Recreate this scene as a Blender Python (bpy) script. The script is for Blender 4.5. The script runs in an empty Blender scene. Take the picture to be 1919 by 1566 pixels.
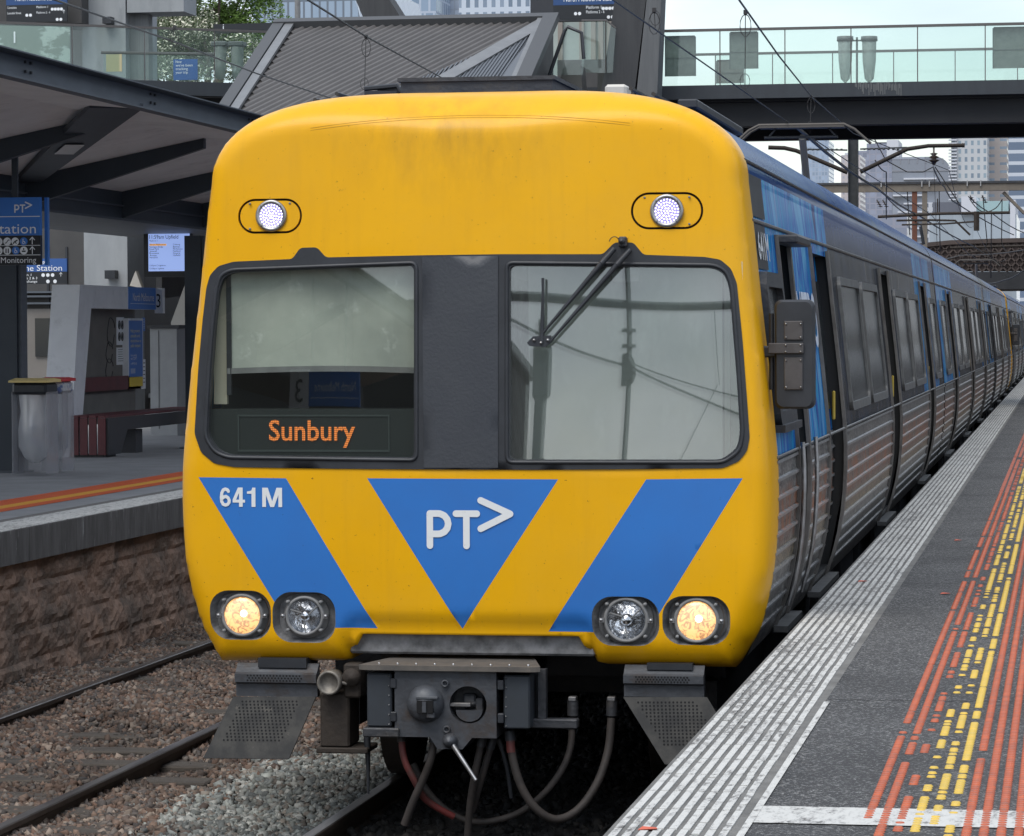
import bpy, math, random
import numpy as np
from mathutils import Vector, Matrix
from mathutils.geometry import delaunay_2d_cdt
random.seed(7); rng = np.random.default_rng(7)
S = bpy.context.scene; COL = S.collection
# ------------------------------------------------------------ camera
FPX, CX, CY, CZ = 6000.0, 959.5, 783.0, 2.61
def basis(yaw, pitch, roll):
    F = Vector((-math.sin(yaw)*math.cos(pitch), math.cos(yaw)*math.cos(pitch), -math.sin(pitch)))
    R = Vector((math.cos(yaw), math.sin(yaw), 0)); U = R.cross(F)
    c, s = math.cos(roll), math.sin(roll)
    return F, R*c + U*s, U*c - R*s
def vp(b):
    F, R, U = b; return CX + FPX*R.y/F.y, CY - FPX*U.y/F.y
yaw, pitch, roll = math.atan(1040/6000), 0.028, -0.0045
for _ in range(30):
    x, y = vp(basis(yaw, pitch, roll)); yaw += (2000-x)/6300; pitch += (CY-(y)-(CY-618))/6000*-1
F_, R_, U_ = basis(yaw, pitch, roll)
cd = bpy.data.cameras.new('camera'); cam = bpy.data.objects.new('camera', cd); COL.objects.link(cam)
M = Matrix((R_, U_, -F_)).transposed().to_4x4(); M.translation = (0, 0, CZ); cam.matrix_world = M
cd.sensor_width = 36; cd.lens = 36*FPX/1919; cd.clip_start = .1; cd.clip_end = 6000
S.camera = cam
def W(px, py, Y):
    d = F_ + R_*((px-CX)/FPX) - U_*((py-CY)/FPX); t = Y/d.y
    return (d.x*t, Y, CZ + d.z*t)
def WX(px, py, X):
    d = F_ + R_*((px-CX)/FPX) - U_*((py-CY)/FPX); t = X/d.x
    return (X, d.y*t, CZ + d.z*t)
def WZ(px, py, Z):
    d = F_ + R_*((px-CX)/FPX) - U_*((py-CY)/FPX); t = (Z-CZ)/d.z
    return (d.x*t, d.y*t, Z)
# ------------------------------------------------------------ world, sun, exposure
SUN_EL, SUN_AZ = math.radians(58), math.radians(200)   # azimuth clockwise from +Y
w = bpy.data.worlds.new('World'); S.world = w; w.use_nodes = True; nt = w.node_tree; N = nt.nodes; L = nt.links
bg = N['Background']; bg.inputs['Strength'].default_value = 0.10
sky = N.new('ShaderNodeTexSky'); sky.sky_type = 'NISHITA'; sky.sun_disc = False
sky.sun_elevation = SUN_EL; sky.sun_rotation = SUN_AZ; sky.air_density = 1.2; sky.dust_density = 1.0
tc = N.new('ShaderNodeTexCoord'); mp = N.new('ShaderNodeMapping'); mp.inputs['Scale'].default_value = (1, 1, 3.2)
no = N.new('ShaderNodeTexNoise'); no.inputs['Scale'].default_value = 2.6; no.inputs['Detail'].default_value = 9; no.inputs['Roughness'].default_value = .55
cr = N.new('ShaderNodeValToRGB'); cr.color_ramp.elements[0].position = .38; cr.color_ramp.elements[0].color = (.30,)*3+(1,); cr.color_ramp.elements[1].position = .60; cr.color_ramp.elements[1].color = (1,)*3+(1,)
no2 = N.new('ShaderNodeTexNoise'); no2.inputs['Scale'].default_value = 5; no2.inputs['Detail'].default_value = 7
cc = N.new('ShaderNodeValToRGB'); cc.color_ramp.elements[0].position = .36; cc.color_ramp.elements[0].color = (4.5, 5.1, 6.1, 1); cc.color_ramp.elements[1].position = .62; cc.color_ramp.elements[1].color = (8.4, 8.9, 9.5, 1)
mx = N.new('ShaderNodeMix'); mx.data_type = 'RGBA'
L.new(tc.outputs['Generated'], mp.inputs[0]); L.new(mp.outputs[0], no.inputs['Vector']); L.new(mp.outputs[0], no2.inputs['Vector'])
L.new(no.outputs[0], cr.inputs[0]); L.new(no2.outputs[0], cc.inputs[0])
L.new(cr.outputs[0], mx.inputs[0]); L.new(sky.outputs[0], mx.inputs[6]); L.new(cc.outputs[0], mx.inputs[7]); L.new(mx.outputs[2], bg.inputs[0])
sl = bpy.data.lights.new('sun', 'SUN'); sl.energy = 1.45; sl.angle = math.radians(35); sl.color = (1, .965, .91)
so = bpy.data.objects.new('sun', sl); COL.objects.link(so)
sd = Vector((math.sin(SUN_AZ)*math.cos(SUN_EL), math.cos(SUN_AZ)*math.cos(SUN_EL), math.sin(SUN_EL)))
so.rotation_euler = sd.to_track_quat('Z', 'Y').to_euler(); so.location = (0, -10, 30)
S.view_settings.view_transform = 'Standard'; S.view_settings.look = 'None'; S.view_settings.exposure = 0.74; S.view_settings.gamma = 1
S.render.engine = 'CYCLES'
# ------------------------------------------------------------ materials
def nodes(m): return m.node_tree.nodes, m.node_tree.links
def setc(s, c): s.default_value = (c[0], c[1], c[2], 1)
def mat(name, c, rough=.5, metal=0, c2=None, scale=6, lo=.35, hi=.7, detail=6, bump=0, bscale=None, coat=0, dirt=None, dscale=3, dlo=.55, dhi=.72, damt=.7, stretch=(1, 1, 1), emis=None, es=1, spec=.5, rvar=0, extra=None):
    m = bpy.data.materials.new(name); m.use_nodes = True; N, L = nodes(m); p = N['Principled BSDF']
    p.inputs['Roughness'].default_value = rough; p.inputs['Metallic'].default_value = metal; p.inputs['Coat Weight'].default_value = coat; p.inputs['Coat Roughness'].default_value = .12
    p.inputs['Specular IOR Level'].default_value = spec; setc(p.inputs['Base Color'], c)
    tc = N.new('ShaderNodeTexCoord'); mp = N.new('ShaderNodeMapping'); mp.inputs['Scale'].default_value = stretch; L.new(tc.outputs['Object'], mp.inputs[0])
    out = None
    if c2 is not None:
        n = N.new('ShaderNodeTexNoise'); n.inputs['Scale'].default_value = scale; n.inputs['Detail'].default_value = detail; n.inputs['Roughness'].default_value = .62; L.new(mp.outputs[0], n.inputs['Vector'])
        r = N.new('ShaderNodeMapRange'); r.inputs['From Min'].default_value = lo; r.inputs['From Max'].default_value = hi; L.new(n.outputs[0], r.inputs[0])
        x = N.new('ShaderNodeMix'); x.data_type = 'RGBA'; setc(x.inputs[6], c); setc(x.inputs[7], c2); L.new(r.outputs[0], x.inputs[0]); out = x.outputs[2]
    if dirt is not None:
        n = N.new('ShaderNodeTexNoise'); n.inputs['Scale'].default_value = dscale; n.inputs['Detail'].default_value = 10; n.inputs['Roughness'].default_value = .7; L.new(mp.outputs[0], n.inputs['Vector'])
        r = N.new('ShaderNodeMapRange'); r.inputs['From Min'].default_value = dlo; r.inputs['From Max'].default_value = dhi; r.inputs['To Max'].default_value = damt; L.new(n.outputs[0], r.inputs[0])
        x = N.new('ShaderNodeMix'); x.data_type = 'RGBA'
        if out: L.new(out, x.inputs[6])
        else: setc(x.inputs[6], c)
        setc(x.inputs[7], dirt); L.new(r.outputs[0], x.inputs[0]); out = x.outputs[2]
    if out: L.new(out, p.inputs['Base Color'])
    if bump:
        n = N.new('ShaderNodeTexNoise'); n.inputs['Scale'].default_value = bscale or scale*4; n.inputs['Detail'].default_value = 6; L.new(mp.outputs[0], n.inputs['Vector'])
        b = N.new('ShaderNodeBump'); b.inputs['Strength'].default_value = min(1, bump); b.inputs['Distance'].default_value = .02; L.new(n.outputs[0], b.inputs['Height']); L.new(b.outputs[0], p.inputs['Normal'])
    if rvar:
        n = N.new('ShaderNodeTexNoise'); n.inputs['Scale'].default_value = 3; n.inputs['Detail'].default_value = 8; L.new(mp.outputs[0], n.inputs['Vector'])
        r = N.new('ShaderNodeMapRange'); r.inputs['To Min'].default_value = max(0, rough-rvar); r.inputs['To Max'].default_value = rough+rvar; L.new(n.outputs[0], r.inputs[0]); L.new(r.outputs[0], p.inputs['Roughness'])
    if emis: setc(p.inputs['Emission Color'], emis); p.inputs['Emission Strength'].default_value = es
    return m
def glassmat(name, tint=(.8, .92, .88), refl=.15, rough=.02, alpha=.12, dcol=(.55, .65, .6)):
    """thin glass: mostly see-through, some mirror, a little veil of dust"""
    m = bpy.data.materials.new(name); m.use_nodes = True; N, L = nodes(m); o = N['Material Output']; N.remove(N['Principled BSDF'])
    t = N.new('ShaderNodeBsdfTransparent'); setc(t.inputs[0], tint); g = N.new('ShaderNodeBsdfGlossy'); g.inputs['Roughness'].default_value = rough
    d = N.new('ShaderNodeBsdfDiffuse'); setc(d.inputs[0], dcol)
    m1 = N.new('ShaderNodeMixShader'); m1.inputs[0].default_value = alpha; L.new(t.outputs[0], m1.inputs[1]); L.new(d.outputs[0], m1.inputs[2])
    m2 = N.new('ShaderNodeMixShader'); m2.inputs[0].default_value = refl; L.new(m1.outputs[0], m2.inputs[1]); L.new(g.outputs[0], m2.inputs[2]); L.new(m2.outputs[0], o.inputs[0])
    return m
# ------------------------------------------------------------ mesh builder
class MB:
    def __init__(s): s.v = []; s.f = []; s.m = []; s.sm = []
    def add(s, vs, fs, mi=0, smooth=False):
        o = len(s.v); s.v += [tuple(v) for v in vs]; s.f += [tuple(i+o for i in f) for f in fs]; s.m += [mi]*len(fs); s.sm += [smooth]*len(fs); return s
    def box(s, x0, x1, y0, y1, z0, z1, mi=0, bev=0):
        if bev:
            b = bev; pts = []
            for (sx, X) in ((1, x0), (-1, x1)):
                for (sy, Y) in ((1, y0), (-1, y1)):
                    for (sz, Z) in ((1, z0), (-1, z1)):
                        pts += [(X+sx*b, Y+sy*b, Z), (X+sx*b, Y, Z+sz*b), (X, Y+sy*b, Z+sz*b)]
            hull(s, pts, mi); return s
        return s.add([(x0,y0,z0),(x1,y0,z0),(x1,y1,z0),(x0,y1,z0),(x0,y0,z1),(x1,y0,z1),(x1,y1,z1),(x0,y1,z1)], [(0,3,2,1),(4,5,6,7),(0,1,5,4),(1,2,6,5),(2,3,7,6),(3,0,4,7)], mi)
    def prism(s, a, b, mi=0, caps=True):
        """two matching loops a, b of 3D points joined"""
        n = len(a); fs = [(i, (i+1) % n, n+(i+1) % n, n+i) for i in range(n)]
        if caps: fs += [tuple(range(n-1, -1, -1)), tuple(range(n, 2*n))]
        return s.add(list(a)+list(b), fs, mi)
    def ext(s, poly, y0, y1, mi=0, caps=True):
        """(x,z) polygon extruded along y"""
        return s.prism([(x, y0, z) for x, z in poly], [(x, y1, z) for x, z in poly], mi, caps)
    def extx(s, poly, x0, x1, mi=0):
        return s.prism([(x0, y, z) for y, z in poly], [(x1, y, z) for y, z in poly], mi)
    def extz(s, poly, z0, z1, mi=0):
        return s.prism([(x, y, z0) for x, y in poly], [(x, y, z1) for x, y in poly], mi)
    def tube(s, pts, r, n=8, mi=0, caps=True, flat=None):
        pts = [Vector(p) for p in pts]; rs = r if isinstance(r, (list, tuple)) else [r]*len(pts); vs = []; up = None
        for i, p in enumerate(pts):
            t = (pts[min(i+1, len(pts)-1)] - pts[max(i-1, 0)]).normalized()
            if up is None: up = Vector((0, 0, 1)) if abs(t.z) < .9 else Vector((0, 1, 0))
            a = t.cross(up).normalized(); b = t.cross(a).normalized(); up = -b if False else up
            for k in range(n):
                q = 2*math.pi*k/n + math.pi/n; o = a*math.cos(q)*rs[i] + b*math.sin(q)*rs[i]
                if flat: o = Vector((o.x, o.y*flat, o.z))
                vs.append(p+o)
        fs = [(i*n+k, i*n+(k+1) % n, (i+1)*n+(k+1) % n, (i+1)*n+k) for i in range(len(pts)-1) for k in range(n)]
        s.add(vs, fs, mi, n > 6)
        if caps: s.add(vs[:n], [tuple(range(n-1, -1, -1))], mi); s.add(vs[-n:], [tuple(range(n))], mi)
        return s
    def lathe(s, prof, c, axis='y', n=24, mi=0, smooth=True):
        """prof: (radius, along)"""
        vs = []
        for r, h in prof:
            for k in range(n):
                q = 2*math.pi*k/n; a, b = r*math.cos(q), r*math.sin(q)
                vs.append({'y': (c[0]+a, c[1]+h, c[2]+b), 'z': (c[0]+a, c[1]+b, c[2]+h), 'x': (c[0]+h, c[1]+a, c[2]+b)}[axis])
        fs = [(i*n+k, i*n+(k+1) % n, (i+1)*n+(k+1) % n, (i+1)*n+k) for i in range(len(prof)-1) for k in range(n)]
        return s.add(vs, fs, mi, smooth)
    def disc(s, c, r, axis='y', n=20, mi=0):
        vs = []
        for k in range(n):
            q = 2*math.pi*k/n; a, b = r*math.cos(q), r*math.sin(q)
            vs.append({'y': (c[0]+a, c[1], c[2]+b), 'z': (c[0]+a, c[1]+b, c[2]), 'x': (c[0], c[1]+a, c[2]+b)}[axis])
        return s.add(vs, [tuple(range(n))], mi)
    def move(s, dx=0, dy=0, dz=0): s.v = [(x+dx, y+dy, z+dz) for x, y, z in s.v]; return s
    def build(s, name, mats, parent=None, smooth=None):
        me = bpy.data.meshes.new(name); me.from_pydata(s.v, [], s.f)
        if not isinstance(mats, (list, tuple)): mats = [mats]
        for m in mats: me.materials.append(m)
        me.polygons.foreach_set('material_index', s.m); me.polygons.foreach_set('use_smooth', s.sm if smooth is None else [smooth]*len(s.f))
        me.update(); o = bpy.data.objects.new(name, me); COL.objects.link(o)
        if parent: o.parent = parent
        return o
def hull(mb, pts, mi=0):
    import bmesh
    b = bmesh.new()
    for p in pts: b.verts.new(p)
    r = bmesh.ops.convex_hull(b, input=b.verts); b.verts.index_update()
    bmesh.ops.recalc_face_normals(b, faces=b.faces)
    mb.add([v.co[:] for v in b.verts], [[v.index for v in f.verts] for f in b.faces], mi); b.free()
def tag(o, label, cat, group=None, kind=None):
    if label: o['label'] = label
    if cat: o['category'] = cat
    if group: o['group'] = group
    if kind: o['kind'] = kind
    return o
def thing(name, label, cat, loc=(0, 0, 0), group=None):
    o = bpy.data.objects.new(name, None); COL.objects.link(o); o.location = loc; o.empty_display_size = .2; return tag(o, label, cat, group)
def struct(o): o['kind'] = 'structure'; return o
def dup(o, parent=None, loc=None):
    c = o.copy(); COL.objects.link(c); c.parent = parent
    if loc: c.location = loc
    for ch in list(o.children): dup(ch, c)
    return c
def rrect(x0, x1, z0, z1, r, n=6):
    P = []
    for cx, cz, a in ((x1-r, z1-r, 0), (x0+r, z1-r, 90), (x0+r, z0+r, 180), (x1-r, z0+r, 270)):
        for k in range(n+1):
            q = math.radians(a+90*k/n); P.append((cx+r*math.cos(q), cz+r*math.sin(q)))
    return P
def roundpoly(P, r, n=5):
    Q = []; N_ = len(P)
    for i in range(N_):
        a, b, c = Vector(P[i-1]), Vector(P[i]), Vector(P[(i+1) % N_]); u, v = a-b, c-b; ra = min(r, u.length*.45); rc = min(r, v.length*.45); p, q = b+u.normalized()*ra, b+v.normalized()*rc
        for k in range(n+1): t = k/n; Q.append(tuple(p*(1-t)**2+b*2*t*(1-t)+q*t*t))
    return Q
def inpoly(P, x, z):
    x = np.asarray(x); z = np.asarray(z); r = np.zeros(x.shape, bool); n = len(P)
    for i in range(n):
        (x0, z0), (x1, z1) = P[i], P[(i+1) % n]
        if z0 == z1: continue
        c = ((z0 > z) != (z1 > z)) & (x < (x1-x0)*(z-z0)/(z1-z0)+x0); r ^= c
    return r
def distpoly(P, x, z):
    x = np.asarray(x, float); z = np.asarray(z, float); d = np.full(x.shape, 9e9); n = len(P)
    for i in range(n):
        (x0, z0), (x1, z1) = P[i], P[(i+1) % n]; vx, vz = x1-x0, z1-z0; q = vx*vx+vz*vz
        if q < 1e-12: continue
        t = np.clip(((x-x0)*vx+(z-z0)*vz)/q, 0, 1); d = np.minimum(d, np.hypot(x-x0-t*vx, z-z0-t*vz))
    return d
def dens(P, st):
    Q = []
    for i in range(len(P)):
        a, b = P[i], P[(i+1) % len(P)]; n = max(1, int(math.hypot(b[0]-a[0], b[1]-a[1])/st))
        Q += [(a[0]+(b[0]-a[0])*k/n, a[1]+(b[1]-a[1])*k/n) for k in range(n)]
    return Q
def smoothpoly(P, sub=6):
    Q = []; n = len(P)
    for i in range(n):
        p0, p1, p2, p3 = P[i-1], P[i], P[(i+1) % n], P[(i+2) % n]
        for k in range(sub):
            t = k/sub
            Q.append(tuple(.5*((2*p1[j])+(-p0[j]+p2[j])*t+(2*p0[j]-5*p1[j]+4*p2[j]-p3[j])*t*t+(-p0[j]+3*p1[j]-3*p2[j]+p3[j])*t**3) for j in (0, 1)))
    return Q
def sheet(mb, outer, holes, depth, step, regions=(), mi=0, smooth=True):
    """triangulated sheet in x,z draped on y=depth(x,z); regions: (polygon, material index)"""
    V = []; E = []
    def loop(P):
        o = len(V); V.extend(P); E.extend([(o+i, o+(i+1) % len(P)) for i in range(len(P))])
    loop(dens(outer, step*1.5))
    for h in holes: loop(h)
    for r, _ in regions: loop(dens(r, step*2))
    xs = [p[0] for p in outer]; zs = [p[1] for p in outer]
    if step < 5:
        gx, gz = np.meshgrid(np.arange(min(xs), max(xs), step), np.arange(min(zs), max(zs), step)); gx = gx.ravel(); gz = gz.ravel()
        k = inpoly(outer, gx, gz) & (distpoly(outer, gx, gz) > step*.3)
        for h in holes: k &= ~inpoly(h, gx, gz) & (distpoly(h, gx, gz) > step*.3)
        V.extend(zip(gx[k].tolist(), gz[k].tolist()))
    r = delaunay_2d_cdt([Vector(v) for v in V], E, [], 0, 1e-6)
    vs = np.array([v[:] for v in r[0]]); fs = np.array([f[:3] for f in r[2]])
    c = vs[fs].mean(1); k = inpoly(outer, c[:, 0], c[:, 1])
    for h in holes: k &= ~inpoly(h, c[:, 0], c[:, 1])
    fs = fs[k]; c = c[k]; y = depth(vs[:, 0], vs[:, 1])
    ms = np.full(len(fs), mi)
    for R, q in regions: ms[inpoly(R, c[:, 0], c[:, 1])] = q
    o = len(mb.v); mb.v += [(float(a), float(b), float(d)) for (a, d), b in zip(vs, y)]
    # make faces look toward -y
    a, b, d = vs[fs[:, 0]], vs[fs[:, 1]], vs[fs[:, 2]]; s = (b[:, 0]-a[:, 0])*(d[:, 1]-a[:, 1])-(b[:, 1]-a[:, 1])*(d[:, 0]-a[:, 0])
    mb.f += [tuple(int(i)+o for i in (f if q > 0 else f[::-1])) for f, q in zip(fs, s)]; mb.m += [int(q) for q in ms]; mb.sm += [smooth]*len(fs)
    return mb
def textmb(txt, h, width=None, bold=0, ext=.001, mi=0, align='L', fat=0):
    """text as mesh: x right, z up, facing -y; cap height h; optional fitted width"""
    c = bpy.data.curves.new('t', 'FONT'); c.body = txt; c.size = 1; c.offset = bold; c.extrude = 0; c.resolution_u = 3
    o = bpy.data.objects.new('t', c); COL.objects.link(o); dg = bpy.context.evaluated_depsgraph_get(); me = bpy.data.meshes.new_from_object(o.evaluated_get(dg))
    V = np.array([v.co[:] for v in me.vertices]) if len(me.vertices) else np.zeros((1, 3)); Fc = [tuple(p.vertices) for p in me.polygons]
    bpy.data.objects.remove(o); bpy.data.curves.remove(c); bpy.data.meshes.remove(me)
    k = h/.73; x = V[:, 0]-V[:, 0].min(); wd = max(x.max(), 1e-6); kx = (width/wd) if width else k
    x = x*kx; W_ = wd*kx
    if align == 'C': x = x-W_/2
    if align == 'R': x = x-W_
    m = MB(); m.add([(a, 0, b) for a, b in zip(x, V[:, 1]*k)], Fc, mi)
    if fat:
        for j, (du, dv) in enumerate(((fat, 0), (-fat, 0), (0, fat), (0, -fat))): m.add([(a+du, -.0004*(j+1), b+dv) for a, b in zip(x, V[:, 1]*k)], Fc, mi)
    return m
def place(mb, src, org, ux=(1, 0, 0), uz=(0, 0, 1), un=(0, -1, 0), off=0):
    """put a flat x/z mesh into 3D with axes ux, uz; y goes along -un"""
    o = Vector(org)+Vector(un)*off; ux, uz, un = Vector(ux), Vector(uz), Vector(un)
    b = len(mb.v); mb.v += [tuple(o+ux*x+uz*z-un*y) for x, y, z in src.v]; mb.f += [tuple(i+b for i in f) for f in src.f]; mb.m += src.m; mb.sm += src.sm
    return mb
def stroke(mb, pts, wd, mi=0, y=0):
    """flat round-ended stroke made of tilted capsules in x/z"""
    for i in range(len(pts)-1):
        (x0, z0), (x1, z1) = pts[i], pts[i+1]; a = math.atan2(z1-z0, x1-x0); P = []
        for k in range(9): q = a+math.pi/2+math.pi*k/8; P.append((x0+wd/2*math.cos(q), y-.0002*i, z0+wd/2*math.sin(q)))
        for k in range(9): q = a-math.pi/2+math.pi*k/8; P.append((x1+wd/2*math.cos(q), y-.0002*i, z1+wd/2*math.sin(q)))
        mb.add(P, [tuple(range(18))], mi)
def ptlogo(h, mi=0):
    """the transport mark: p, T and an arrow head; h is the height of the letters"""
    m = MB(); w_ = .17*h
    stroke(m, [(.0, 0), (0, .82*h)], w_, mi)
    arc = [(0, .82*h), (.22*h, .82*h)]+[(.22*h+.26*h*math.sin(q), .56*h+.26*h*math.cos(q)) for q in np.linspace(.2, math.pi-.2, 7)]+[(.22*h, .30*h), (0, .30*h)]
    stroke(m, arc, w_, mi, -.0002)
    stroke(m, [(.68*h, .82*h), (1.22*h, .82*h)], w_, mi, -.003); stroke(m, [(.95*h, .82*h), (.95*h, 0)], w_, mi, -.0034)
    stroke(m, [(1.32*h, 1.16*h), (2.08*h, .82*h)], w_, mi, -.004); stroke(m, [(2.08*h, .82*h), (1.32*h, .44*h)], w_, mi, -.0044)
    return m
# ------------------------------------------------------------ shared materials
YEL = mat('yellow paint', (.80, .405, .002), .38, c2=(.75, .375, .003), scale=1.3, dirt=(.12, .07, .01), dscale=38, dlo=.70, dhi=.80, damt=.8, coat=.08, spec=.22, rvar=.08)
BLU = mat('blue vinyl', (.022, .165, .52), .42, c2=(.026, .15, .47), scale=2, dirt=(.02, .03, .05), dscale=36, dlo=.66, dhi=.72, damt=.7, coat=.2)
def grime(m):
    """soot smudge with thin streaks over the forehead and fine vertical run marks"""
    N, L = nodes(m); p = N['Principled BSDF']; src = p.inputs['Base Color'].links[0].from_socket; tc = N.new('ShaderNodeTexCoord'); sp = N.new('ShaderNodeSeparateXYZ'); L.new(tc.outputs['Object'], sp.inputs[0])
    def layer(src, sc, s, lo, hi, amt, col, gate=None):
        mp = N.new('ShaderNodeMapping'); mp.inputs['Scale'].default_value = sc; L.new(tc.outputs['Object'], mp.inputs[0]); n = N.new('ShaderNodeTexNoise'); n.inputs['Scale'].default_value = s; n.inputs['Detail'].default_value = 9; n.inputs['Roughness'].default_value = .68; L.new(mp.outputs[0], n.inputs['Vector'])
        r = N.new('ShaderNodeMapRange'); r.inputs['From Min'].default_value = lo; r.inputs['From Max'].default_value = hi; r.inputs['To Max'].default_value = amt; L.new(n.outputs[0], r.inputs[0]); f = r.outputs[0]
        if gate: g = N.new('ShaderNodeMath'); g.operation = 'MULTIPLY'; L.new(f, g.inputs[0]); L.new(gate, g.inputs[1]); f = g.outputs[0]
        x = N.new('ShaderNodeMix'); x.data_type = 'RGBA'; L.new(f, x.inputs[0]); L.new(src, x.inputs[6]); setc(x.inputs[7], col); return x.outputs[2]
    d = N.new('ShaderNodeVectorMath'); d.operation = 'DISTANCE'; q = N.new('ShaderNodeMapping'); q.inputs['Scale'].default_value = (.8, 0, 1.5); L.new(tc.outputs['Object'], q.inputs[0]); L.new(q.outputs[0], d.inputs[0]); d.inputs[1].default_value = (-.10, 0, 5.52)
    g = N.new('ShaderNodeMapRange'); g.inputs['From Min'].default_value = .62; g.inputs['From Max'].default_value = .05; L.new(d.outputs['Value'], g.inputs[0])
    s = layer(src, (1, 1, .35), 9, .40, .68, .5, (.36, .19, .02), g.outputs[0]); s = layer(s, (6, 1, .5), 2.2, .52, .74, .12, (.42, .22, .03)); s = layer(s, (1, 1, 1), 48, .66, .69, .9, (.09, .05, .02)); s = layer(s, (1, 1, 1), .9, .45, .7, .25, (.62, .36, .05)); L.new(s, p.inputs['Base Color'])
grime(YEL)
BLK = mat('black rubber', (.018, .02, .024), .45, c2=(.03, .033, .04), scale=5)
PANEL = mat('dark panel', (.032, .036, .045), .5, c2=(.04, .044, .052), scale=3, dirt=(.12, .12, .12), dscale=14, dlo=.72, dhi=.85, damt=.4, bump=.1, bscale=60)
DKMET = mat('dark painted steel', (.032, .035, .042), .5, .2, c2=(.055, .055, .058), scale=7, dirt=(.09, .075, .06), dscale=5, bump=.25, bscale=40)
COUP = mat('coupler grey paint', (.075, .08, .09), .5, .2, c2=(.045, .048, .055), scale=5, dirt=(.05, .032, .02), dscale=6, dlo=.5, dhi=.68, damt=.8, bump=.15, bscale=40)
GREY = mat('grey paint', (.22, .22, .22), .55, c2=(.15, .15, .15), scale=8)
RECESS = mat('lamp recess grey', (.24, .24, .245), .6, c2=(.08, .08, .08), scale=12, bump=.1)
CHROME = mat('polished reflector', (.75, .76, .78), .12, 1, c2=(.5, .51, .53), scale=30, lo=.45, hi=.55, bump=.4, bscale=25)
STEEL = mat('worn steel', (.42, .42, .43), .35, .9, c2=(.25, .24, .23), scale=9)
WHITE = mat('white lettering', (.72, .73, .73), .5, dirt=(.45, .42, .38), dscale=30, dlo=.6, dhi=.75, damt=.6)
WHT = mat('white paint', (.75, .76, .76), .5)
BROWNMET = mat('grimy brown steel', (.028, .022, .018), .8, .1, c2=(.045, .034, .026), scale=8, bump=.3)
HOSE = mat('rubber hose', (.028, .024, .022), .7, c2=(.05, .04, .035), scale=20)
HOSER = mat('red hose', (.16, .028, .024), .6, c2=(.05, .035, .03), scale=4, lo=.4, hi=.6)
BLACKHOLE = mat('hole black', (.004, .004, .005), .9)
CHAIN = mat('rail wear', (.3, .29, .28), .3, .8)
def facet_lamp(name, col, col2, es):
    m = bpy.data.materials.new(name); m.use_nodes = True; N, L = nodes(m); p = N['Principled BSDF']
    tc = N.new('ShaderNodeTexCoord'); v = N.new('ShaderNodeTexNoise'); v.inputs['Scale'].default_value = 22; v.inputs['Detail'].default_value = 2; v.inputs['Distortion'].default_value = 2.5; L.new(tc.outputs['Object'], v.inputs['Vector'])
    r = N.new('ShaderNodeValToRGB'); e = r.color_ramp.elements; e[0].position = .42;
    e[0].color = (*col2, 1); e[1].position = .54; e[1].color = (*col, 1); L.new(v.outputs[0], r.inputs[0])
    L.new(r.outputs[0], p.inputs['Emission Color']); p.inputs['Emission Strength'].default_value = es; setc(p.inputs['Base Color'], (.5, .45, .35)); p.inputs['Roughness'].default_value = .15
    return m
WARM = facet_lamp('lit headlamp lens', (1, .50, .13), (.40, .13, .012), .72)
WARMC = mat('lamp filament glow', (1, .9, .6), .3, emis=(1, .85, .5), es=2.2)
LEDM = mat('white led', (.9, .9, 1), .3, emis=(.86, .84, 1), es=1.3)
LEDB = mat('led board', (.25, .22, .5), .4, emis=(.32, .27, .62), es=.22)
# ------------------------------------------------------------ train geometry
YF = 16.4
_pairs = [(1236,392,1400),(1180,372,1424),(1110,355,1443),(1040,342,1452),(960,336,1456),(900,335,1456),(840,338,1453),(700,350,1440),(560,365,1425),(440,379,1416),(380,385,1409),(340,389,1404)]
_sec = []; XCs = []
for y, a, b in _pairs:
    A = W(a, y, YF+.1); B = W(b, y, YF+.5); XCs.append((A[0]+B[0])/2); _sec.append(((A[2]+B[2])/2, (B[0]-A[0])/2))
XC = sum(XCs)/len(XCs)
ztop = W(900, 170, YF+.35)[2]; zs = _sec[-1][0]; hs = _sec[-1][1]
# rounded cant rail and arched roof
_low = [(p[1], p[0]) for p in smoothpoly([(h, z) for z, h in _sec], 2)[2:2*(len(_sec)-2)+1]]; _sec = [_sec[0]]+[(z, h) for z, h in _low]+[_sec[-1]]
for k in range(1, 40): a_ = math.pi/2*k/40; _sec.append((zs+(ztop-zs)*math.sin(a_)**(2/2.15), hs*math.cos(a_)**(2/3.6)))
SZ = [s[0] for s in _sec]; SH = [s[1] for s in _sec]
def hw(z): return float(np.interp(z, SZ, SH))
ZB = SZ[0]
def T(px, py, dy=0.0):
    p = W(px, py, YF+dy); return (p[0]-XC, dy, p[2])
def TP(P, dy=0.0): return [(lambda q: (q[0], q[2]))(T(a, b, dy)) for a, b in P]
# outline of the front mask (x,z), clockwise, symmetric
half = [(h, z) for z, h in zip(SZ, SH)] + [(0.0, ztop)]
nb = TP([(668,1190),(1075,1193),(1118,1240),(1398,1240),(390,1226),(640,1232)])
znotch = (nb[0][1]+nb[1][1])/2; xn0 = (nb[1][0]-nb[0][0])/2; xn1 = (nb[2][0]-nb[5][0])/2
right = half[:-1]
seen = []; right = [p for p in right if p[0] > .02 and p[1] > ZB+.012]
OUT = [(x, z) for x, z in right] + [(0, ztop)] + [(-x, z) for x, z in right[::-1]]
bot = [(-hw(ZB)+.035, ZB-.012), (-xn1-.03, ZB), (-xn1+.02, ZB+.012), (-xn0, znotch), (xn0, znotch), (xn1-.02, ZB+.012), (xn1+.03, ZB), (hw(ZB)-.035, ZB-.012)]
OUT = OUT + bot
SHELL = [p for p in OUT]           # outline used for the mask's flank
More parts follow.
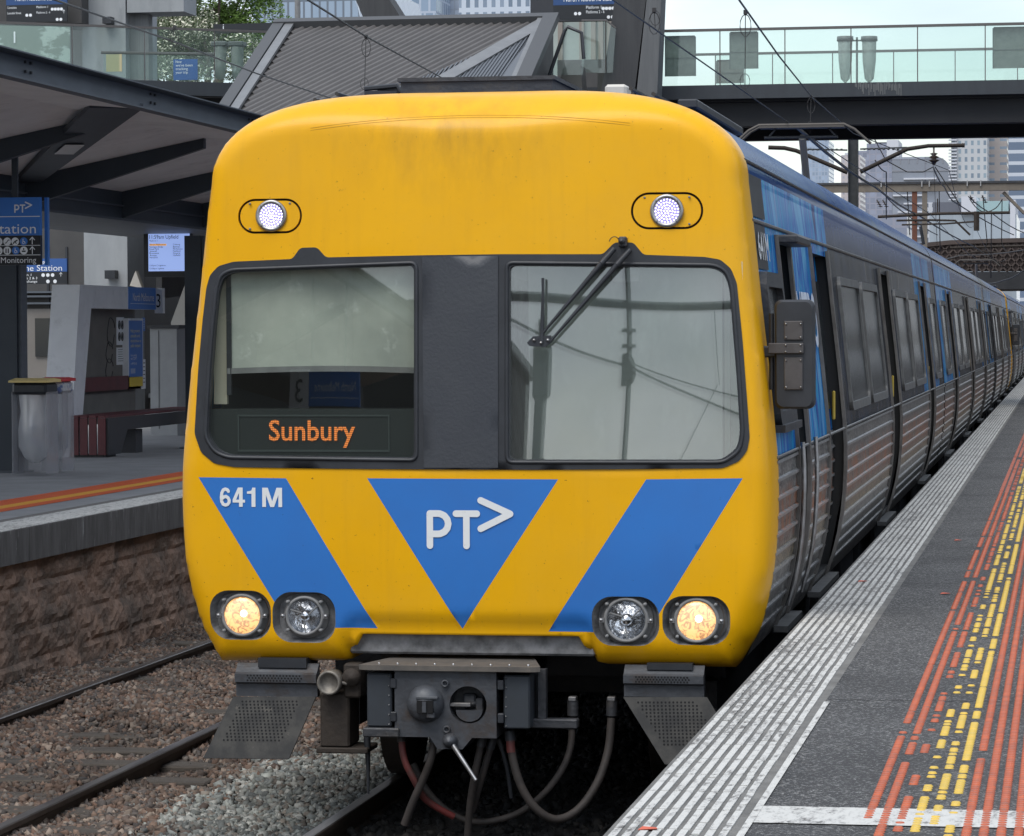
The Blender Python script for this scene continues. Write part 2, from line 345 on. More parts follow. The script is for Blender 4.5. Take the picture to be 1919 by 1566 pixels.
def fdepth(x, z):
    x = np.asarray(x, float); z = np.asarray(z, float)
    R = .10 + .24*np.clip((z-3.35)/.45, 0, 1)**1.2*(1-.85*np.clip((np.abs(x)-.2)/1.0, 0, 1)) + .05*np.clip((1.35-z)/.3, 0, 1)
    d = distpoly([(a*1.0, b) for a, b in OUT], x, z)
    k = (np.abs(x) < xn0+.05) & (z < znotch+.3); d = np.where(k, np.maximum(d, .06), d)
    t = np.clip(d/R, 0, 1); e = R*(1-np.sqrt(np.maximum(0, 1-(1-t)**2)))
    return e + .022*x*x + .075*np.maximum(z-1.9, 0)*.6 + .05*np.maximum(1.5-z, 0)**1.5
def fd0(x, z): return float(fdepth(np.array([x]), np.array([z]))[0])
LAMPS = [((398,507,1107,1196),(453,1153),36,True),((512,628,1110,1203),(570,1154),33,False),((1112,1235,1118,1208),(1173,1162),37,False),((1242,1368,1117,1208),(1305,1163),37,True)]
def T1(px, py):
    """pixel to a point on the mask's face"""
    dy = .03
    for _ in range(4): p = T(px, py, dy); dy = fd0(p[0], p[2])
    return p
def TP1(P): return [(q[0], q[2]) for q in (T1(a, b) for a, b in P)]
holes = []; lampR = []
for (x0, x1, y0, y1), c, r, lit in LAMPS:
    a = T1(x0, y1); b = T1(x1, y0); P = rrect(a[0], b[0], a[2], b[2], .105, 7); lampR.append(P); holes.append(P)
TOPL = [((446,566,371,438),(509,404),31),((1182,1318,359,430),(1250,395),32)]
topR = []
for (x0, x1, y0, y1), c, r in TOPL:
    a = T1(x0, y1); b = T1(x1, y0); P = rrect(a[0], b[0], a[2], b[2], (b[2]-a[2])/2-.001, 9); topR.append(P); holes.append(P)
SUR = roundpoly(TP1([(372,690),(380,600),(387,540),(394,515),(410,498),(438,490),(548,485),(563,464),(594,463),(611,482),(790,478),(940,476),(1130,476),(1152,454),(1187,454),(1206,477),(1320,481),(1350,486),(1370,503),(1381,530),(1392,640),(1401,760),(1405,820),(1400,845),(1385,864),(1355,877),(1000,880),(640,878),(440,875),(402,868),(377,847),(365,812)]), .018)
GL = dens(roundpoly(TP1([(396,700),(404,600),(410,545),(418,520),(437,510),(776,497),(776,857),(432,852),(407,842),(390,815)]), .035), .04)
GR = dens(roundpoly(TP1([(955,497),(1335,501),(1357,512),(1367,540),(1380,700),(1387,810),(1381,840),(1352,861),(955,861)]), .035), .04)
BLUE = [TP1([(372,894),(536,896),(708,1177),(543,1174)]), TP1([(688,896),(1046,898),(867,1178)]), TP1([(1211,898),(1392,896),(1213,1186),(1028,1183)])]

def num641(h, wd):
    """the fleet number in plain bold figures, h tall and wd wide"""
    m = MB(); s = .17; k = wd/(3.06*h)
    def poly(P, x0): m.add([((x0+x)*h*k, 0, z*h) for x, z in P], [tuple(range(len(P)))])
    r = .19; c = [(.43, .80), (.38, .88), (.28, .915), (.18, .87), (.11, .72), (.085, .5), (.10, .28), (.17, .13), (.28, .085), (.39, .12), (.46, .22), (.47, .34), (.42, .46), (.32, .535), (.21, .51), (.12, .42)]
    b = MB(); stroke(b, [(x*h*k, z*h) for x, z in c], s*h*.98); place(m, b, (.03*h, 0, 0))
    x = .66; poly([(.31, 0), (.49, 0), (.49, .22), (.31, .22)], x); poly([(.31, .37), (.49, .37), (.49, 1), (.31, 1)], x); poly([(0, .22), (.60, .22), (.60, .37), (0, .37)], x); poly([(0, .37), (.17, .37), (.31, .72), (.31, 1), (.26, 1)], x)
    x = 1.36; poly([(.22, 0), (.41, 0), (.41, 1), (.26, 1), (.22, .86)], x); poly([(0, .68), (.22, .68), (.22, .86), (.14, .82), (0, .80)], x)
    x = 2.10; poly([(0, 0), (.18, 0), (.18, 1), (0, 1)], x); poly([(.78, 0), (.96, 0), (.96, 1), (.78, 1)], x); poly([(.18, 1), (.18, .62), (.39, 0), (.48, 0), (.48, .30), (.27, 1)], x); poly([(.78, 1), (.69, 1), (.48, .30), (.48, 0), (.57, 0), (.78, .62)], x)
    return m
def make_mask(root):
    m = MB(); sheet(m, OUT, holes+[SUR], fdepth, .03, [(b, 1) for b in BLUE])
    # flank of the mask running back to the car body
    n = len(OUT); yo = fdepth([p[0] for p in OUT], [p[1] for p in OUT])
    O = dens(OUT, .045); yo = fdepth([p[0] for p in O], [p[1] for p in O]); n = len(O)
    a = [(x, float(y), z) for (x, z), y in zip(O, yo)]; b = [(x, .55, z) for x, z in O]
    k0 = len(m.v); m.v += a+b; m.f += [(k0+(i+1) % n, k0+i, k0+n+i, k0+n+(i+1) % n) for i in range(n)]; m.m += [0]*n; m.sm += [True]*n
    # inner rims of the holes
    for H in holes:
        ye = fdepth([p[0] for p in H], [p[1] for p in H]); q = len(H); k0 = len(m.v)
        m.v += [(x, float(y)+.0012, z) for (x, z), y in zip(H, ye)]+[(x, float(y)+.02, z) for (x, z), y in zip(H, ye)]
        m.f += [(k0+i, k0+(i+1) % q, k0+q+(i+1) % q, k0+q+i) for i in range(q)]; m.m += [0]*q; m.sm += [False]*q
    o = m.build('front_mask', [YEL, BLU], root)
    # mesh doubles at the rim are merged so shading flows round the corner
    import bmesh
    bm = bmesh.new(); bm.from_mesh(o.data); bmesh.ops.remove_doubles(bm, verts=bm.verts, dist=.0008); bm.to_mesh(o.data); bm.free()
    # seams
    s = MB()
    for xx in (-1, 1):
        for py, w_ in ((508, 30), (835, 35)):
            pass
    z0 = T1(870, 216)[2]
    for dz in (0, -.012):
        P = []
        for k in range(33):
            x = -.85+1.7*k/32; z = z0+dz-.085*(x/1.05)**2; P.append((x, fd0(x, z)+.0006, z))
        s.tube(P, .0016, 5)
    s.build('seam', mat('grimy seam', (.50, .26, .01), .7), o)
    # white PT mark and number
    t = MB(); p = T1(806, 1022); place(t, ptlogo(.205), (p[0], 0, p[2])); t.v = [(x, fd0(x, z)-.004+y*.3, z) for x, y, z in t.v]; t.build('logo', WHITE, o)
    p = T1(411, 949); q = T1(529, 949); t = MB(); place(t, num641(T1(411, 913)[2]-p[2], q[0]-p[0]), (p[0], 0, p[2])); t.v = [(x, fd0(x, z)-.003+y, z) for x, y, z in t.v]; t.build('number', WHITE, o)
    return o

def make_lamps(root):
    for i, (((x0, x1, y0, y1), c, r, lit), P) in enumerate(zip(LAMPS, lampR)):
        C = T1(*c); cx, cz = C[0], C[2]; yy = fd0(cx, cz); R = r/6000*YF*1.02
        m = MB(); q = len(P); inn = [(cx+(x-cx)*.86, cz+(z-cz)*.86) for x, z in P]
        ye = [fd0(x, z) for x, z in P]; m.prism([(x, y+.002, z) for (x, z), y in zip(P, ye)], [(x, yy+.075, z) for x, z in inn], 0, False)
        m.add([(x, yy+.075, z) for x, z in inn], [tuple(range(q-1, -1, -1))], 0)
        h = m.build('headlight', RECESS, root); h['label'] = ('lit warm yellow headlight' if lit else 'unlit clear headlight')
        b = MB(); b.lathe([(R*1.32, .072), (R*1.32, .05), (R*1.12, .045), (R*1.16, .01), (R*1.08, -.002), (R*.98, .004), (R*.96, .02)], (cx, yy, cz), n=40)
        for a in (40, 140, 220, 320, 0, 180):
            q_ = math.radians(a); rr = R*1.26; b.lathe([(0, -.012), (.009, -.012), (.009, .05)], (cx+rr*math.cos(q_), yy, cz+rr*math.sin(q_)), n=8, mi=1 if a in (0, 180) else 0)
        b.box(cx+R*1.1, cx+R*1.36, yy-.006, yy+.006, cz-.012, cz+.012, 1); b.box(cx-R*1.36, cx-R*1.1, yy-.006, yy+.006, cz-.012, cz+.012, 1)
        b.build('bezel', [GREY, STEEL], h)
        g = MB()
        if lit:
            g.lathe([(R*.97, .012), (R*.8, .0), (R*.5, -.008), (R*.2, -.012), (0.0001, -.0125)], (cx, yy, cz), n=40); l = g.build('lens', WARM, h)
            f = MB().lathe([(0.0001, -.014), (R*.16, -.013), (R*.22, -.0095)], (cx+.012, yy, cz+.01), n=16); f.build('bulb', WARMC, h)
        else:
            g.lathe([(R*.97, .01), (R*.85, .03), (R*.6, .05), (R*.3, .058), (0.0001, .06)], (cx, yy, cz), n=40); g.build('reflector', CHROME, h)
            f = MB().lathe([(0.0001, .0), (R*.22, .003), (R*.3, .02), (R*.25, .05)], (cx, yy, cz), n=20); f.build('bulb', CHROME, h)
            for a in (20, 140, 255):
                q_ = math.radians(a); k = MB(); k.tube([(cx+R*.25*math.cos(q_), yy+.02, cz+R*.25*math.sin(q_)), (cx+R*.92*math.cos(q_+.3), yy+.012, cz+R*.92*math.sin(q_+.3))], .004, 6)
                k.build('guard', GREY, h)
    for ((x0, x1, y0, y1), c, r), P in zip(TOPL, topR):
        C = T1(*c); cx, cz = C[0], C[2]; yy = fd0(cx, cz); R = r/6000*YF
        m = MB(); ye = [fd0(x, z) for x, z in P]; m.add([(x, y+.019, z) for (x, z), y in zip(P, ye)], [tuple(range(len(P)-1, -1, -1))])
        h = m.build('marker_light', BLACKHOLE, root)
        mx_ = (min(p[0] for p in P)+max(p[0] for p in P))/2; mz = (min(p[1] for p in P)+max(p[1] for p in P))/2
        wx = (max(p[0] for p in P)-min(p[0] for p in P))/2; wz = (max(p[1] for p in P)-min(p[1] for p in P))/2
        Q = rrect(mx_-wx+.012, mx_+wx-.012, mz-wz+.012, mz+wz-.012, wz-.013, 9)
        b = MB(); b.prism([(x, fd0(x, z)+.001, z) for x, z in Q], [(x, fd0(x, z)+.018, z) for x, z in Q]); b.build('plate', YEL, h)
        b = MB(); b.lathe([(R, .004), (R, -.012), (R*.93, -.018), (R*.76, -.018), (R*.74, -.004)], (cx, yy, cz), n=40)
        for a in (45, 135, 225, 315): q_ = math.radians(a); b.lathe([(0, -.0195), (.007, -.0195), (.007, -.016)], (cx+R*.85*math.cos(q_), yy, cz+R*.85*math.sin(q_)), n=8, mi=1)
        for sx in (-1, 1):
            for sz in (-1, 1):
                if abs((mx_+sx*wx*.62)-cx) > R*.9: b.lathe([(0, -.004), (.006, -.004), (.006, .006)], (mx_+sx*wx*.62, yy, mz+sz*wz*.72), n=8, mi=1)
        b.build('bezel', [STEEL, GREY], h)
        MB().disc((cx, yy-.006, cz), R*.75, n=32).build('board', LEDB, h)
        d = MB()
        for ring, nn in ((0, 1), (1, 6), (2, 12), (3, 18), (4, 23)):
            for k in range(nn):
                q_ = 2*math.pi*k/nn+ring; rr = R*.17*ring; d.lathe([(0.0001, -.013), (.0042, -.011), (.0046, -.006)], (cx+rr*math.cos(q_), yy, cz+rr*math.sin(q_)), n=7)
        d.build('led', LEDM, h)
WGL = glassmat('left windscreen glass', (.86, .90, .87), .13, .012, .02, (.3, .33, .3))
WGR = glassmat('right windscreen glass', (.84, .88, .86), .17, .01, .05, (.5, .53, .5))
BLIND = mat('dusty blind', (.50, .52, .46), .7, c2=(.30, .32, .29), scale=2, dirt=(.75, .77, .72), dscale=6, dlo=.58, dhi=.72, damt=.8, bump=.1)
BLIND2 = mat('grey blind', (.20, .21, .20), .7, c2=(.15, .16, .155), scale=2, dirt=(.32, .34, .32), dscale=4, dlo=.5, dhi=.75, damt=.7, stretch=(1.6, 1, .7))
CABIN = mat('cab lining', (.02, .026, .023), .8, c2=(.014, .018, .015), scale=3)
CREAM = mat('cream lining', (.5, .46, .36), .6)
DISP = mat('display housing', (.012, .017, .016), .5, c2=(.016, .021, .02), scale=3)
def ledtext():
    m = bpy.data.materials.new('amber led dots'); m.use_nodes = True; N, L = nodes(m); p = N['Principled BSDF']; tc = N.new('ShaderNodeTexCoord'); sp = N.new('ShaderNodeSeparateXYZ'); L.new(tc.outputs['Object'], sp.inputs[0])
    a = []
    for ax, per in (('Z', .0105), ('X', .0105)):
        k = N.new('ShaderNodeMath'); k.operation = 'MULTIPLY'; k.inputs[1].default_value = 2*math.pi/per; L.new(sp.outputs[ax], k.inputs[0]); s = N.new('ShaderNodeMath'); s.operation = 'SINE'; L.new(k.outputs[0], s.inputs[0]); a.append(s)
    w1 = N.new('ShaderNodeMath'); w1.operation = 'MULTIPLY_ADD'; w1.inputs[1].default_value = .34; w1.inputs[2].default_value = .42; L.new(a[0].outputs[0], w1.inputs[0])
    w2 = N.new('ShaderNodeMath'); w2.operation = 'MULTIPLY_ADD'; w2.inputs[1].default_value = .16; L.new(a[1].outputs[0], w2.inputs[0]); L.new(w1.outputs[0], w2.inputs[2])
    c = N.new('ShaderNodeMath'); c.operation = 'MAXIMUM'; c.inputs[1].default_value = .2; L.new(w2.outputs[0], c.inputs[0])
    setc(p.inputs['Base Color'], (.1, .04, .01)); setc(p.inputs['Emission Color'], (1, .27, .05)); L.new(c.outputs[0], p.inputs['Emission Strength']); return m
AMBER = ledtext()
def make_windscreen(root):
    m = MB(); sheet(m, SUR, [GL, GR], lambda x, z: fdepth(x, z)-.006, .05)
    for H in (GL, GR):
        H2 = H; ye = [fd0(x, z) for x, z in H2]; q = len(H2); k0 = len(m.v)
        m.v += [(x, y-.006, z) for (x, z), y in zip(H2, ye)]+[(x, y+.045, z) for (x, z), y in zip(H2, ye)]; m.f += [(k0+i, k0+(i+1) % q, k0+q+(i+1) % q, k0+q+i) for i in range(q)]; m.m += [0]*q; m.sm += [False]*q
    S2 = dens(SUR, .05); ye = [fd0(x, z) for x, z in S2]; m.prism([(x, y-.006, z) for (x, z), y in zip(S2, ye)], [(x, y+.012, z) for (x, z), y in zip(S2, ye)], 0, False)
    sr = m.build('window_surround', BLK, root)
    # rubber gaskets: raised rounded beads
    g = MB()
    for H in (GL, GR):
        cx = sum(p[0] for p in H)/len(H); cz = sum(p[1] for p in H)/len(H)
        cx = (max(p[0] for p in H)+min(p[0] for p in H))/2; cz = (max(p[1] for p in H)+min(p[1] for p in H))/2; kx = 1+.014/(max(p[0] for p in H)-cx); kz = 1+.014/(max(p[1] for p in H)-cz); P = [(cx+(x-cx)*kx, cz+(z-cz)*kz) for x, z in H]
        g.tube([(x, fd0(x, z)-.006, z) for x, z in P]+[(P[0][0], fd0(*P[0])-.006, P[0][1])], .011, 8, caps=False)
    g.build('gasket', BLK, sr)
    pn = TP1([(792,481),(934,479),(934,876),(795,876)]); m = MB(); sheet(m, pn, [], lambda x, z: fdepth(x, z)-.013, .08); D = dens(pn, .08); m.prism([(x, fd0(x, z)-.013, z) for x, z in D], [(x, fd0(x, z), z) for x, z in D], 0, False); m.build('centre_panel', PANEL, root)
    for H, mt in ((GL, WGL), (GR, WGR)):
        m = MB(); gd = lambda x, z: .018+.022*np.asarray(x)**2+.045*(np.asarray(z)-1.9)+.0007*np.sin(np.asarray(x)*3.3+1)*np.sin(np.asarray(z)*3.1)
        xs_ = np.linspace(min(p[0] for p in H)-.012, max(p[0] for p in H)+.012, 34); zs_ = np.linspace(min(p[1] for p in H)-.012, max(p[1] for p in H)+.012, 30)
        m.add([(float(x), float(gd(x, z)), float(z)) for z in zs_ for x in xs_], [(j*34+i, j*34+i+1, (j+1)*34+i+1, (j+1)*34+i) for j in range(29) for i in range(33)], 0, True); m.build('windscreen', mt, root)
        if mt is WGR:
            m = MB(); m.add([(float(x), float(gd(x, z))+.012+.0016*float(x)+.0006*float(z), float(z)) for z in zs_ for x in xs_], [(j*34+i, j*34+i+1, (j+1)*34+i+1, (j+1)*34+i) for j in range(29) for i in range(33)], 0, True); m.build('inner_pane', glassmat('inner pane', (.9, .93, .92), .13, .012, .03, (.5, .53, .5)), root)
    # cab interior seen through the panes
    m = MB(); x1 = 1.36; m.box(-x1, x1, .62, 1.7, 1.7, 3.3); f = m.f; m.f = f[:3]+f[4:6]+f[3:4]; 
    m = MB(); m.add([(-x1,.16,1.7),(x1,.16,1.7),(x1,1.9,1.7),(-x1,1.9,1.7),(-x1,.16,3.3),(x1,.16,3.3),(x1,1.9,3.3),(-x1,1.9,3.3)], [(0,1,2,3),(4,7,6,5),(2,1,5,6),(3,2,6,7),(0,3,7,4)])
    m.box(-.12, .3, .17, 1.5, 1.72, 3.28); cab = m.build('cab_interior', CABIN, root)
    def bar(a, b, dy, th, mt, nm, par=root):
        A = T(a[0], b[1], dy); B = T(b[0], a[1], dy); m = MB(); m.box(A[0], B[0], dy, dy+th, A[2], B[2]); return m.build(nm, mt, par)
    A = T(425, 690, .13); B = T(790, 490, .13); m = MB(); n = 14
    for i in range(n):   # gently billowed cloth
        xa, xb = A[0]+(B[0]-A[0])*i/n, A[0]+(B[0]-A[0])*(i+1)/n; ya, yb = .15+.012*math.sin(i*.9), .15+.012*math.sin((i+1)*.9); za, zb = A[2]+.012*math.sin(i/n*3.1), A[2]+.012*math.sin((i+1)/n*3.1)
        m.add([(xa, ya, za), (xb, yb, zb), (xb, yb, B[2]), (xa, ya, B[2])], [(0, 1, 2, 3)], 0, True); m.add([(xa, ya-.012, za-.03), (xb, yb-.012, zb-.03), (xb, yb-.012, zb), (xa, ya-.012, za), (xa, ya+.01, za-.03), (xb, yb+.01, zb-.03)], [(0, 1, 2, 3), (4, 5, 1, 0), (3, 2, 1, 0)][:2], 1)
    m.build('roller_blind', [BLIND, GREY], root)
    bar((401, 520), (424, 757), .16, .03, CREAM, 'pillar_lining')
    bar((425, 500), (432, 740), .14, .02, BLK, 'blind_track')
    d = bar((385, 766), (790, 870), .09, .2, DISP, 'destination_display')
    fr = MB()
    for (a, b, c, e) in ((446,730,777,780),(446,730,843,846),(446,448,777,846),(728,730,777,846)):
        A = T(a, e, .088); B = T(b, c, .088); fr.box(A[0], B[0], .084, .09, A[2], B[2])
    fr.build('display_frame', mat('display trim', (.05, .062, .06), .4), d)
    A = T(504, 825, .08); B = T(665, 785, .08); m = MB(); place(m, textmb('Sunbury', B[2]-A[2], B[0]-A[0], bold=.012), (A[0], .083, A[2])); m.build('destination_text', AMBER, d)
    A = T(950, 872, .14); B = T(1352, 488, .14); m = MB(); m.box(A[0], B[0], .17, .18, A[2], B[2]); m.build('blind', BLIND2, root)
    A = T(1356, 872, .14); B = T(1384, 488, .14); m = MB(); m.box(A[0], B[0], .2, .22, A[2], B[2]); m.build('pillar_lining', mat('green grey lining', (.09, .11, .1), .6), root)
    # sun visor seen at the top of the right pane
    m = MB(); A = T(1146, 530, .1); B = T(1198, 500, .1); m.box(A[0], B[0], .1, .12, A[2], B[2], bev=.008); m.build('sun_visor', GREY, root)
def make_wiper(root):
    p = T1(1168, 456); y = p[1]; w_ = thing_part('wiper', root)
    m = MB(); m.box(p[0]-.02, p[0]+.024, y-.05, y, p[2]-.02, p[2]+.035, bev=.008); m.lathe([(0.0001, -.066), (.018, -.06), (.02, -.03)], (p[0], y, p[2]+.012), n=12); m.build('pivot', DKMET, w_)
    for (a, b, r) in (((1154, 466), (1008, 638), .0085), ((1184, 468), (1030, 644), .0085)):
        A = T1(*a); B = T1(*b); M_ = tuple(A[i]+(B[i]-A[i])*.16 for i in range(3))
        m = MB(); m.tube([(A[0], A[1]-.05, A[2]), (M_[0], M_[1]-.06, M_[2])], [.014, .017], 8); m.tube([(M_[0], M_[1]-.06, M_[2]), (B[0], B[1]-.045, B[2])], [.015, .007], 8); m.build('wiper_arm', BLK, w_)
    A = T1(1020, 521); B = T1(1017, 640); m = MB(); m.box(A[0]-.005, A[0]+.005, B[1]-.045, B[1]-.012, B[2], A[2]); m.tube([(A[0]-.002, A[1]-.045, A[2]-.05), (B[0]+.002, B[1]-.05, B[2])], [.004, .012], 6); m.build('wiper_blade', BLK, w_)
    P = [T1(990, 642), T1(1002, 630), T1(1035, 628), T1(1035, 640), T1(1025, 650), T1(995, 648)]; m = MB(); m.ext([(q[0], q[2]) for q in P], P[0][1]-.05, P[0][1]-.03)
    for c in ((1004, 637), (1030, 637), (1017, 642)): q = T1(*c); m.lathe([(0.0001, -.012), (.008, -.01), (.008, 0)], (q[0], P[0][1]-.05, q[2]), n=10, mi=1)
    m.build('wiper_link', [BLK, STEEL], w_)
    # loop of washer tube
    q = T1(1160, 458); m = MB(); m.tube([(q[0]-.02+.035*math.cos(t)*-1*.8, y-.03, q[2]+.005+.035*math.sin(t)) for t in np.linspace(.3, 3.4, 12)][::-1], .0025, 5); m.build('washer_tube', BLK, w_)
def thing_part(name, parent):
    o = bpy.data.objects.new(name, None); COL.objects.link(o); o.parent = parent; return o
# ---------------- car body
def wrapmat(name, kind):
    """printed wrap: blues at the cab end, charcoal further on; ribbed skirt with printed bands"""
    m = bpy.data.materials.new(name); m.use_nodes = True; N, L = nodes(m); p = N['Principled BSDF']
    tc = N.new('ShaderNodeTexCoord'); sp = N.new('ShaderNodeSeparateXYZ'); L.new(tc.outputs['Object'], sp.inputs[0])
    def mapp(sc): q = N.new('ShaderNodeMapping'); q.inputs['Scale'].default_value = sc; L.new(tc.outputs['Object'], q.inputs[0]); return q
    def noise(mpn, s, d=6, dist=0): q = N.new('ShaderNodeTexNoise'); q.inputs['Scale'].default_value = s; q.inputs['Detail'].default_value = d; q.inputs['Distortion'].default_value = dist; L.new(mpn.outputs[0], q.inputs['Vector']); return q
    def ramp(src, els, interp='LINEAR'):
        q = N.new('ShaderNodeValToRGB'); r = q.color_ramp; r.interpolation = interp
        while len(r.elements) < len(els): r.elements.new(.5)
        for e, (pos, c) in zip(r.elements, els): e.position = pos; e.color = (*c, 1)
        L.new(src, q.inputs[0]); return q
    def mix(f, a, b):
        q = N.new('ShaderNodeMix'); q.data_type = 'RGBA'
        for s, v in ((0, f), (6, a), (7, b)):
            if hasattr(v, 'links'): L.new(v, q.inputs[s])
            elif s == 0: q.inputs[0].default_value = v
            else: setc(q.inputs[s], v)
        return q.outputs[2]
    def rng_(src, a, b, c=0, d=1): q = N.new('ShaderNodeMapRange'); q.inputs['From Min'].default_value = a; q.inputs['From Max'].default_value = b; q.inputs['To Min'].default_value = c; q.inputs['To Max'].default_value = d; L.new(src, q.inputs[0]); return q.outputs[0]
    ny = noise(mapp((.3, 1, .25)), 1.6, 3, 1.2)
    blue = ramp(ny.outputs[0], [(.3, (.006, .03, .14)), (.40, (.01, .07, .30)), (.48, (.015, .26, .50)), (.53, (.012, .10, .40)), (.60, (.10, .36, .60)), (.68, (.015, .08, .35))])
    streak = noise(mapp((.2, 3.5, .35)), 3, 8, 1)
    blue2 = mix(rng_(streak.outputs[0], .6, .7, 0, .45), blue.outputs[0], (.35, .48, .62))
    if kind == 'skirt':
        br = N.new('ShaderNodeTexBrick'); mm = mapp((1, 1, 1)); cb = N.new('ShaderNodeCombineXYZ'); L.new(sp.outputs['Y'], cb.inputs[0]); L.new(sp.outputs['Z'], cb.inputs[1]); L.new(cb.outputs[0], br.inputs['Vector'])
        br.inputs['Scale'].default_value = 4; br.inputs['Brick Width'].default_value = .6; br.inputs['Row Height'].default_value = .42; setc(br.inputs[1], (.035, .035, .038)); setc(br.inputs[2], (.10, .095, .09)); setc(br.inputs[3], (.02, .02, .02)); br.inputs['Mortar Size'].default_value = .03
        sk = noise(mapp((1, 3.0, 2)), 2.5, 9, .8); sk2 = noise(mapp((1, 1, 1)), 24, 4, 2.5)
        pr = mix(rng_(sk.outputs[0], .45, .62), br.outputs[0], (.14, .13, .12))
        pr = mix(rng_(sk2.outputs[0], .52, .6, 0, .75), pr, (.46, .45, .43))
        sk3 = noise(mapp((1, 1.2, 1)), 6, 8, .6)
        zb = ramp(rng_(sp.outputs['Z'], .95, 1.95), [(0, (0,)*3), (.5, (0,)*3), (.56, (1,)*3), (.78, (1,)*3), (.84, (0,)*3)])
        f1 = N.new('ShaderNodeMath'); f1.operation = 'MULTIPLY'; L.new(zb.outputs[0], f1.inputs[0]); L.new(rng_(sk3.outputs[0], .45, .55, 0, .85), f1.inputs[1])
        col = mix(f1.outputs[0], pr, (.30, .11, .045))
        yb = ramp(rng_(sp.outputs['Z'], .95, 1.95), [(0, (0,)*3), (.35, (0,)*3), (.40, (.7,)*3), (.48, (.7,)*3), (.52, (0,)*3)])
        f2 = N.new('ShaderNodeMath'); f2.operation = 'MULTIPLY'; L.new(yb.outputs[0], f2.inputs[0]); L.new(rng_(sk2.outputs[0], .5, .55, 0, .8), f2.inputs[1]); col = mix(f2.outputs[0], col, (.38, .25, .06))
        p.inputs['Roughness'].default_value = .36; p.inputs['Metallic'].default_value = .25; p.inputs['Specular IOR Level'].default_value = .35
    else:
        nd = noise(mapp((.5, 2, .5)), 2.5, 9, .5)
        dark = ramp(nd.outputs[0], [(.3, (.010, .014, .022)), (.46, (.022, .026, .034)), (.52, (.06, .055, .05)), (.58, (.02, .035, .07)), (.66, (.09, .08, .07)), (.74, (.02, .03, .05))])
        if kind == 'upper':
            zz = rng_(sp.outputs['Z'], 3.15, 3.42); dk = mix(zz, dark.outputs[0], (.022, .055, .17))
            a = ramp(rng_(sp.outputs['Y'], 0, 24.4), [(0, (1,)*3), (.243, (1,)*3), (.245, (0,)*3), (.76, (0,)*3), (.765, (.75,)*3), (.93, (.75,)*3), (.935, (0,)*3)])
            col = mix(a.outputs[0], dk, blue2)
        elif kind == 'blue': col = blue2
        else:
            n5 = noise(mapp((1, .5, 1)), 1.2, 6); col = ramp(n5.outputs[0], [(.35, (.022, .055, .17)), (.55, (.035, .08, .21)), (.68, (.06, .09, .15))]).outputs[0]
        p.inputs['Roughness'].default_value = .30 if kind == 'roof' else .4; p.inputs['Specular IOR Level'].default_value = 0; p.inputs['Coat Weight'].default_value = .34 if kind == 'roof' else .30; p.inputs['Coat Roughness'].default_value = .14
        nb_ = noise(mapp((.6, 3.0, .6) if kind == 'roof' else (.6, 1.3, 2.2)), 2.2, 4); b = N.new('ShaderNodeBump'); b.inputs['Strength'].default_value = .25; b.inputs['Distance'].default_value = .02; L.new(nb_.outputs[0], b.inputs['Height']); L.new(b.outputs[0], p.inputs['Normal'])
    L.new(col, p.inputs['Base Color']); return m
UPPER = wrapmat('printed wrap', 'upper'); SKIRT = wrapmat('ribbed skirt', 'skirt'); ROOFM = wrapmat('roof skin', 'roof'); BWRAP = wrapmat('blue wrap', 'blue')
SIDEGL = mat('tinted side glass', (.014, .016, .017), .08, c2=(.035, .04, .042), scale=1.2, spec=0, coat=.6)
FRAMEM = mat('window frame metal', (.17, .17, .165), .5, .2, c2=(.10, .10, .10), scale=10)
GUIDE = mat('door guide metal', (.19, .18, .17), .5, .3, c2=(.11, .10, .092), scale=6, spec=.25)
JAMB = mat('door pocket', (.03, .03, .03), .7, spec=.2)
ZR0, ZR1 = 1.0, 1.93      # ribbed band
ZD0, ZD1 = 1.0, 3.12      # door opening
def sideprof(inset, z0, z1, ribs=True):
    """points (offset half width, z, ribbed?) up one side"""
    P = []; z = z0
    zr = list(np.arange(ZR0+.02, ZR1-.02, .098))
    ev = [(z0, 0), (z1, 0)]
    for r in zr:
        if ribs and z0 < r and r+.03 < z1: ev += [(r, 0), (r+.006, .014), (r+.022, .014), (r+.028, 0)]
    for q in SZ:
        if z0 < q < z1 and not any(r-.004 < q < r+.032 for r in zr): ev.append((q, 0))
    ev.append((ZR1, 0)) if z0 < ZR1 < z1 else None
    for z, o in sorted(set(ev)): P.append((hw(z)-.012-inset+o, z))
    return P
def strip(mb, prof, ya, yb, side, mi=0, msk=None):
    vs = [(side*h, y, z) for y in (ya, yb) for h, z in prof]; n = len(prof)
    fs = []; ms = []
    for i in range(n-1):
        f = (i, n+i, n+i+1, i+1); fs.append(f if side > 0 else f[::-1])
    for f, i in zip(fs, range(n-1)): 
        zc = (prof[i][1]+prof[i+1][1])/2; mb_mi = mi if msk is None else msk(zc, (ya+yb)/2)
        k = len(mb.v); mb.v += [vs[j] for j in f]; mb.f.append((k, k+1, k+2, k+3)); mb.m.append(mb_mi); mb.sm.append(False)
RIBM = mat('rib glint', (.42, .42, .42), .32, .6, c2=(.25, .25, .25), scale=5)  # lighter metal on the rib tops puts their glint into the colour
_zr = list(np.arange(ZR0+.02, ZR1-.02, .098))
def isrib(z): return any(r+.0062 < z < r+.0218 for r in _zr)
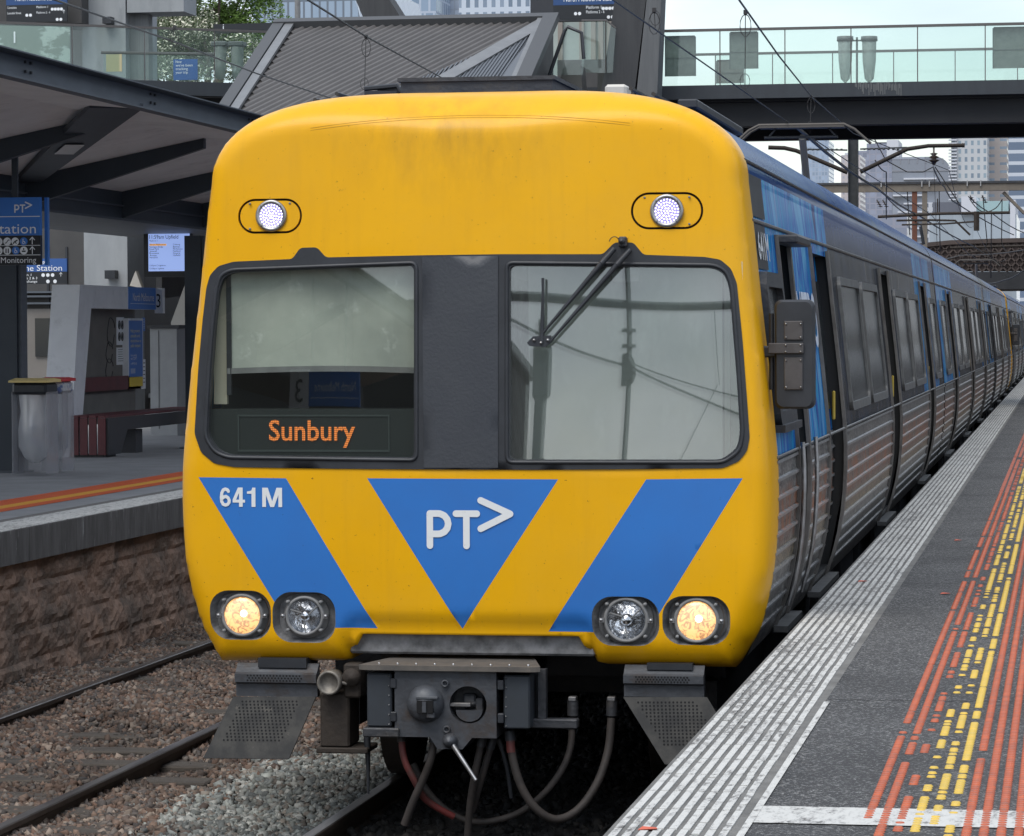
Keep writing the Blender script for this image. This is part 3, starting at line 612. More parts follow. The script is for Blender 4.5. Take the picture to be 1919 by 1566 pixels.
def make_body(root, length, doors, wins, y0=.5, cab=False):
    m = MB(); cuts = sorted([(a, b, i) for a, b, i in doors]); 
    def mk(zc, yc): return 4 if isrib(zc) and zc < ZR1 else 1 if zc < ZR1 else (0 if zc < 3.45 else 2)
    y = y0
    for a, b, ins in cuts+[(length, None, 0)]:
        for s in (1, -1):
            strip(m, sideprof(0, ZB+.02, SZ[-1]), y, a, s, msk=mk)
        m.add([(-hw(SZ[-1])+.012, y, SZ[-1]), (hw(SZ[-1])-.012, y, SZ[-1]), (hw(SZ[-1])-.012, a, SZ[-1]), (-hw(SZ[-1])+.012, a, SZ[-1]), (0, y, ztop-.012), (0, a, ztop-.012)], [(1, 2, 5, 4), (3, 0, 4, 5)], 2)
        if b is None: break
        for s in (1, -1):
            strip(m, sideprof(0, ZD1, SZ[-1]), a, b, s, msk=mk); strip(m, sideprof(0, ZB+.02, ZD0), a, b, s, msk=mk)
            pr = sideprof(0, ZD0, ZD1, False)
            for yy in (a, b):     # jambs
                vs = [(s*h, yy, z) for h, z in pr]+[(s*(h-ins), yy, z) for h, z in pr]; n = len(pr); m.add(vs, [(i, i+1, n+i+1, n+i) for i in range(n-1)], 3)
            for zz in (ZD0, ZD1): h = hw(zz)-.012; m.add([(s*h, a, zz), (s*h, b, zz), (s*(h-ins), b, zz), (s*(h-ins), a, zz)], [(0, 1, 2, 3)], 3)
        m.add([(-hw(SZ[-1])+.012, a, SZ[-1]), (hw(SZ[-1])-.012, a, SZ[-1]), (hw(SZ[-1])-.012, b, SZ[-1]), (-hw(SZ[-1])+.012, b, SZ[-1]), (0, a, ztop-.012), (0, b, ztop-.012)], [(1, 2, 5, 4), (3, 0, 4, 5)], 2)
        y = b
    # ends and floor
    E = sideprof(0, ZB+.02, SZ[-1], False); loop = [(h, z) for h, z in E]+[(0, ztop-.02)]+[(-h, z) for h, z in E[::-1]]
    if not cab: m.add([(x, y0, z) for x, z in loop], [tuple(range(len(loop)))], 3)
    m.add([(x, length, z) for x, z in loop], [tuple(range(len(loop)-1, -1, -1))], 3)
    m.box(-1.36, 1.36, y0+(1.9 if cab else 0), length-.05, ZB-.02, ZB+.03, 3)
    body = m.build('body_shell', [UPPER, SKIRT, ROOFM, JAMB, RIBM], root)
    # gutters and roof strips
    g = MB()
    for s in (1, -1):
        for zz, r in ((3.20, .011), (3.52, .009)): g.tube([(s*(hw(zz)-.006), y0, zz), (s*(hw(zz)-.006), length, zz)], r, 6, 1 if zz > 3.4 else 0)
        g.tube([(s*.92, y0, ztop-.02), (s*.92, length, ztop-.02)], .012, 6, 1); g.tube([(s*.80, y0, ztop+.01), (s*.80, length, ztop+.01)], .012, 6, 1)
        g.tube([(s*(hw(ZR1)-.0), y0, ZR1+.012), (s*(hw(ZR1)), length, ZR1+.012)], .009, 6)
        pr = [(s*(hw(z)+.004), 0, z) for z in np.linspace(ZR1, SZ[-2], 14)]
    g.build('gutter', [FRAMEM, BLK], body)
    # doors
    for a, b, ins in cuts:
        for s in (1, -1):
            d = MB(); strip(d, sideprof(ins, ZD0, ZD1), a, b, s, msk=lambda zc, yc: 2 if isrib(zc) and zc < ZR1 else 1 if zc < ZR1 else 0)
            dw = 2 if a > 6 and a < 19 else 0
            dr = d.build('door', [BWRAP if (a < 6 and cab) or a > 19 else UPPER, SKIRT, RIBM], root)
            q = MB(); n = 2 if b-a > 1 else 1
            for k in range(n):
                ya, yb = a+(b-a)*k/n+.08, a+(b-a)*(k+1)/n-.08
                P = rrect(ya, yb, 2.08, 2.95, .08, 4); q.prism([(s*(hw(z)-.012-ins+.012), yy, z) for yy, z in P], [(s*(hw(z)-.012-ins-.01), yy, z) for yy, z in P])
            q.build('door_window', SIDEGL, dr)
            if n == 2 and s == 1: h = MB(); h.box(hw(2)-ins-.0, hw(2)-ins+.02, b-.12, b-.07, 2.0, 2.2, bev=.008); h.build('handle', mat('yellow handle', (.42, .30, .04), .6) if 'yellow handle' not in bpy.data.materials else bpy.data.materials['yellow handle'], dr)
    # curved guides beside the doors
    for a, b, ins in cuts:
        for yy in (a, b):
            for s in (1,):
                g = MB(); zs_ = np.linspace(.93, ZD1+.04, 16)
                for i in range(15):
                    z0, z1 = zs_[i], zs_[i+1]; h0, h1 = hw(z0), hw(z1); w_ = .045 if yy == b else .012
                    g.add([(s*(h0-.01), yy-w_, z0), (s*(h0+.012), yy-w_, z0), (s*(h0+.012), yy+w_, z0), (s*(h0-.01), yy+w_, z0), (s*(h1-.01), yy-w_, z1), (s*(h1+.012), yy-w_, z1), (s*(h1+.012), yy+w_, z1), (s*(h1-.01), yy+w_, z1)], [(0, 1, 5, 4), (1, 2, 6, 5), (2, 3, 7, 6), (0, 3, 2, 1), (4, 5, 6, 7)])
                g.build('door_guide', GUIDE, root)
        st = MB(); st.box(hw(.98)-.02, hw(.98)+.06, a-.1, b+.15, .90, .935); st.build('door_step', FRAMEM, root)
    # windows
    for a, b in wins:
        for s in (1, -1):
            P = rrect(a, b, 2.04, 3.0, .09, 5); Q = rrect(a+.055, b-.055, 2.10, 2.94, .06, 5); f = MB(); n = len(P)
            A = [(s*(hw(z)+.012), yy, z) for yy, z in P]; B = [(s*(hw(z)+.012), yy, z) for yy, z in Q]; C = [(s*(hw(z)-.014), yy, z) for yy, z in P]; D = [(s*(hw(z)-.004), yy, z) for yy, z in Q]
            f.add(A+B+C+D, [(i, (i+1) % n, n+(i+1) % n, n+i) for i in range(n)]+[(i, 2*n+i, 2*n+(i+1) % n, (i+1) % n) for i in range(n)]+[(n+i, n+(i+1) % n, 3*n+(i+1) % n, 3*n+i) for i in range(n)])
            wn = f.build('window', FRAMEM, root)
            g = MB(); g.add([(s*(hw(z)-.0035), yy, z) for yy, z in Q], [tuple(range(len(Q)))]); g.build('pane', SIDEGL, wn)
    u = MB(); u.box(-1.15, 1.15, y0+1.4 if cab else y0+.3, length-.3, .62, ZB-.02, 0)
    for yy in np.arange(4.6, length-3, 2.3): u.box(-1.3, 1.3, yy, yy+1.5, .42, .9)
    u.build('underframe', DKMET, root)
    for yc in (3.3, length-3.3):
        for dy in (-1.15, 1.15):
            for s in (1, -1):
                wv = MB(); wv.lathe([(.0001, .06*s), (.36, .06*s), (.46, .05*s), (.46, -.05*s), (.49, -.07*s), (.49, -.075*s), (.0001, -.075*s)], (s*.8, yc+dy, .46), axis='x', n=28); wv.build('wheel', BROWNMET, root)
        b = MB(); b.box(-1.12, -.96, yc-1.6, yc+1.6, .34, .62); b.box(.96, 1.12, yc-1.6, yc+1.6, .34, .62); b.box(-1, 1, yc-.3, yc+.3, .4, .6); b.build('bogie_frame', DKMET, root)
    return body
# ------------------------------------------------------------ leading carriage
LEN = 24.05
DOORS = [(4.25, 5.75, .075), (11.9, 13.3, .075), (19.6, 21.0, .075)]
WINS = [(6.6, 8.75), (9.05, 11.2), (14.0, 16.2), (16.5, 18.8), (21.7, 23.3)]
def make_lead():
    root = thing('train_carriage', 'leading train carriage with yellow front, blue stripes and amber Sunbury display', 'train carriage', (XC, YF, 0), 'carriages of the passenger train')
    mk = make_mask(root); make_lamps(root); make_windscreen(root); make_wiper(root)
    body = make_body(root, LEN, [(1.85, 2.62, .06)]+DOORS, WINS, cab=True)
    # cab side window with frame, black panels and lettering
    P = rrect(.62, 1.66, 2.10, 2.93, .1, 5); Q = rrect(.70, 1.58, 2.18, 2.85, .06, 5); n = len(P); f = MB()
    f.add([(hw(z)+.03, yy, z) for yy, z in P]+[(hw(z)+.03, yy, z) for yy, z in Q]+[(hw(z)-.014, yy, z) for yy, z in P]+[(hw(z)-.004, yy, z) for yy, z in Q], [(i, (i+1) % n, n+(i+1) % n, n+i) for i in range(n)]+[(i, 2*n+i, 2*n+(i+1) % n, (i+1) % n) for i in range(n)]+[(n+i, n+(i+1) % n, 3*n+(i+1) % n, 3*n+i) for i in range(n)])
    f.box(hw(2.1)-.02, hw(2.1)+.05, .6, 1.7, 2.07, 2.11)
    wn = f.build('cab_window', DKMET, root); g = MB(); g.add([(hw(z)-.0035, yy, z) for yy, z in Q], [tuple(range(len(Q)))]); g.build('pane', SIDEGL, wn)
    m = MB()
    for (ya, yb, za, zb) in ((.56, 1.3, 3.225, 3.45), (.56, 1.2, 2.945, 3.185)):
        zz = np.linspace(za, zb, 5)
        for i in range(4): m.add([(hw(zz[i])-.004, ya, zz[i]), (hw(zz[i])-.004, yb, zz[i]), (hw(zz[i+1])-.004, yb, zz[i+1]), (hw(zz[i+1])-.004, ya, zz[i+1])], [(0, 1, 2, 3)])
    m.build('side_panel', BLK, root)
    def sidetext(txt, h, y, z, wd, mt, nm, bold=.01):
        t = textmb(txt, h, wd, fat=bold); t.v = [(hw(z+b)+.0015-_, y+a, z+b) for a, _, b in t.v]; return t.build(nm, mt, root)
    sidetext('641M', .15, .66, 3.0, .6, WHITE, 'side_number', .005); sidetext('METRO', .34, 2.80, 2.52, 1.36, mat('pale lettering', (.66, .72, .82), .4), 'side_lettering', .012)
    m = MB(); m.box(hw(3.1)-.02, hw(3.1)+.12, 1.85, 2.75, 3.11, 3.16, bev=.01); m.build('door_canopy', DKMET, root)
    for yy in (1.78, 2.72):
        m = MB(); m.tube([(hw(z)+.035, yy, z) for z in np.linspace(1.05, 1.98, 8)], .014, 8); m.build('grab_rail', STEEL, root)
    # mirror
    m = MB(); a = WX(1453, 765, XC+1.49); A = W(1452, 766, YF+.35); B = W(1526, 561, YF+.35); x0, z0, x1, z1 = A[0]-XC, A[2], B[0]-XC, B[2]
    P = rrect(x0, x1, z0, z1, .035, 5); I = [(x+(.012 if x < (x0+x1)/2 else -.012), z+(.012 if z < (z0+z1)/2 else -.012)) for x, z in P]
    n = len(P); m.add([(x, .33, z) for x, z in I]+[(x, .35, z) for x, z in P]+[(x, .44, z) for x, z in P]+[(x, .46, z) for x, z in I], [tuple(range(n-1, -1, -1)), tuple(range(3*n, 4*n))]+[(k*n+i, k*n+(i+1) % n, (k+1)*n+(i+1) % n, (k+1)*n+i) for k in range(3) for i in range(n)])
    mr = m.build('side_mirror', BLK, root); m = MB(); xm = (x0+x1)/2
    m.box(xm-.052, xm+.045, .318, .333, z0+.10, z0+.27, 0, .004); m.box(xm-.052, xm+.045, .318, .333, z0+.36, z0+.46, 0, .004); m.box(x0-.03, xm+.05, .305, .325, z0+.29, z0+.345, 0, .004)
    for zz in (.115, .255, .30, .335, .375, .445):
        for xx in (-.042, .035): m.lathe([(.0001, -.008), (.005, -.006), (.005, .01)], (xm+xx, .318 if zz not in (.30, .335) else .305, z0+zz), n=8, mi=1)
    m.build('bracket', [mat('dusty bracket', (.075, .07, .07), .6, c2=(.05, .045, .045), scale=14), STEEL], mr)
    m = MB(); m.box(hw(2.5)-.03, x0+.02, .36, .42, z0+.27, z0+.33, bev=.008); m.tube([(x0-.02, .39, z0+.1), (x0-.02, .39, z0+.5)], .014, 8); m.build('mirror_arm', BLK, mr)
    # valance under the nose
    m = MB(); A = T(668, 1222, .16); m.box(-xn0-.08, xn0+.08, .10, .16, A[2], znotch+.01, bev=.012); m.build('valance', RECESS, root)
    # roof equipment
    A = W(751, 176, YF+.75); B = W(1035, 141, YF+.75)
    m = MB(); x0, x1, zt = A[0]-XC, B[0]-XC, B[2]; m.box(x0, x1, .75, 3.9, ztop-.12, zt-.02); m.box(x0-.015, x1+.015, .735, 3.92, zt-.022, zt); m.build('roof_pod', DKMET, root)
    A = W(1133, 178, YF+1.3); B = W(1174, 157, YF+1.3); m = MB(); m.box(A[0]-XC, B[0]-XC, 1.3, 1.5, A[2]-.03, B[2], bev=.015); m.box(A[0]-XC-.05, B[0]-XC+.05, 1.25, 1.55, A[2]-.04, A[2]-.01, 1); m.build('aerial', [mat('aerial plastic', (.55, .52, .47), .5), BLK], root)
    m = MB(); q = [W(a, b, YF+1.2) for a, b in ((683, 166), (744, 160), (757, 182))]; m.tube([(p[0]-XC, 1.2, p[2]) for p in q], .014, 6); q = [W(a, b, YF+1.2) for a, b in ((700, 178), (712, 166), (742, 166), (744, 180))]; m.tube([(p[0]-XC, 1.22, p[2]) for p in q], .012, 6); q = [(W(a, b, YF+1.2)) for a, b in ((690, 176), (750, 174))]; m.box(q[0][0]-XC, q[1][0]-XC, 1.1, 1.4, q[0][2]-.05, q[0][2]+.01)
    m.build('horn_bracket', BLK, root)
    m = MB(); q = W(1290, 192, YF+1.0); m.box(q[0]-XC-.06, q[0]-XC+.05, 1.0, 3.5, q[2]-.03, q[2]+.02, bev=.008); m.build('roof_box', BLK, root)
    return root
def L_(px, py, dy): p = W(px, py, YF+dy); return (p[0]-XC, dy, p[2])
def make_gear(root):
    # automatic coupler
    D = -.22
    cp = thing_part('coupler', root)
    a = L_(740, 1380, D); b = L_(930, 1256, D); m = MB()
    c1 = L_(798, 1318, D); c2 = L_(877, 1321, D); r2 = .098
    circ = [(c2[0]+r2*math.cos(t), c2[2]+r2*math.sin(t)) for t in np.linspace(0, 2*math.pi, 29)[:-1]]
    F = [(a[0], b[2]), (b[0], b[2]), (b[0], a[2]), (c2[0]+.02, a[2]), (c2[0]-.03, a[2]-.06), (c1[0]+.06, a[2]-.06), (c1[0]+.02, a[2]), (a[0], a[2])]
    sheet(m, F, [circ], lambda x, z: np.full(np.shape(x), D), 9, smooth=False)
    m.prism([(x, D, z) for x, z in F], [(x, D+.3, z) for x, z in F], 0, False); m.prism([(x, D, z) for x, z in circ], [(x, D+.13, z) for x, z in circ], 1, False); m.add([(x, D+.13, z) for x, z in circ], [tuple(range(28))], 1)
    m.build('face_plate', [COUP, DKMET], cp)
    m = MB(); m.lathe([(.098, 0), (.094, -.03), (.078, -.058), (.05, -.078), (.0001, -.088)], (c1[0], D, c1[2]), n=32); m.build('cone', COUP, cp)
    m = MB(); m.box(c1[0]-.03, c1[0]+.055, D-.092, D-.05, c1[2]-.04, c1[2]+.025, 0); m.box(c1[0]-.035, c1[0]+.08, D-.085, D-.05, c1[2]+.03, c1[2]+.045, 1, .003); m.box(c1[0]+.0, c1[0]+.02, D-.1, D-.06, c1[2]-.035, c1[2]+.02, 1)
    m.box(c1[0]+.02, c1[0]+.06, D-.085, D-.04, c1[2]-.065, c1[2]-.04, 1, .003); m.build('latch', [BLACKHOLE, COUP], cp)
    m = MB(); m.box(c2[0]-.1, c2[0]+.01, D+.02, D+.05, c2[2]-.012, c2[2]+.008, 0, .003); m.box(c2[0]-.04, c2[0]+.03, D+.06, D+.12, c2[2]-.02, c2[2]+.05, 1, .01); m.tube([(c2[0]-.02, D+.05, c2[2]-.01), (c2[0]+.09, D+.1, c2[2]+.02)], .012, 8, 1); m.box(c2[0]+.03, c2[0]+.07, D+.05, D+.12, c2[2]-.04, c2[2]+.03, 1, .006)
    m.ext([(c2[0]+.07*math.cos(t), c2[2]-.03+.06*math.sin(t)) for t in np.linspace(math.pi, 2*math.pi, 12)], D+.03, D+.1, 2); m.build('pin', [STEEL, DKMET, COUP], cp)
    m = MB()
    for q in ((835, 1280), (838, 1366), (835, 1384)):
        c = L_(*q, D); r = .02 if q[1] != 1384 else .012; m.lathe([(r, 0), (r, -.02), (r*.6, -.022), (r*.55, -.005), (.0001, -.004)], (c[0], D, c[2]), n=16)
    m.build('air_port', COUP, cp)
    for (u0, u1, v0, v1, dd) in ((687, 733, 1262, 1362, .0), (943, 992, 1266, 1366, .0)):
        A = L_(u0, v1, D+dd); B = L_(u1, v0, D+dd); m = MB(); m.box(A[0], B[0], D+.01, D+.26, A[2], B[2], 0, .008)
        xr = B[0]-.014 if u0 < 800 else A[0]+.014
        for k in range(6): m.lathe([(.0001, -.006), (.004, -.004), (.004, .01)], (xr, D+.01, A[2]+.015+k*(B[2]-A[2]-.03)/5), n=6, mi=1)
        for zz in (.2, .82):
            x_ = B[0]+.012 if u0 < 800 else A[0]-.012; z_ = A[2]+(B[2]-A[2])*zz; m.box(x_-.016, x_+.016, D-.01, D+.03, z_-.025, z_+.025, 2, .004)
        m.build('electric_head', [mat('blue grey steel', (.05, .058, .07), .45, .3, c2=(.04, .045, .05), scale=5, dirt=(.1, .1, .1), dscale=22, dlo=.7, dhi=.8), STEEL, BLK], cp)
    tp = [L_(672, 1241, D-.02), L_(716, 1237, D+.1), L_(968, 1239, D+.1), L_(1012, 1245, D-.02), L_(1005, 1262, D-.02), L_(930, 1258, D-.02), L_(740, 1258, D-.02), L_(684, 1258, D-.02)]
    zt = L_(740, 1256, D)[2]; X = [p[0] for p in tp]; m = MB(); m.extz([(X[0], D-.015), (X[0]+.05, D-.04), (X[3]-.05, D-.04), (X[3], D-.015), (X[3]-.12, D+.5), (X[0]+.12, D+.5)], zt+.004, zt+.03)
    for k in range(9): m.lathe([(.007, .0), (.007, .008), (.0001, .009)], (X[0]+.1+k*.098, D+.02, zt+.03), axis='z', n=6, mi=1)
    m.build('top_plate', [mat('dusty steel plate', (.12, .105, .09), .7, c2=(.07, .065, .06), scale=9), STEEL], cp)
    A = L_(681, 1380, D); B = L_(742, 1364, D); m = MB(); m.box(A[0], B[0]+.02, D-.02, D+.2, A[2], B[2], 0, .006); m.build('flange', DKMET, cp); m = MB(); A = L_(945, 1380, D); B = L_(1086, 1345, D+.2); m.box(A[0]+.02, B[0], D+.12, D+.2, A[2]+.03, B[2], 0, .006); A = L_(1012, 1345, D+.2); m.box(A[0], A[0]+.04, D+.14, D+.2, A[2], zt); m.build('bracket_frame', DKMET, cp)
    m = MB(); a = L_(846, 1392, D-.03); b = L_(892, 1462, D-.10); m.tube([a, b], [.014, .010], 10, 0); m.lathe([(.03, .02), (.04, 0), (.02, -.04), (.0001, -.045)], (a[0]-.01, D-.02, a[2]+.01), n=16, mi=1); m.build('release_handle', [STEEL, COUP], cp)
    m = MB(); m.tube([(.05, D+.3, a[2]+.22), (.05, 1.6, a[2]+.24)], .11, 14); m.build('drawbar', DKMET, cp)
    # lifeguards
    def guard(rect, plate, side, lbl):
        dy = .02; g = thing_part('lifeguard', root)
        A = L_(rect[0], rect[3], dy); B = L_(rect[2], rect[1], dy); x0, x1, z0, z1 = A[0], B[0], A[2], B[2]; h = z1-z0; m = MB()
        m.extx([(dy+.07, z1), (dy+.02, z1-h*.25), (dy, z1-h*.3), (dy+.0, z1-h*.55), (dy+.03, z1-h*.62), (dy+.03, z0), (dy+.09, z0), (dy+.09, z1)], x0, x1); wv = x1-x0
        for r in range(3):
            for c in range(17): m.disc((x0+wv*(.16+.68*(c+.5*(r % 2))/17), dy-.002, z1-h*(.345+.075*r)), .0052, n=8, mi=1)
        m.build('bracket_box', [COUP if side else COUP, BLACKHOLE], g)
        P = [L_(px, py, dy+.02-(.1 if py > 1350 else 0)) for px, py in plate]; m = MB(); Q = [Vector(p) for p in P]; nrm = (Q[1]-Q[0]).cross(Q[3]-Q[0]).normalized(); nrm = nrm if nrm.y < 0 else -nrm
        m.prism([tuple(q) for q in Q], [tuple(q-nrm*.012) for q in Q]); rows, cols = 13, 15
        for r in range(rows):
            for c in range(cols):
                u = .14+.70*(c+.5*(r % 2))/cols; v = .08+.68*r/rows; q = (Q[0]*(1-u)+Q[1]*u)*(1-v)+(Q[3]*(1-u)+Q[2]*u)*v+nrm*.0015; ax = (Q[1]-Q[0]).normalized(); az = ax.cross(nrm).normalized()
                m.add([tuple(q+ax*.0056*math.cos(t)+az*.0056*math.sin(t)) for t in np.linspace(0, 2*math.pi, 8)[:-1]], [tuple(range(7))], 1)
        m.build('guard_plate', [mat('dusty guard', (.05, .048, .044), .75, c2=(.025, .025, .025), scale=9, lo=.4, hi=.6, dirt=(.2, .18, .15), dscale=14, dlo=.62, dhi=.75, damt=.5), BLACKHOLE], g)
        m = MB(); m.box(x0+.12, x1-.06, dy+.03, dy+.3, z1-.02, ZB+.02); m.build('hanger', BLK, g)
    guard((440, 1246, 592, 1305), [(437, 1305), (592, 1305), (541, 1422), (381, 1420)], 0, '')
    guard((1168, 1250, 1318, 1306), [(1168, 1306), (1325, 1306), (1400, 1432), (1246, 1432)], 1, '')
    # round lamp like whistle beside left guard, dark equipment behind
    c = L_(617, 1279, -.02); m = MB(); m.lathe([(.0001, .0), (.046, -.0), (.05, -.02), (.062, -.022), (.066, .0), (.06, .12), (.0001, .12)], c, n=28); m.tube([(c[0]+.05, .0, c[2]), (c[0]+.09, .02, c[2]-.01)], .01, 8); m.build('air_whistle', [mat('dull ring', (.24, .22, .19), .55, .4, c2=(.1, .09, .08), scale=20)], root)
    m = MB(); A = L_(600, 1400, .05); B = L_(668, 1300, .05); m.box(A[0], B[0]-.04, .05, .3, A[2], B[2], 0, .01); m.box(A[0]-.02, B[0]+.06, .04, .3, A[2]-.03, A[2], 0, .006)
    A = L_(640, 1245, .0); B = L_(672, 1310, .0); m.box(A[0], B[0], .04, .2, B[2], A[2], 0, .01); m.lathe([(.05, 0), (.045, -.02), (.0001, -.03)], ((A[0]+B[0])/2, .03, (A[2]+B[2])/2+.02), n=16); m.build('brake_gear', BROWNMET, root)
    m = MB(); a = L_(688, 1378, .1); b = L_(690, 1487, .1); m.tube([a, (b[0], .1, (a[2]+b[2])/2), b], [.02, .012, .006], 8); m.build('earth_spike', BLK, root)
    for q in ((1073, 1309), (1146, 1309)):
        c = L_(*q, .2); m = MB(); m.box(c[0]-.022, c[0]+.022, .18, .24, c[2]-.012, c[2]+.012, 0, .004); m.tube([(c[0], .21, c[2]-.01), (c[0], .21, c[2]-.09)], .03, 10, 1); m.build('hose_socket', [STEEL, DKMET], root)
    hs = [([(752,1376,-.1),(757,1420,-.12),(778,1465,-.1),(800,1500,-.02),(850,1530,.05)], .018, HOSER), ([(815,1378,-.12),(808,1420,-.14),(795,1455,-.12),(775,1500,-.1),(758,1545,-.08)], .021, HOSE),
          ([(905,1378,-.1),(892,1440,-.1),(882,1500,-.05),(876,1570,0)], .019, HOSE), ([(925,1380,-.05),(905,1450,-.05),(885,1520,.02)], .018, HOSE),
          ([(955,1370,-.08),(962,1425,-.1),(980,1480,-.1),(1010,1520,-.08),(1045,1535,-.03),(1085,1515,.05),(1120,1465,.12),(1140,1405,.18),(1146,1345,.2)], .022, HOSE),
          ([(1073,1345,.2),(1068,1405,.18),(1045,1455,.12),(1005,1500,.1),(955,1530,.1),(890,1540,.1),(840,1520,.1),(800,1480,.1),(775,1430,.1)], .018, HOSE), ([(935,1385,0),(950,1440,0),(958,1495,.02)], .01, BLK)]
    for P, r, mt in hs:
        p = [L_(a, b, d) for a, b, d in P]; q = []
        for i in range(len(p)-1):
            p0, p1, p2, p3 = p[max(i-1, 0)], p[i], p[i+1], p[min(i+2, len(p)-1)]
            for k in range(5):
                t = k/5; q.append(tuple(.5*((2*p1[j])+(-p0[j]+p2[j])*t+(2*p0[j]-5*p1[j]+4*p2[j]-p3[j])*t*t+(-p0[j]+3*p1[j]-3*p2[j]+p3[j])*t**3) for j in range(3)))
        q.append(p[-1]); m = MB(); m.tube(q, r, 10); m.tube([q[0], q[2]], r*1.3, 10, 1); m.build('hose', [mt, DKMET], root)
    # red paint at the head of the big loop
    a = L_(955, 1372, -.085); b = L_(958, 1410, -.1); m = MB(); m.tube([a, b], .0235, 10); m.build('hose_sleeve', HOSER, root)
def make_panto(root, y):
    p = thing_part('pantograph', root); zw = 2.43+CZ; m = MB()
    m.tube([(-.80, y+.25, zw-.22), (-.62, y+.25, zw-.06), (-.5, y+.25, zw), (.5, y+.25, zw), (.62, y+.25, zw-.06), (.80, y+.25, zw-.22)], .018, 8); m.tube([(-.80, y, zw-.22), (-.62, y, zw-.06), (-.5, y, zw), (.5, y, zw), (.62, y, zw-.06), (.80, y, zw-.22)], .018, 8); m.box(-.5, .5, y-.02, y+.27, zw-.035, zw-.01, 0); m.build('collector_head', mat('collector carbon', (.09, .08, .07), .6, .3) if 'collector carbon' not in bpy.data.materials else bpy.data.materials['collector carbon'], p)
    m = MB(); m.tube([(-.45, y+.12, zw-.14), (.42, y+.12, zw-.14)], .02, 8); m.tube([(0, y+.12, zw-.14), (0, y+1.0, ztop+.35)], .045, 8, 1); m.tube([(0, y+1.0, ztop+.35), (0, y-.1, ztop+.12)], .05, 8, 1); m.box(-.4, .4, y-.3, y+1.2, ztop+.06, ztop+.12)
    for s in (-1, 1): m.tube([(s*.35, y+1.1, ztop+.12), (s*.05, y+.9, ztop+.35)], .015, 6); m.tube([(s*.4, y+.12, zw-.14), (s*.3, y+.12, zw-.02)], .012, 6)
    m.build('arm', [DKMET, mat('arm grey', (.3, .29, .27), .5, .4) if 'arm grey' not in bpy.data.materials else bpy.data.materials['arm grey']], p)
    m = MB()
    for s in (-1, 1): m.lathe([(.05, -.08), (.08, -.05), (.05, -.02), (.08, 0), (.05, .03), (.03, .06)], (s*.3, y, ztop), axis='z', n=12)
    m.build('insulator', BROWNMET, p)
lead = make_lead(); make_gear(lead); make_panto(lead, 21.4)
mid = thing('train_carriage', 'second carriage behind the yellow-fronted one, charcoal sides with rows of windows', 'train carriage', (XC, YF+LEN+.25, 0), 'carriages of the passenger train')
MD = [(3.2, 4.7, .075), (11.3, 12.8, .075), (19.3, 20.8, .075)]; MW = [(.9, 2.5), (5.5, 7.7), (8.0, 10.4), (13.6, 15.8), (16.1, 18.4), (21.5, 23.2)]
make_body(mid, LEN, MD, MW, 0, False)
g_ = MB(); g_.box(-1.2, 1.2, -.3, 0.0, 1.1, 3.6); g_.build('gangway', BLK, mid)
_m2 = dup(mid, None, (XC, YF+2*(LEN+.25), 0)); _m2['label'] = 'third carriage of the train, far along the platform before the yellow-ended set'
_m3 = dup(lead, None, (XC, YF+3*(LEN+.25)+.4, 0)); _m3['label'] = 'far yellow-ended carriage, a thin yellow edge beyond the third carriage'
_m4 = dup(mid, None, (XC, YF+4*(LEN+.25)+.4, 0)); _m4['label'] = 'last carriage in sight, a blue-grey sliver at the far end of the train'
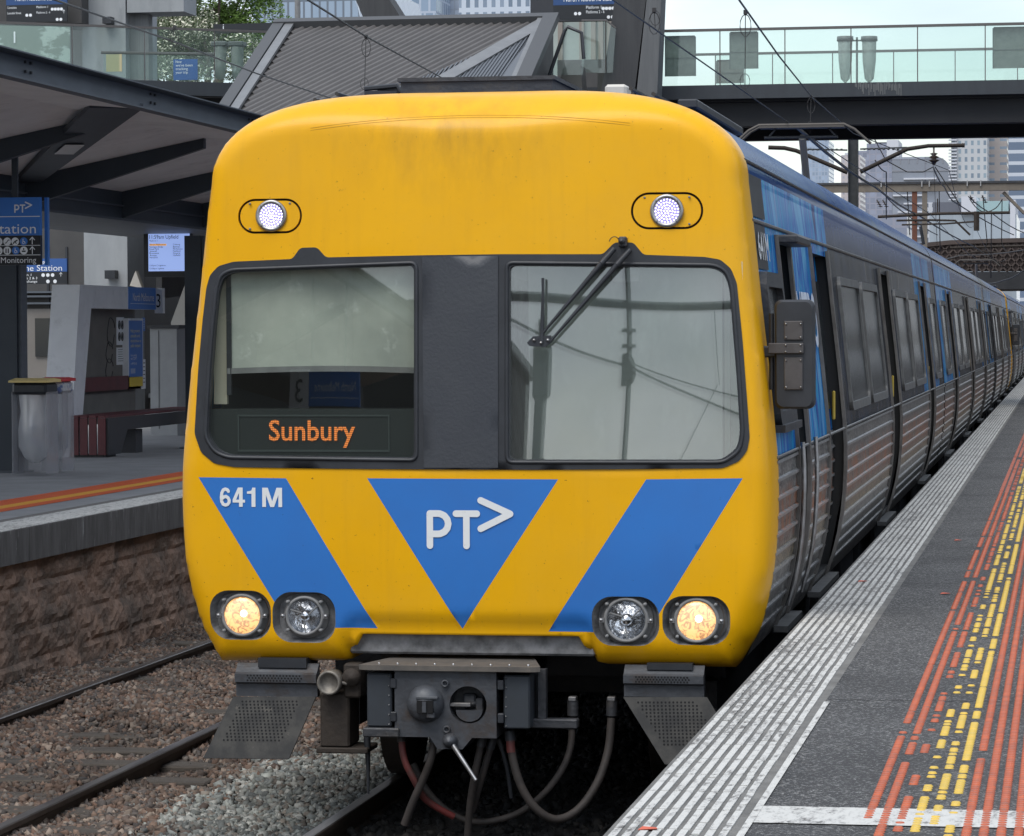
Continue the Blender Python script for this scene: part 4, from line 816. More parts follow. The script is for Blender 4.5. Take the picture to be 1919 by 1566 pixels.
# ------------------------------------------------------------ ground, tracks, platforms
ZP = 1.10; XE = -1.365; XL = WZ(0, 1000, ZP)[0]-.02
BALL = mat('ballast bed', (.10, .07, .052), .95, c2=(.05, .038, .032), scale=14, dirt=(.16, .12, .09), dscale=30, bump=.8, bscale=30)
m = MB(); m.add([(-2000, -600, -.12), (2000, -600, -.12), (2000, 5000, -.12), (-2000, 5000, -.12)], [(0, 1, 2, 3)]); struct(m.build('ground', BALL))
def stones(name, n, xr, yr, zf, size, cols, keep, label):
    x = rng.uniform(*xr, n); y = rng.uniform(*yr, n); k = keep(x, y); x = x[k]; y = y[k]; n = len(x)
    base = np.array([(a, b, c) for a in (-1, 1) for b in (-1, 1) for c in (-1, 1)], float)
    fq = np.array([(0, 1, 3, 2), (4, 6, 7, 5), (0, 4, 5, 1), (2, 3, 7, 6), (0, 2, 6, 4), (1, 5, 7, 3)])
    s = rng.uniform(size[0], size[1], (n, 1, 1))*rng.uniform(.55, 1.25, (n, 1, 3))*np.array([1, 1, .7])
    v = (base[None]*rng.uniform(.35, 1.0, (n, 8, 3)))*s*.5
    A = rng.normal(size=(n, 3, 3)); Q, _ = np.linalg.qr(A); tilt = rng.uniform(0, 1, (n, 1, 1)); v = np.einsum('nij,nkj->nki', Q, v)
    v[:, :, 0] += x[:, None]; v[:, :, 1] += y[:, None]; v[:, :, 2] += (zf(x, y)+rng.uniform(-.012, .02, n))[:, None]
    me = bpy.data.meshes.new(name); me.vertices.add(n*8); me.vertices.foreach_set('co', v.reshape(-1)); F = (fq[None]+np.arange(n)[:, None, None]*8).reshape(-1)
    me.loops.add(n*24); me.loops.foreach_set('vertex_index', F); me.polygons.add(n*6); me.polygons.foreach_set('loop_start', np.arange(n*6)*4); me.update(calc_edges=True)
    ca = me.color_attributes.new('stone', 'FLOAT_COLOR', 'POINT'); C = 1.18*np.array(cols)[rng.integers(0, len(cols), n)]*rng.uniform(.55, 1.35, (n, 1)); pt_ = np.sin(x*2.1+1.3*np.sin(y*1.1))*np.sin(y*1.7+np.sin(x*1.9)*1.5); C = C*np.clip(1.05-.45*(pt_ > .35)*rng.uniform(.5, 1.2, n), .3, 1.1)[:, None]; C = np.concatenate([C, np.ones((n, 1))], 1).repeat(8, 0); ca.data.foreach_set('color', C.reshape(-1))
    mm = bpy.data.materials.new(name); mm.use_nodes = True; N, L = nodes(mm); at = N.new('ShaderNodeVertexColor'); at.layer_name = 'stone'; L.new(at.outputs[0], N['Principled BSDF'].inputs['Base Color']); N['Principled BSDF'].inputs['Roughness'].default_value = .85
    me.materials.append(mm); o = bpy.data.objects.new(name, me); COL.objects.link(o); tag(o, label, 'ballast', kind='stuff'); return o
def bedz(x, y): return -.10 + .03*np.sin(x*1.7+y*.6)*np.sin(y*.9) + .02*np.sin(x*5+y*3)
m = MB(); m.box(XC-.74, XE+.2, 6, 120, -.3, -.115); struct(m.build('track_bed', mat('near black track bed', (.014, .013, .012), .95, c2=(.03, .026, .022), scale=9, bump=.8, bscale=25)))  # near-black sheet from the left rail across to the platform
gray = lambda x, y: (x > -4.86+.16*np.sin(y*1.3)+.2*rng.normal(size=len(x))*.6)
stones('brown_ballast', 105000, (XL, -4.2), (15, 33), bedz, (.024, .068), [(.12, .082, .062), (.15, .10, .074), (.09, .066, .054), (.19, .15, .12), (.065, .055, .05), (.13, .11, .095), (.10, .06, .042)], lambda x, y: ~gray(x, y) & (x < -y*.14), 'rusty brown crushed stone ballast around the empty left track')
stones('grey_ballast', 22000, (-5.3, -3.8), (14.8, 23), bedz, (.026, .068), [(.17, .18, .17), (.22, .23, .21), (.13, .14, .135), (.26, .26, .24), (.16, .14, .12)], lambda x, y: gray(x, y) & (y < 21) & (x < XC-.86), 'fresh grey crushed stone ballast between the tracks under the train nose')
stones('dark_ballast', 9000, (XC-.74, XE+.1), (14.8, 26), lambda x, y: -.12+0*x, (.026, .07), [(.02, .019, .018), (.03, .027, .024), (.014, .014, .014)], lambda x, y: x > -9, 'near black stones between the rails below the train nose')
RAILS = mat('rail side rust', (.06, .045, .036), .6, .3, c2=(.09, .07, .055), scale=12); RAILT = mat('rail head', (.38, .35, .33), .3, .85, c2=(.12, .10, .09), scale=3, stretch=(6, .3, 1))
def rail(x, lab):
    y0, y1 = 6, 260; m = MB(); foot = [(-.07, -.155), (.07, -.155), (.07, -.145), (.012, -.125), (.012, -.045), (.036, -.03), (.036, -.008)]; P = foot+[(-a, b) for a, b in foot[::-1][:-1]]
    P = [(-.07, -.155), (.07, -.155), (.07, -.145), (.012, -.125), (.012, -.045), (.036, -.03), (.036, -.004), (-.036, -.004), (-.036, -.03), (-.012, -.045), (-.012, -.125), (-.07, -.145)]
    m.ext(P, y0, y1, 0); m.ext([(-.034, -.0035), (.034, -.0035), (.03, .002), (-.03, .002)], y0, y1, 1); o = m.build('rail', [RAILS, RAILT]); o.location = (x, 0, 0); tag(o, lab, 'rail', 'steel running rails')
TX = XC-3.30
rail(TX-.8, 'rail of the empty track nearest the stone platform wall'); rail(TX+.8, 'rail of the empty track on the side nearer the train'); rail(XC-.8, 'rail under the train on its left side'); rail(XC+.8, 'rail under the train beside the right platform')
SLP = mat('weathered timber sleeper', (.05, .042, .036), .9, c2=(.10, .085, .07), scale=3, stretch=(1, 14, 14), bump=.5)
s0 = None
for i in range(26):
    if s0 is None:
        s0 = MB().box(-1.3, 1.3, -.12, .12, -.25, -.075, 0, .01).build('sleeper', SLP); s_ = s0
    else: s_ = s0.copy(); COL.objects.link(s_)
    s_.location = (TX+random.uniform(-.03, .03), 14.6+i*.68, random.uniform(-.02, .004)); s_.rotation_euler = (0, random.uniform(-.006, .006), random.uniform(-.02, .02)); tag(s_, 'weathered timber sleeper half buried in ballast under the empty left track', 'sleeper', 'sleepers of the empty track')
# right platform: body, asphalt, painted ribbed edge
ASPH = mat('fine asphalt', (.074, .074, .076), .85, c2=(.048, .048, .05), scale=1.5, dirt=(.40, .40, .39), dscale=85, dlo=.53, dhi=.60, damt=.85, bump=1, bscale=140)
_N, _L = nodes(ASPH); _p = _N['Principled BSDF']; _s = _p.inputs['Base Color'].links[0].from_socket; _n = _N.new('ShaderNodeTexNoise'); _n.inputs['Scale'].default_value = .9; _n.inputs['Detail'].default_value = 8; _t = _N.new('ShaderNodeTexCoord'); _L.new(_t.outputs['Object'], _n.inputs['Vector']); _r = _N.new('ShaderNodeMapRange'); _r.inputs['From Min'].default_value = .45; _r.inputs['From Max'].default_value = .7; _r.inputs['To Max'].default_value = .5; _L.new(_n.outputs[0], _r.inputs[0]); _x = _N.new('ShaderNodeMix'); _x.data_type = 'RGBA'; _L.new(_r.outputs[0], _x.inputs[0]); _L.new(_s, _x.inputs[6]); setc(_x.inputs[7], (.045, .045, .047)); _L.new(_x.outputs[2], _p.inputs['Base Color'])
CONC = mat('edge concrete', (.17, .165, .155), .85, c2=(.09, .088, .083), scale=5, bump=.4)
m = MB(); m.box(XE+.05, 9, 2, 260, -.2, ZP-.16); m.box(XE, 9, 2, 260, ZP-.16, ZP-.02, 0); struct(m.build('platform_base', mat('platform face', (.035, .033, .03), .9, c2=(.02, .02, .02), scale=3)))
XS1 = XE+.395
m = MB(); m.add([(XS1, 2, ZP), (9, 2, ZP), (9, 260, ZP), (XS1, 260, ZP)], [(0, 1, 2, 3)]); struct(m.build('platform', ASPH))
m = MB(); m.box(XE-.005, XS1, 2, 260, ZP-.02, ZP+.0015); struct(m.build('platform_edge', CONC))
def wornpaint():
    m = bpy.data.materials.new('worn white paint'); m.use_nodes = True; N, L = nodes(m); p = N['Principled BSDF']; p.inputs['Roughness'].default_value = .7
    tc = N.new('ShaderNodeTexCoord'); mp = N.new('ShaderNodeMapping'); mp.inputs['Scale'].default_value = (3, 1, 1); L.new(tc.outputs['Object'], mp.inputs[0])
    n = N.new('ShaderNodeTexNoise'); n.inputs['Scale'].default_value = 14; n.inputs['Detail'].default_value = 9; n.inputs['Roughness'].default_value = .7; L.new(mp.outputs[0], n.inputs['Vector'])
    n2 = N.new('ShaderNodeTexNoise'); n2.inputs['Scale'].default_value = 1.2; n2.inputs['Detail'].default_value = 3; L.new(mp.outputs[0], n2.inputs['Vector'])
    a = N.new('ShaderNodeMath'); a.operation = 'MULTIPLY_ADD'; a.inputs[1].default_value = .30; L.new(n2.outputs[0], a.inputs[0]); L.new(n.outputs[0], a.inputs[2])
    r = N.new('ShaderNodeValToRGB'); e = r.color_ramp.elements; e[0].position = .68; e[0].color = (.44, .435, .415, 1); e[1].position = .79; e[1].color = (.13, .125, .12, 1); e = r.color_ramp.elements.new(.60); e.color = (.52, .515, .49, 1); L.new(a.outputs[0], r.inputs[0]); L.new(r.outputs[0], p.inputs['Base Color'])
    return m
WORN = wornpaint()
# painted ribs of the edge tiles: raised bars with slightly ragged ends, laid tile by tile
m = MB(); y = 8.4; nb_ = 9; pitch = (XS1-XE-.03)/nb_
while y < 120:
    tl = .40
    for k in range(nb_):
        x0 = XE+.012+k*pitch+random.uniform(-.002, .002); wd = pitch*.58
        if y < 45: segs = [(y+.006, y+tl-.006)] if random.random() > .25 else [(y+.006, y+tl*(q := random.uniform(.2, .8))), (y+tl*q+random.uniform(.01, .04), y+tl-.006)]
        else: segs = [(y+.006, y+tl-.006)]
        for a, b in segs: m.box(x0, x0+wd, a, b, ZP+.001, ZP+.0055)
    y += tl
tag(m.build('edge_tactile_strip', WORN), 'white painted ribbed strip along the right platform edge', 'platform marking')
m = MB(); m.add([(XS1+.004, 9.77, ZP+.004), (6, 9.77, ZP+.004), (6, 10.12, ZP+.004), (XS1+.004, 10.12, ZP+.004)], [(0, 1, 2, 3)]); struct(m.build('painted_cross_line', WORN))
m = MB(); m.add([(XS1-.004, 2, ZP+.005), (XS1+.02, 2, ZP+.005), (XS1+.02, 13, ZP+.005), (XS1-.004, 13, ZP+.005)], [(0, 1, 2, 3)]); struct(m.build('painted_edge_line', WORN))
m = MB()
for yy in (13.1, 19.2, 27.5, 38): m.add([(XS1, yy, ZP+.003), (9, yy+.03, ZP+.003), (9, yy+.04, ZP+.003), (XS1, yy+.01, ZP+.003)], [(0, 1, 2, 3)])
struct(m.build('platform_joints', BLACKHOLE))
# tactile studs: pressed rows of ribbed domes
ORG = mat('orange tactile rubber', (.48, .105, .04), .6, c2=(.30, .075, .04), scale=9, dirt=(.14, .10, .085), dscale=28, dlo=.52, dhi=.68, damt=.7); YEO = mat('yellow tactile rubber', (.66, .43, .06), .6, c2=(.50, .36, .08), scale=9, dirt=(.3, .24, .1), dscale=20, dlo=.6, dhi=.8, damt=.5)
def studs(cols, mt, nm, parent):
    m = MB()
    for x, full, run in cols:
        y = 7.0; on = True; left = 0
        while y < 90:
            if left <= 0: on = (random.random() < full) if not on else (random.random() < full*.9); left = max(1, int(random.expovariate(1/(run if on else 1.6))))
            left -= 1
            if on:
                r = .0165; n = 10 if y < 16 else 6
                if y < 30:
                    a = [(x+r*math.cos(2*math.pi*k/n)*1.0, y+r*.95*math.sin(2*math.pi*k/n), ZP+.001) for k in range(n)]; b = [(x+(p[0]-x)*.72, y+(p[1]-y)*.6, ZP+.0075) for p in a]; m.prism(a, b)
                else: m.box(x-.0165, x+.0165, y-.018, y+.018, ZP+.001, ZP+.006)
            y += .0455
    return m.build(nm, mt, parent)
tp_ = thing('tactile_paving', 'orange and yellow warning studs in long rows on the right platform asphalt', 'tactile paving', (0, 0, 0))
X0 = -.607; PT = .0515
m = MB(); m.box(X0+2.5*PT, X0+5.6*PT, 2, 60, ZP+.0005, ZP+.001); 
o = studs([(X0, .62, 9), (X0+PT, .72, 12), (X0+2*PT, .45, 2.2), (X0+6*PT, 1, 60), (X0+7*PT, 1, 90), (X0+8*PT, 1, 90), (X0+9*PT, 1, 90), (X0+10*PT, 1, 90), (X0+11*PT, 1, 90)], ORG, 'orange_studs', tp_); o['kind'] = 'stuff'
o = studs([(X0+3*PT, .48, 1.7), (X0+4*PT, .48, 1.5), (X0+5*PT, .7, 3)], YEO, 'yellow_studs', tp_); o['kind'] = 'stuff'
# scraps on the platform
for i, (px, py) in enumerate([(1215, 1553), (1617, 1089), (1796, 1012), (1772, 1112)]):
    p = WZ(px, py, ZP+.007); c = MB(); c.add([(p[0]-.03, p[1]-.02, p[2]), (p[0]+.03, p[1]-.015, p[2]+.004), (p[0]+.02, p[1]+.03, p[2]+.001), (p[0]-.02, p[1]+.02, p[2]+.005)], [(0, 1, 2, 3)])
    c.add([(p[0]-.03, p[1]-.02, p[2]-.002), (p[0]+.03, p[1]-.015, p[2]+.002), (p[0]+.02, p[1]+.03, p[2]-.001), (p[0]-.02, p[1]+.02, p[2]+.003)], [(3, 2, 1, 0)])
    tag(c.build('fallen_petal', mat('petal', (.55, .12, .07), .8) if not i else bpy.data.materials['petal']), ['red scrap on the white ribbed strip at the bottom edge', 'red petal on the asphalt near the white strip, nearest of the three there', 'faint red petal farthest up the asphalt', 'faint red petal on the asphalt beside the orange studs'][i], 'petal', 'red petals on the platform')
# left platform
LASPH = mat('left platform asphalt', (.27, .27, .275), .85, c2=(.21, .21, .213), scale=2, dirt=(.13, .13, .13), dscale=60, bump=.2, bscale=60)
m = MB(); m.box(-26, XL-.5, 4, 260, -.2, ZP-.0); m.box(-26, XL-.1, 4, 260, ZP-.2, ZP-.001); struct(m.build('left_platform', LASPH))
COP = mat('weathered coping stone', (.17, .16, .15), .85, c2=(.09, .083, .076), scale=4, dirt=(.5, .5, .48), dscale=3, dlo=.60, dhi=.68, damt=.7, stretch=(1, 2.2, .4), bump=.4)
m = MB(); y = 6
while y < 130: m.box(XL, XL-.55, y+.004, y+1.2-.004, ZP-.26, ZP+.004); y += 1.2
struct(m.build('left_platform_coping', COP))
m = MB(); m.box(XL-.42, XL-.02, 6, 130, ZP+.004, ZP+.008); struct(m.build('left_edge_paint', WORN))
OSTR = mat('orange tactile strip far', (.75, .13, .03), .6, c2=(.62, .11, .03), scale=12); YSTR = mat('yellow tactile strip far', (.85, .42, .04), .6, c2=(.75, .36, .04), scale=12)
lt = thing('tactile_paving', 'orange and yellow warning strip along the far left platform', 'tactile paving', (0, 0, 0))
m = MB(); yl = XL-.95
for k in range(12):
    if k in (3, 4, 5): continue
    m.box(yl-.05*k-.032, yl-.05*k, 6, 130, ZP+.001, ZP+.007)
m.build('orange_strip', OSTR, lt)
m = MB()
for k in (3, 4, 5): m.box(yl-.05*k-.034, yl-.05*k, 6, 130, ZP+.001, ZP+.007)
m.build('yellow_strip', YSTR, lt)
# rough stone retaining wall under the coping: blocks with rock faces as one displaced sheet
def rockwall():
    ys = np.arange(14, 60, .05); zs_ = np.arange(-.2, ZP-.24, .04); 
    import random as r_; rr = np.random.default_rng(3); m = MB(); zc = -.22; course = []
    while zc < ZP-.2: h = rr.uniform(.24, .36); course.append((zc, zc+h)); zc += h
    Yg, Zg = np.meshgrid(ys, zs_); d = np.zeros_like(Yg)
    for (a, b) in course:
        y = 13+rr.uniform(0, .5)
        while y < 61:
            w_ = rr.uniform(.35, .85); k = (Yg >= y) & (Yg < y+w_) & (Zg >= a) & (Zg < b); off = rr.uniform(.0, .028)
            e = np.minimum(np.minimum(Yg-y, y+w_-Yg), np.minimum(Zg-a, b-Zg)); dd = off+.024*np.clip(e/.035, 0, 1); d[k] = dd[k]; y += w_
    nz = sum(np.interp(0, [0], [1])*0 for _ in range(1))
    for s, amp in ((2.3, .014), (5, .012), (9, .010), (17, .008), (31, .005)): 
        ph = rr.uniform(0, 6, 6); d += amp*np.sin(Yg*s+ph[0]+1.7*np.sin(Zg*s*1.3+ph[1]))*np.sin(Zg*s*1.6+ph[2]+1.5*np.sin(Yg*s*.8+ph[3]))
    d += rr.normal(0, .005, d.shape); X = XL-.12+d; nr, nc = Yg.shape
    vs = [(float(a), float(b), float(c)) for a, b, c in zip(X.ravel(), Yg.ravel(), Zg.ravel())]; fs = [(i*nc+j, i*nc+j+1, (i+1)*nc+j+1, (i+1)*nc+j) for i in range(nr-1) for j in range(nc-1)]
    m.add(vs, fs, 0, False); return m
RW = mat('brown rock face', (.42, .27, .19), .9, c2=(.19, .14, .105), scale=2.2, lo=.38, hi=.62, dirt=(.20, .15, .12), dscale=7, dlo=.58, dhi=.72, damt=.8, bump=.7, bscale=26, stretch=(1, 1, 1.3))
m = rockwall(); m.box(XL-.5, XL-.2, 6, 130, -.3, ZP-.24); tag(m.build('stone_wall', RW), 'rough brown bluestone retaining wall under the left platform edge', 'wall')
# ------------------------------------------------------------ left platform: canopy, columns, furniture
NAVY = mat('dark blue grey steel', (.035, .045, .058), .5, .1, c2=(.045, .055, .068), scale=3, bump=.05)
FASC = mat('grey fascia steel', (.10, .115, .135), .5, .2, c2=(.075, .085, .10), scale=4, dirt=(.16, .17, .18), dscale=4, dlo=.6, dhi=.8, damt=.4, stretch=(1, .6, 3))
SOFF = mat('soffit panel', (.80, .785, .77), .7, c2=(.70, .685, .67), scale=1.5, dirt=(.36, .34, .33), dscale=2.5, damt=.4)
def canopy():
    r = thing('platform_canopy', 'dark steel butterfly canopy with tapered arms roofing the left platform', 'canopy', (0, 0, 0))
    xe = -8.55; e0 = WX(0, 92, xe); e1 = WX(0, 143, xe); zt, zb = e0[2], e1[2]
    m = MB(); m.ext([(xe-.04, zb), (xe+.09, zb), (xe+.09, zb+.015), (xe, zb+.03), (xe, zt-.02), (xe+.13, zt-.012), (xe+.13, zt), (xe-.04, zt)], -12, 90)
    for y in np.arange(14.6, 70, 3.7):
        for dy in (-.07, .07):
            for dz in (.07, .15): m.box(xe, xe+.02, y+dy-.015, y+dy+.015, zb+dz-.012+.02, zb+dz+.012+.02, 1)
    m.build('fascia_beam', [FASC, BLK], r)
    xs = -11.4; zs0, zs1 = 4.03, 4.335
    m = MB(); y = -12
    while y < 90: m.prism([(-9.35, y+.004, 4.76), (xs, y+.004, zs1+.02), (xs, y+1.846, zs1+.02), (-9.35, y+1.846, 4.76)], [(-9.35, y+.004, 4.80), (xs, y+.004, zs1+.06), (xs, y+1.846, zs1+.06), (-9.35, y+1.846, 4.80)]); m.prism([(xe-.04, y+.004, zb+.012), (-9.351, y+.004, 4.76), (-9.351, y+1.846, 4.76), (xe-.04, y+1.846, zb+.012)], [(xe-.04, y+.004, zb+.05), (-9.351, y+.004, 4.80), (-9.351, y+1.846, 4.80), (xe-.04, y+1.846, zb+.05)]); y += 1.85
    while y > 99: break
    m.prism([(-13.2, -12, zs1+.16), (-15.4, -12, zb), (-15.4, 90, zb), (-13.2, 90, zs1+.16)], [(-13.2, -12, zs1+.2), (-15.4, -12, zb+.05), (-15.4, 90, zb+.05), (-13.2, 90, zs1+.2)]); m.build('soffit', SOFF, r)
    m = MB(); m.prism([(xe-.03, -12, zt-.02), (xs, -12, zs1+.5), (xs, 90, zs1+.5), (xe-.03, 90, zt-.02)], [(xe-.03, -12, zt-.005), (xs, -12, zs1+.52), (xs, 90, zs1+.52), (xe-.03, 90, zt-.005)]); m.prism([(xs, -12, zs1+.3), (-13.2, -12, zs1+.3), (-13.2, 90, zs1+.3), (xs, 90, zs1+.3)], [(xs, -12, zs1+.32), (-13.2, -12, zs1+.32), (-13.2, 90, zs1+.32), (xs, 90, zs1+.32)]); m.build('roof_sheet', GREY, r)
    m = MB(); m.box(-13.2, xs, -12, 90, zs0, zs1+.10); m.box(-13.2-.02, xs+.02, -12, 90, zs0-.03, zs0+.0, 1); m.box(xs, xs+.03, -12, 90, zs0+.14, zs0+.16, 1); m.build('spine_beam', [NAVY, FASC], r)
    for y in [30.5+3.7*k for k in range(-9, 12)]:
        zt0 = 4.735; m = MB(); m.prism([(xs, y-.05, zs0), (-9.35, y-.05, 4.65), (-9.35, y-.05, 4.759), (xs, y-.05, zs1+.019)], [(xs, y+.05, zs0), (-9.35, y+.05, 4.65), (-9.35, y+.05, 4.759), (xs, y+.05, zs1+.019)]); pass
        m.build('canopy_arm', NAVY, r)
    for y in (34.2,):    # diagonal light channel between two arms
        m = MB(); a = Vector((xs, y, zs1+.03)); b = Vector((-8.75, 28.9, 4.77)); d = (b-a).normalized(); s = Vector((0, 0, 1)).cross(d).normalized()*.14
        m.prism([tuple(a-s), tuple(a+s), tuple(a+s-Vector((0, 0, .08))), tuple(a-s-Vector((0, 0, .08)))], [tuple(b-s*1.8), tuple(b+s*1.8), tuple(b+s*1.8-Vector((0, 0, .05))), tuple(b-s*1.8-Vector((0, 0, .05)))]); m.build('brace', NAVY, r)
        p = a+(b-a)*.46; q = a+(b-a)*.58; m = MB(); s = s*.7; m.prism([tuple(p-s-Vector((0, 0, .082))), tuple(p+s-Vector((0, 0, .082))), tuple(q+s-Vector((0, 0, .078))), tuple(q-s-Vector((0, 0, .078)))], [tuple(p-s-Vector((0, 0, .087))), tuple(p+s-Vector((0, 0, .087))), tuple(q+s-Vector((0, 0, .083))), tuple(q-s-Vector((0, 0, .083)))]); m.build('light_fitting', mat('light diffuser', (.6, .6, .58), .4), r)
    return r
canopy()
def column(y, lab, x=-11.42):
    r = thing('canopy_column', lab, 'column', (x, y, ZP), 'columns carrying the left canopy'); m = MB(); m.box(-.11, .11, -.14, -.11, 0, 2.8); m.box(-.11, .11, .11, .14, 0, 2.8); m.box(-.02, .02, -.11, .11, 0, 2.8); m.box(.112, .15, -.1, .1, 0, 2.8, 1); m.build('shaft', [NAVY, FASC], r)
    m = MB(); m.box(-.18, .18, -.2, .2, 0, .02); m.build('base_plate', FASC, r)
column(33.7, 'dark steel column beside the rubbish bins on the left platform'); column(40.9, 'dark steel column close to the train left edge, right of the departure screen', -11.32); column(55, 'dark canopy column far back on the left platform')
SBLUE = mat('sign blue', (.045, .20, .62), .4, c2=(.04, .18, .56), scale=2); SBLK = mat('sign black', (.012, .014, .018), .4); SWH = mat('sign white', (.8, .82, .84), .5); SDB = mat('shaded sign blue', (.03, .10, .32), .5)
def sign(name, lab, x0, x1, y, z0, z1, rows, group=None, blue=SBLUE, par=None, th=.06, split=.5):
    """blue top, black lower part; rows: (text, u0, v0, h, width, align, kind)"""
    r = thing(name, lab, 'sign', ((x0+x1)/2, y, z0), group); w_, h_ = x1-x0, z1-z0; m = MB(); m.box(-w_/2, w_/2, 0, th, 0, h_*split); m.build('lower_panel', SBLK, r); m = MB(); m.box(-w_/2, w_/2, 0, th, h_*split+.002, h_); m.build('upper_panel', blue, r)
    for k, (t, u, v, h, wd, al, kd) in enumerate(rows):
        mm = MB(); o = (-w_/2+u*w_, -.003, v*h_)
        if kd == 'logo': place(mm, ptlogo(h), o); nm = 'logo'
        elif kd == 'line': mm.box(o[0], o[0]+wd, -.003, 0, o[2], o[2]+h); nm = 'rule'
        elif kd in 'oO': mm.disc(o, h/2, n=16); nm = 'symbol'
        elif kd == 'up': stroke(mm, [(o[0], o[2]), (o[0], o[2]+h)], h*.12); stroke(mm, [(o[0]-h*.35, o[2]+h*.6), (o[0], o[2]+h), (o[0]+h*.35, o[2]+h*.6)], h*.12); mm.v = [(a, b-.004, c) for a, b, c in mm.v]; nm = 'arrow'
        elif kd == 'left': stroke(mm, [(o[0], o[2]), (o[0]+h, o[2])], h*.12); stroke(mm, [(o[0]+h*.4, o[2]+h*.35), (o[0], o[2]), (o[0]+h*.4, o[2]-h*.35)], h*.12); mm.v = [(a, b-.004, c) for a, b, c in mm.v]; nm = 'arrow'
        else: place(mm, textmb(t, h, wd, align=al), o); nm = 'lettering'
        mm.build(nm, (SBLUE if kd == 'O' else SWH), r)
    return r
# big hanging sign near the column, only its right end is inside the picture
YS = 31.0; A = W(76, 496, YS); B = W(76, 369, YS); zz = lambda py: (W(50, py, YS)[2]-A[2])/(B[2]-A[2]); sw = 1.9; u = lambda px: 1-(W(76, 450, YS)[0]-W(px, 450, YS)[0])/sw; H = B[2]-A[2]
pxm = YS/FPX*1.03
rows = [('', u(29), zz(397), .085*1.0, 0, 'L', 'logo'), ('North Melbourne Station', u(68), zz(437), .105, 1.72, 'R', 't'), ('Video Monitoring', u(68), zz(492), .06, .60, 'R', 't'), ('', 0, zz(406), .008, sw, '', 'line'), ('', 0, zz(478), .006, sw, '', 'line'), ('', 0, zz(460), .005, sw, '', 'line'),
        ('', u(61), zz(457), .07, 0, '', 'up'), ('', u(61), zz(475), .07, 0, '', 'up')]+[('', u(px), zz(452), .082, 0, '', 'O' if px == 45 else 'o') for px in (-2, 14, 29, 45)]+[('', u(px), zz(469), .082, 0, '', 'O' if px == 30 else 'o') for px in (-2, 14, 30, 45)]
sg = sign('station_sign', 'big hanging blue and black station sign at the left picture edge, white symbols', A[0]-sw, A[0], YS, A[2], B[2], rows, split=zz(441))
# dark pictograms inside the symbol discs
m = MB()
for px, py, k in ((-2, 452, 0), (14, 452, 1), (29, 452, 2), (45, 452, 3), (-2, 469, 3), (14, 469, 4), (30, 469, 3), (45, 469, 5)):
    cx_, cz_ = -sw/2+u(px)*sw, zz(py)*H; h = .05
    t = MB()
    if k == 0: stroke(t, [(cx_-.012, cz_-.02), (cx_-.012, cz_+.02), (cx_+.012, cz_+.02), (cx_+.012, cz_-.02), (cx_-.012, cz_-.02)], .006)
    if k == 1: stroke(t, [(cx_-.022, cz_-.015), (cx_-.01, cz_-.015), (cx_+.012, cz_+.015), (cx_+.024, cz_+.015)], .008)
    if k == 2: stroke(t, [(cx_-.02, cz_-.02), (cx_-.002, cz_), (cx_+.022, cz_+.012)], .012); stroke(t, [(cx_, cz_), (cx_+.012, cz_-.02)], .009)
    if k == 3: stroke(t, [(cx_-.006, cz_+.022), (cx_-.006, cz_), (cx_+.010, cz_-.002), (cx_+.016, cz_-.018)], .007); stroke(t, [(cx_-.012, cz_-.004), (cx_-.014, cz_-.016), (cx_-.003, cz_-.024), (cx_+.008, cz_-.018)], .005)
    if k == 4:
        for s in (-1, 1): stroke(t, [(cx_+s*.012, cz_+.016), (cx_+s*.012, cz_-.022)], .011)
    if k == 5: stroke(t, [(cx_, cz_+.02), (cx_, cz_+.01)], .012); stroke(t, [(cx_-.014, cz_-.008), (cx_+.014, cz_-.008)], .014)
    t.v = [(a, b-.0065, c) for a, b, c in t.v]; t2 = t; t.build('pictogram', SWH if (px, py) in ((45, 452), (30, 469)) else SBLK, sg)
m = MB(); m.box(sw/2+.012, sw/2+.045, .1, .16, H*.0, H*split_ if False else H); m.build('frame_bracket', SBLUE, sg)
m = MB(); m.box(sw/2-.3, sw/2-.24, .01, .05, H, H+.5); m.build('hanger', NAVY, sg)
# second sign further back
YS2 = 50; A = W(56, 532, YS2); B = W(125, 484, YS2); w2 = 2.0; A = (B[0]-w2, YS2, A[2])
sign('station_sign', 'smaller shaded blue hanging sign further back, below the big sign', A[0], B[0], YS2, A[2], B[2], [('', .80, .78, .055, 0, 'L', 'logo'), ('North Melbourne Station', .96, .52, .10, 1.6, 'R', 't'), ('Platform 1', .55, .32, .04, .3, 'L', 't'), ('Platforms 2 & 3', .55, .19, .04, .4, 'L', 't'), ('To Lonsdale Street & Interchange', .30, .06, .04, .9, 'L', 't'), ('', .95, .30, .06, 0, '', 'up'), ('', .35, .30, .06, 0, '', 'up')]+[('', q, v, .06, 0, '', 'o') for q, v in ((.8, .35), (.84, .35), (.88, .35), (.84, .1), (.9, .1), (.3, .22), (.3, .09))], blue=SDB, split=.48)
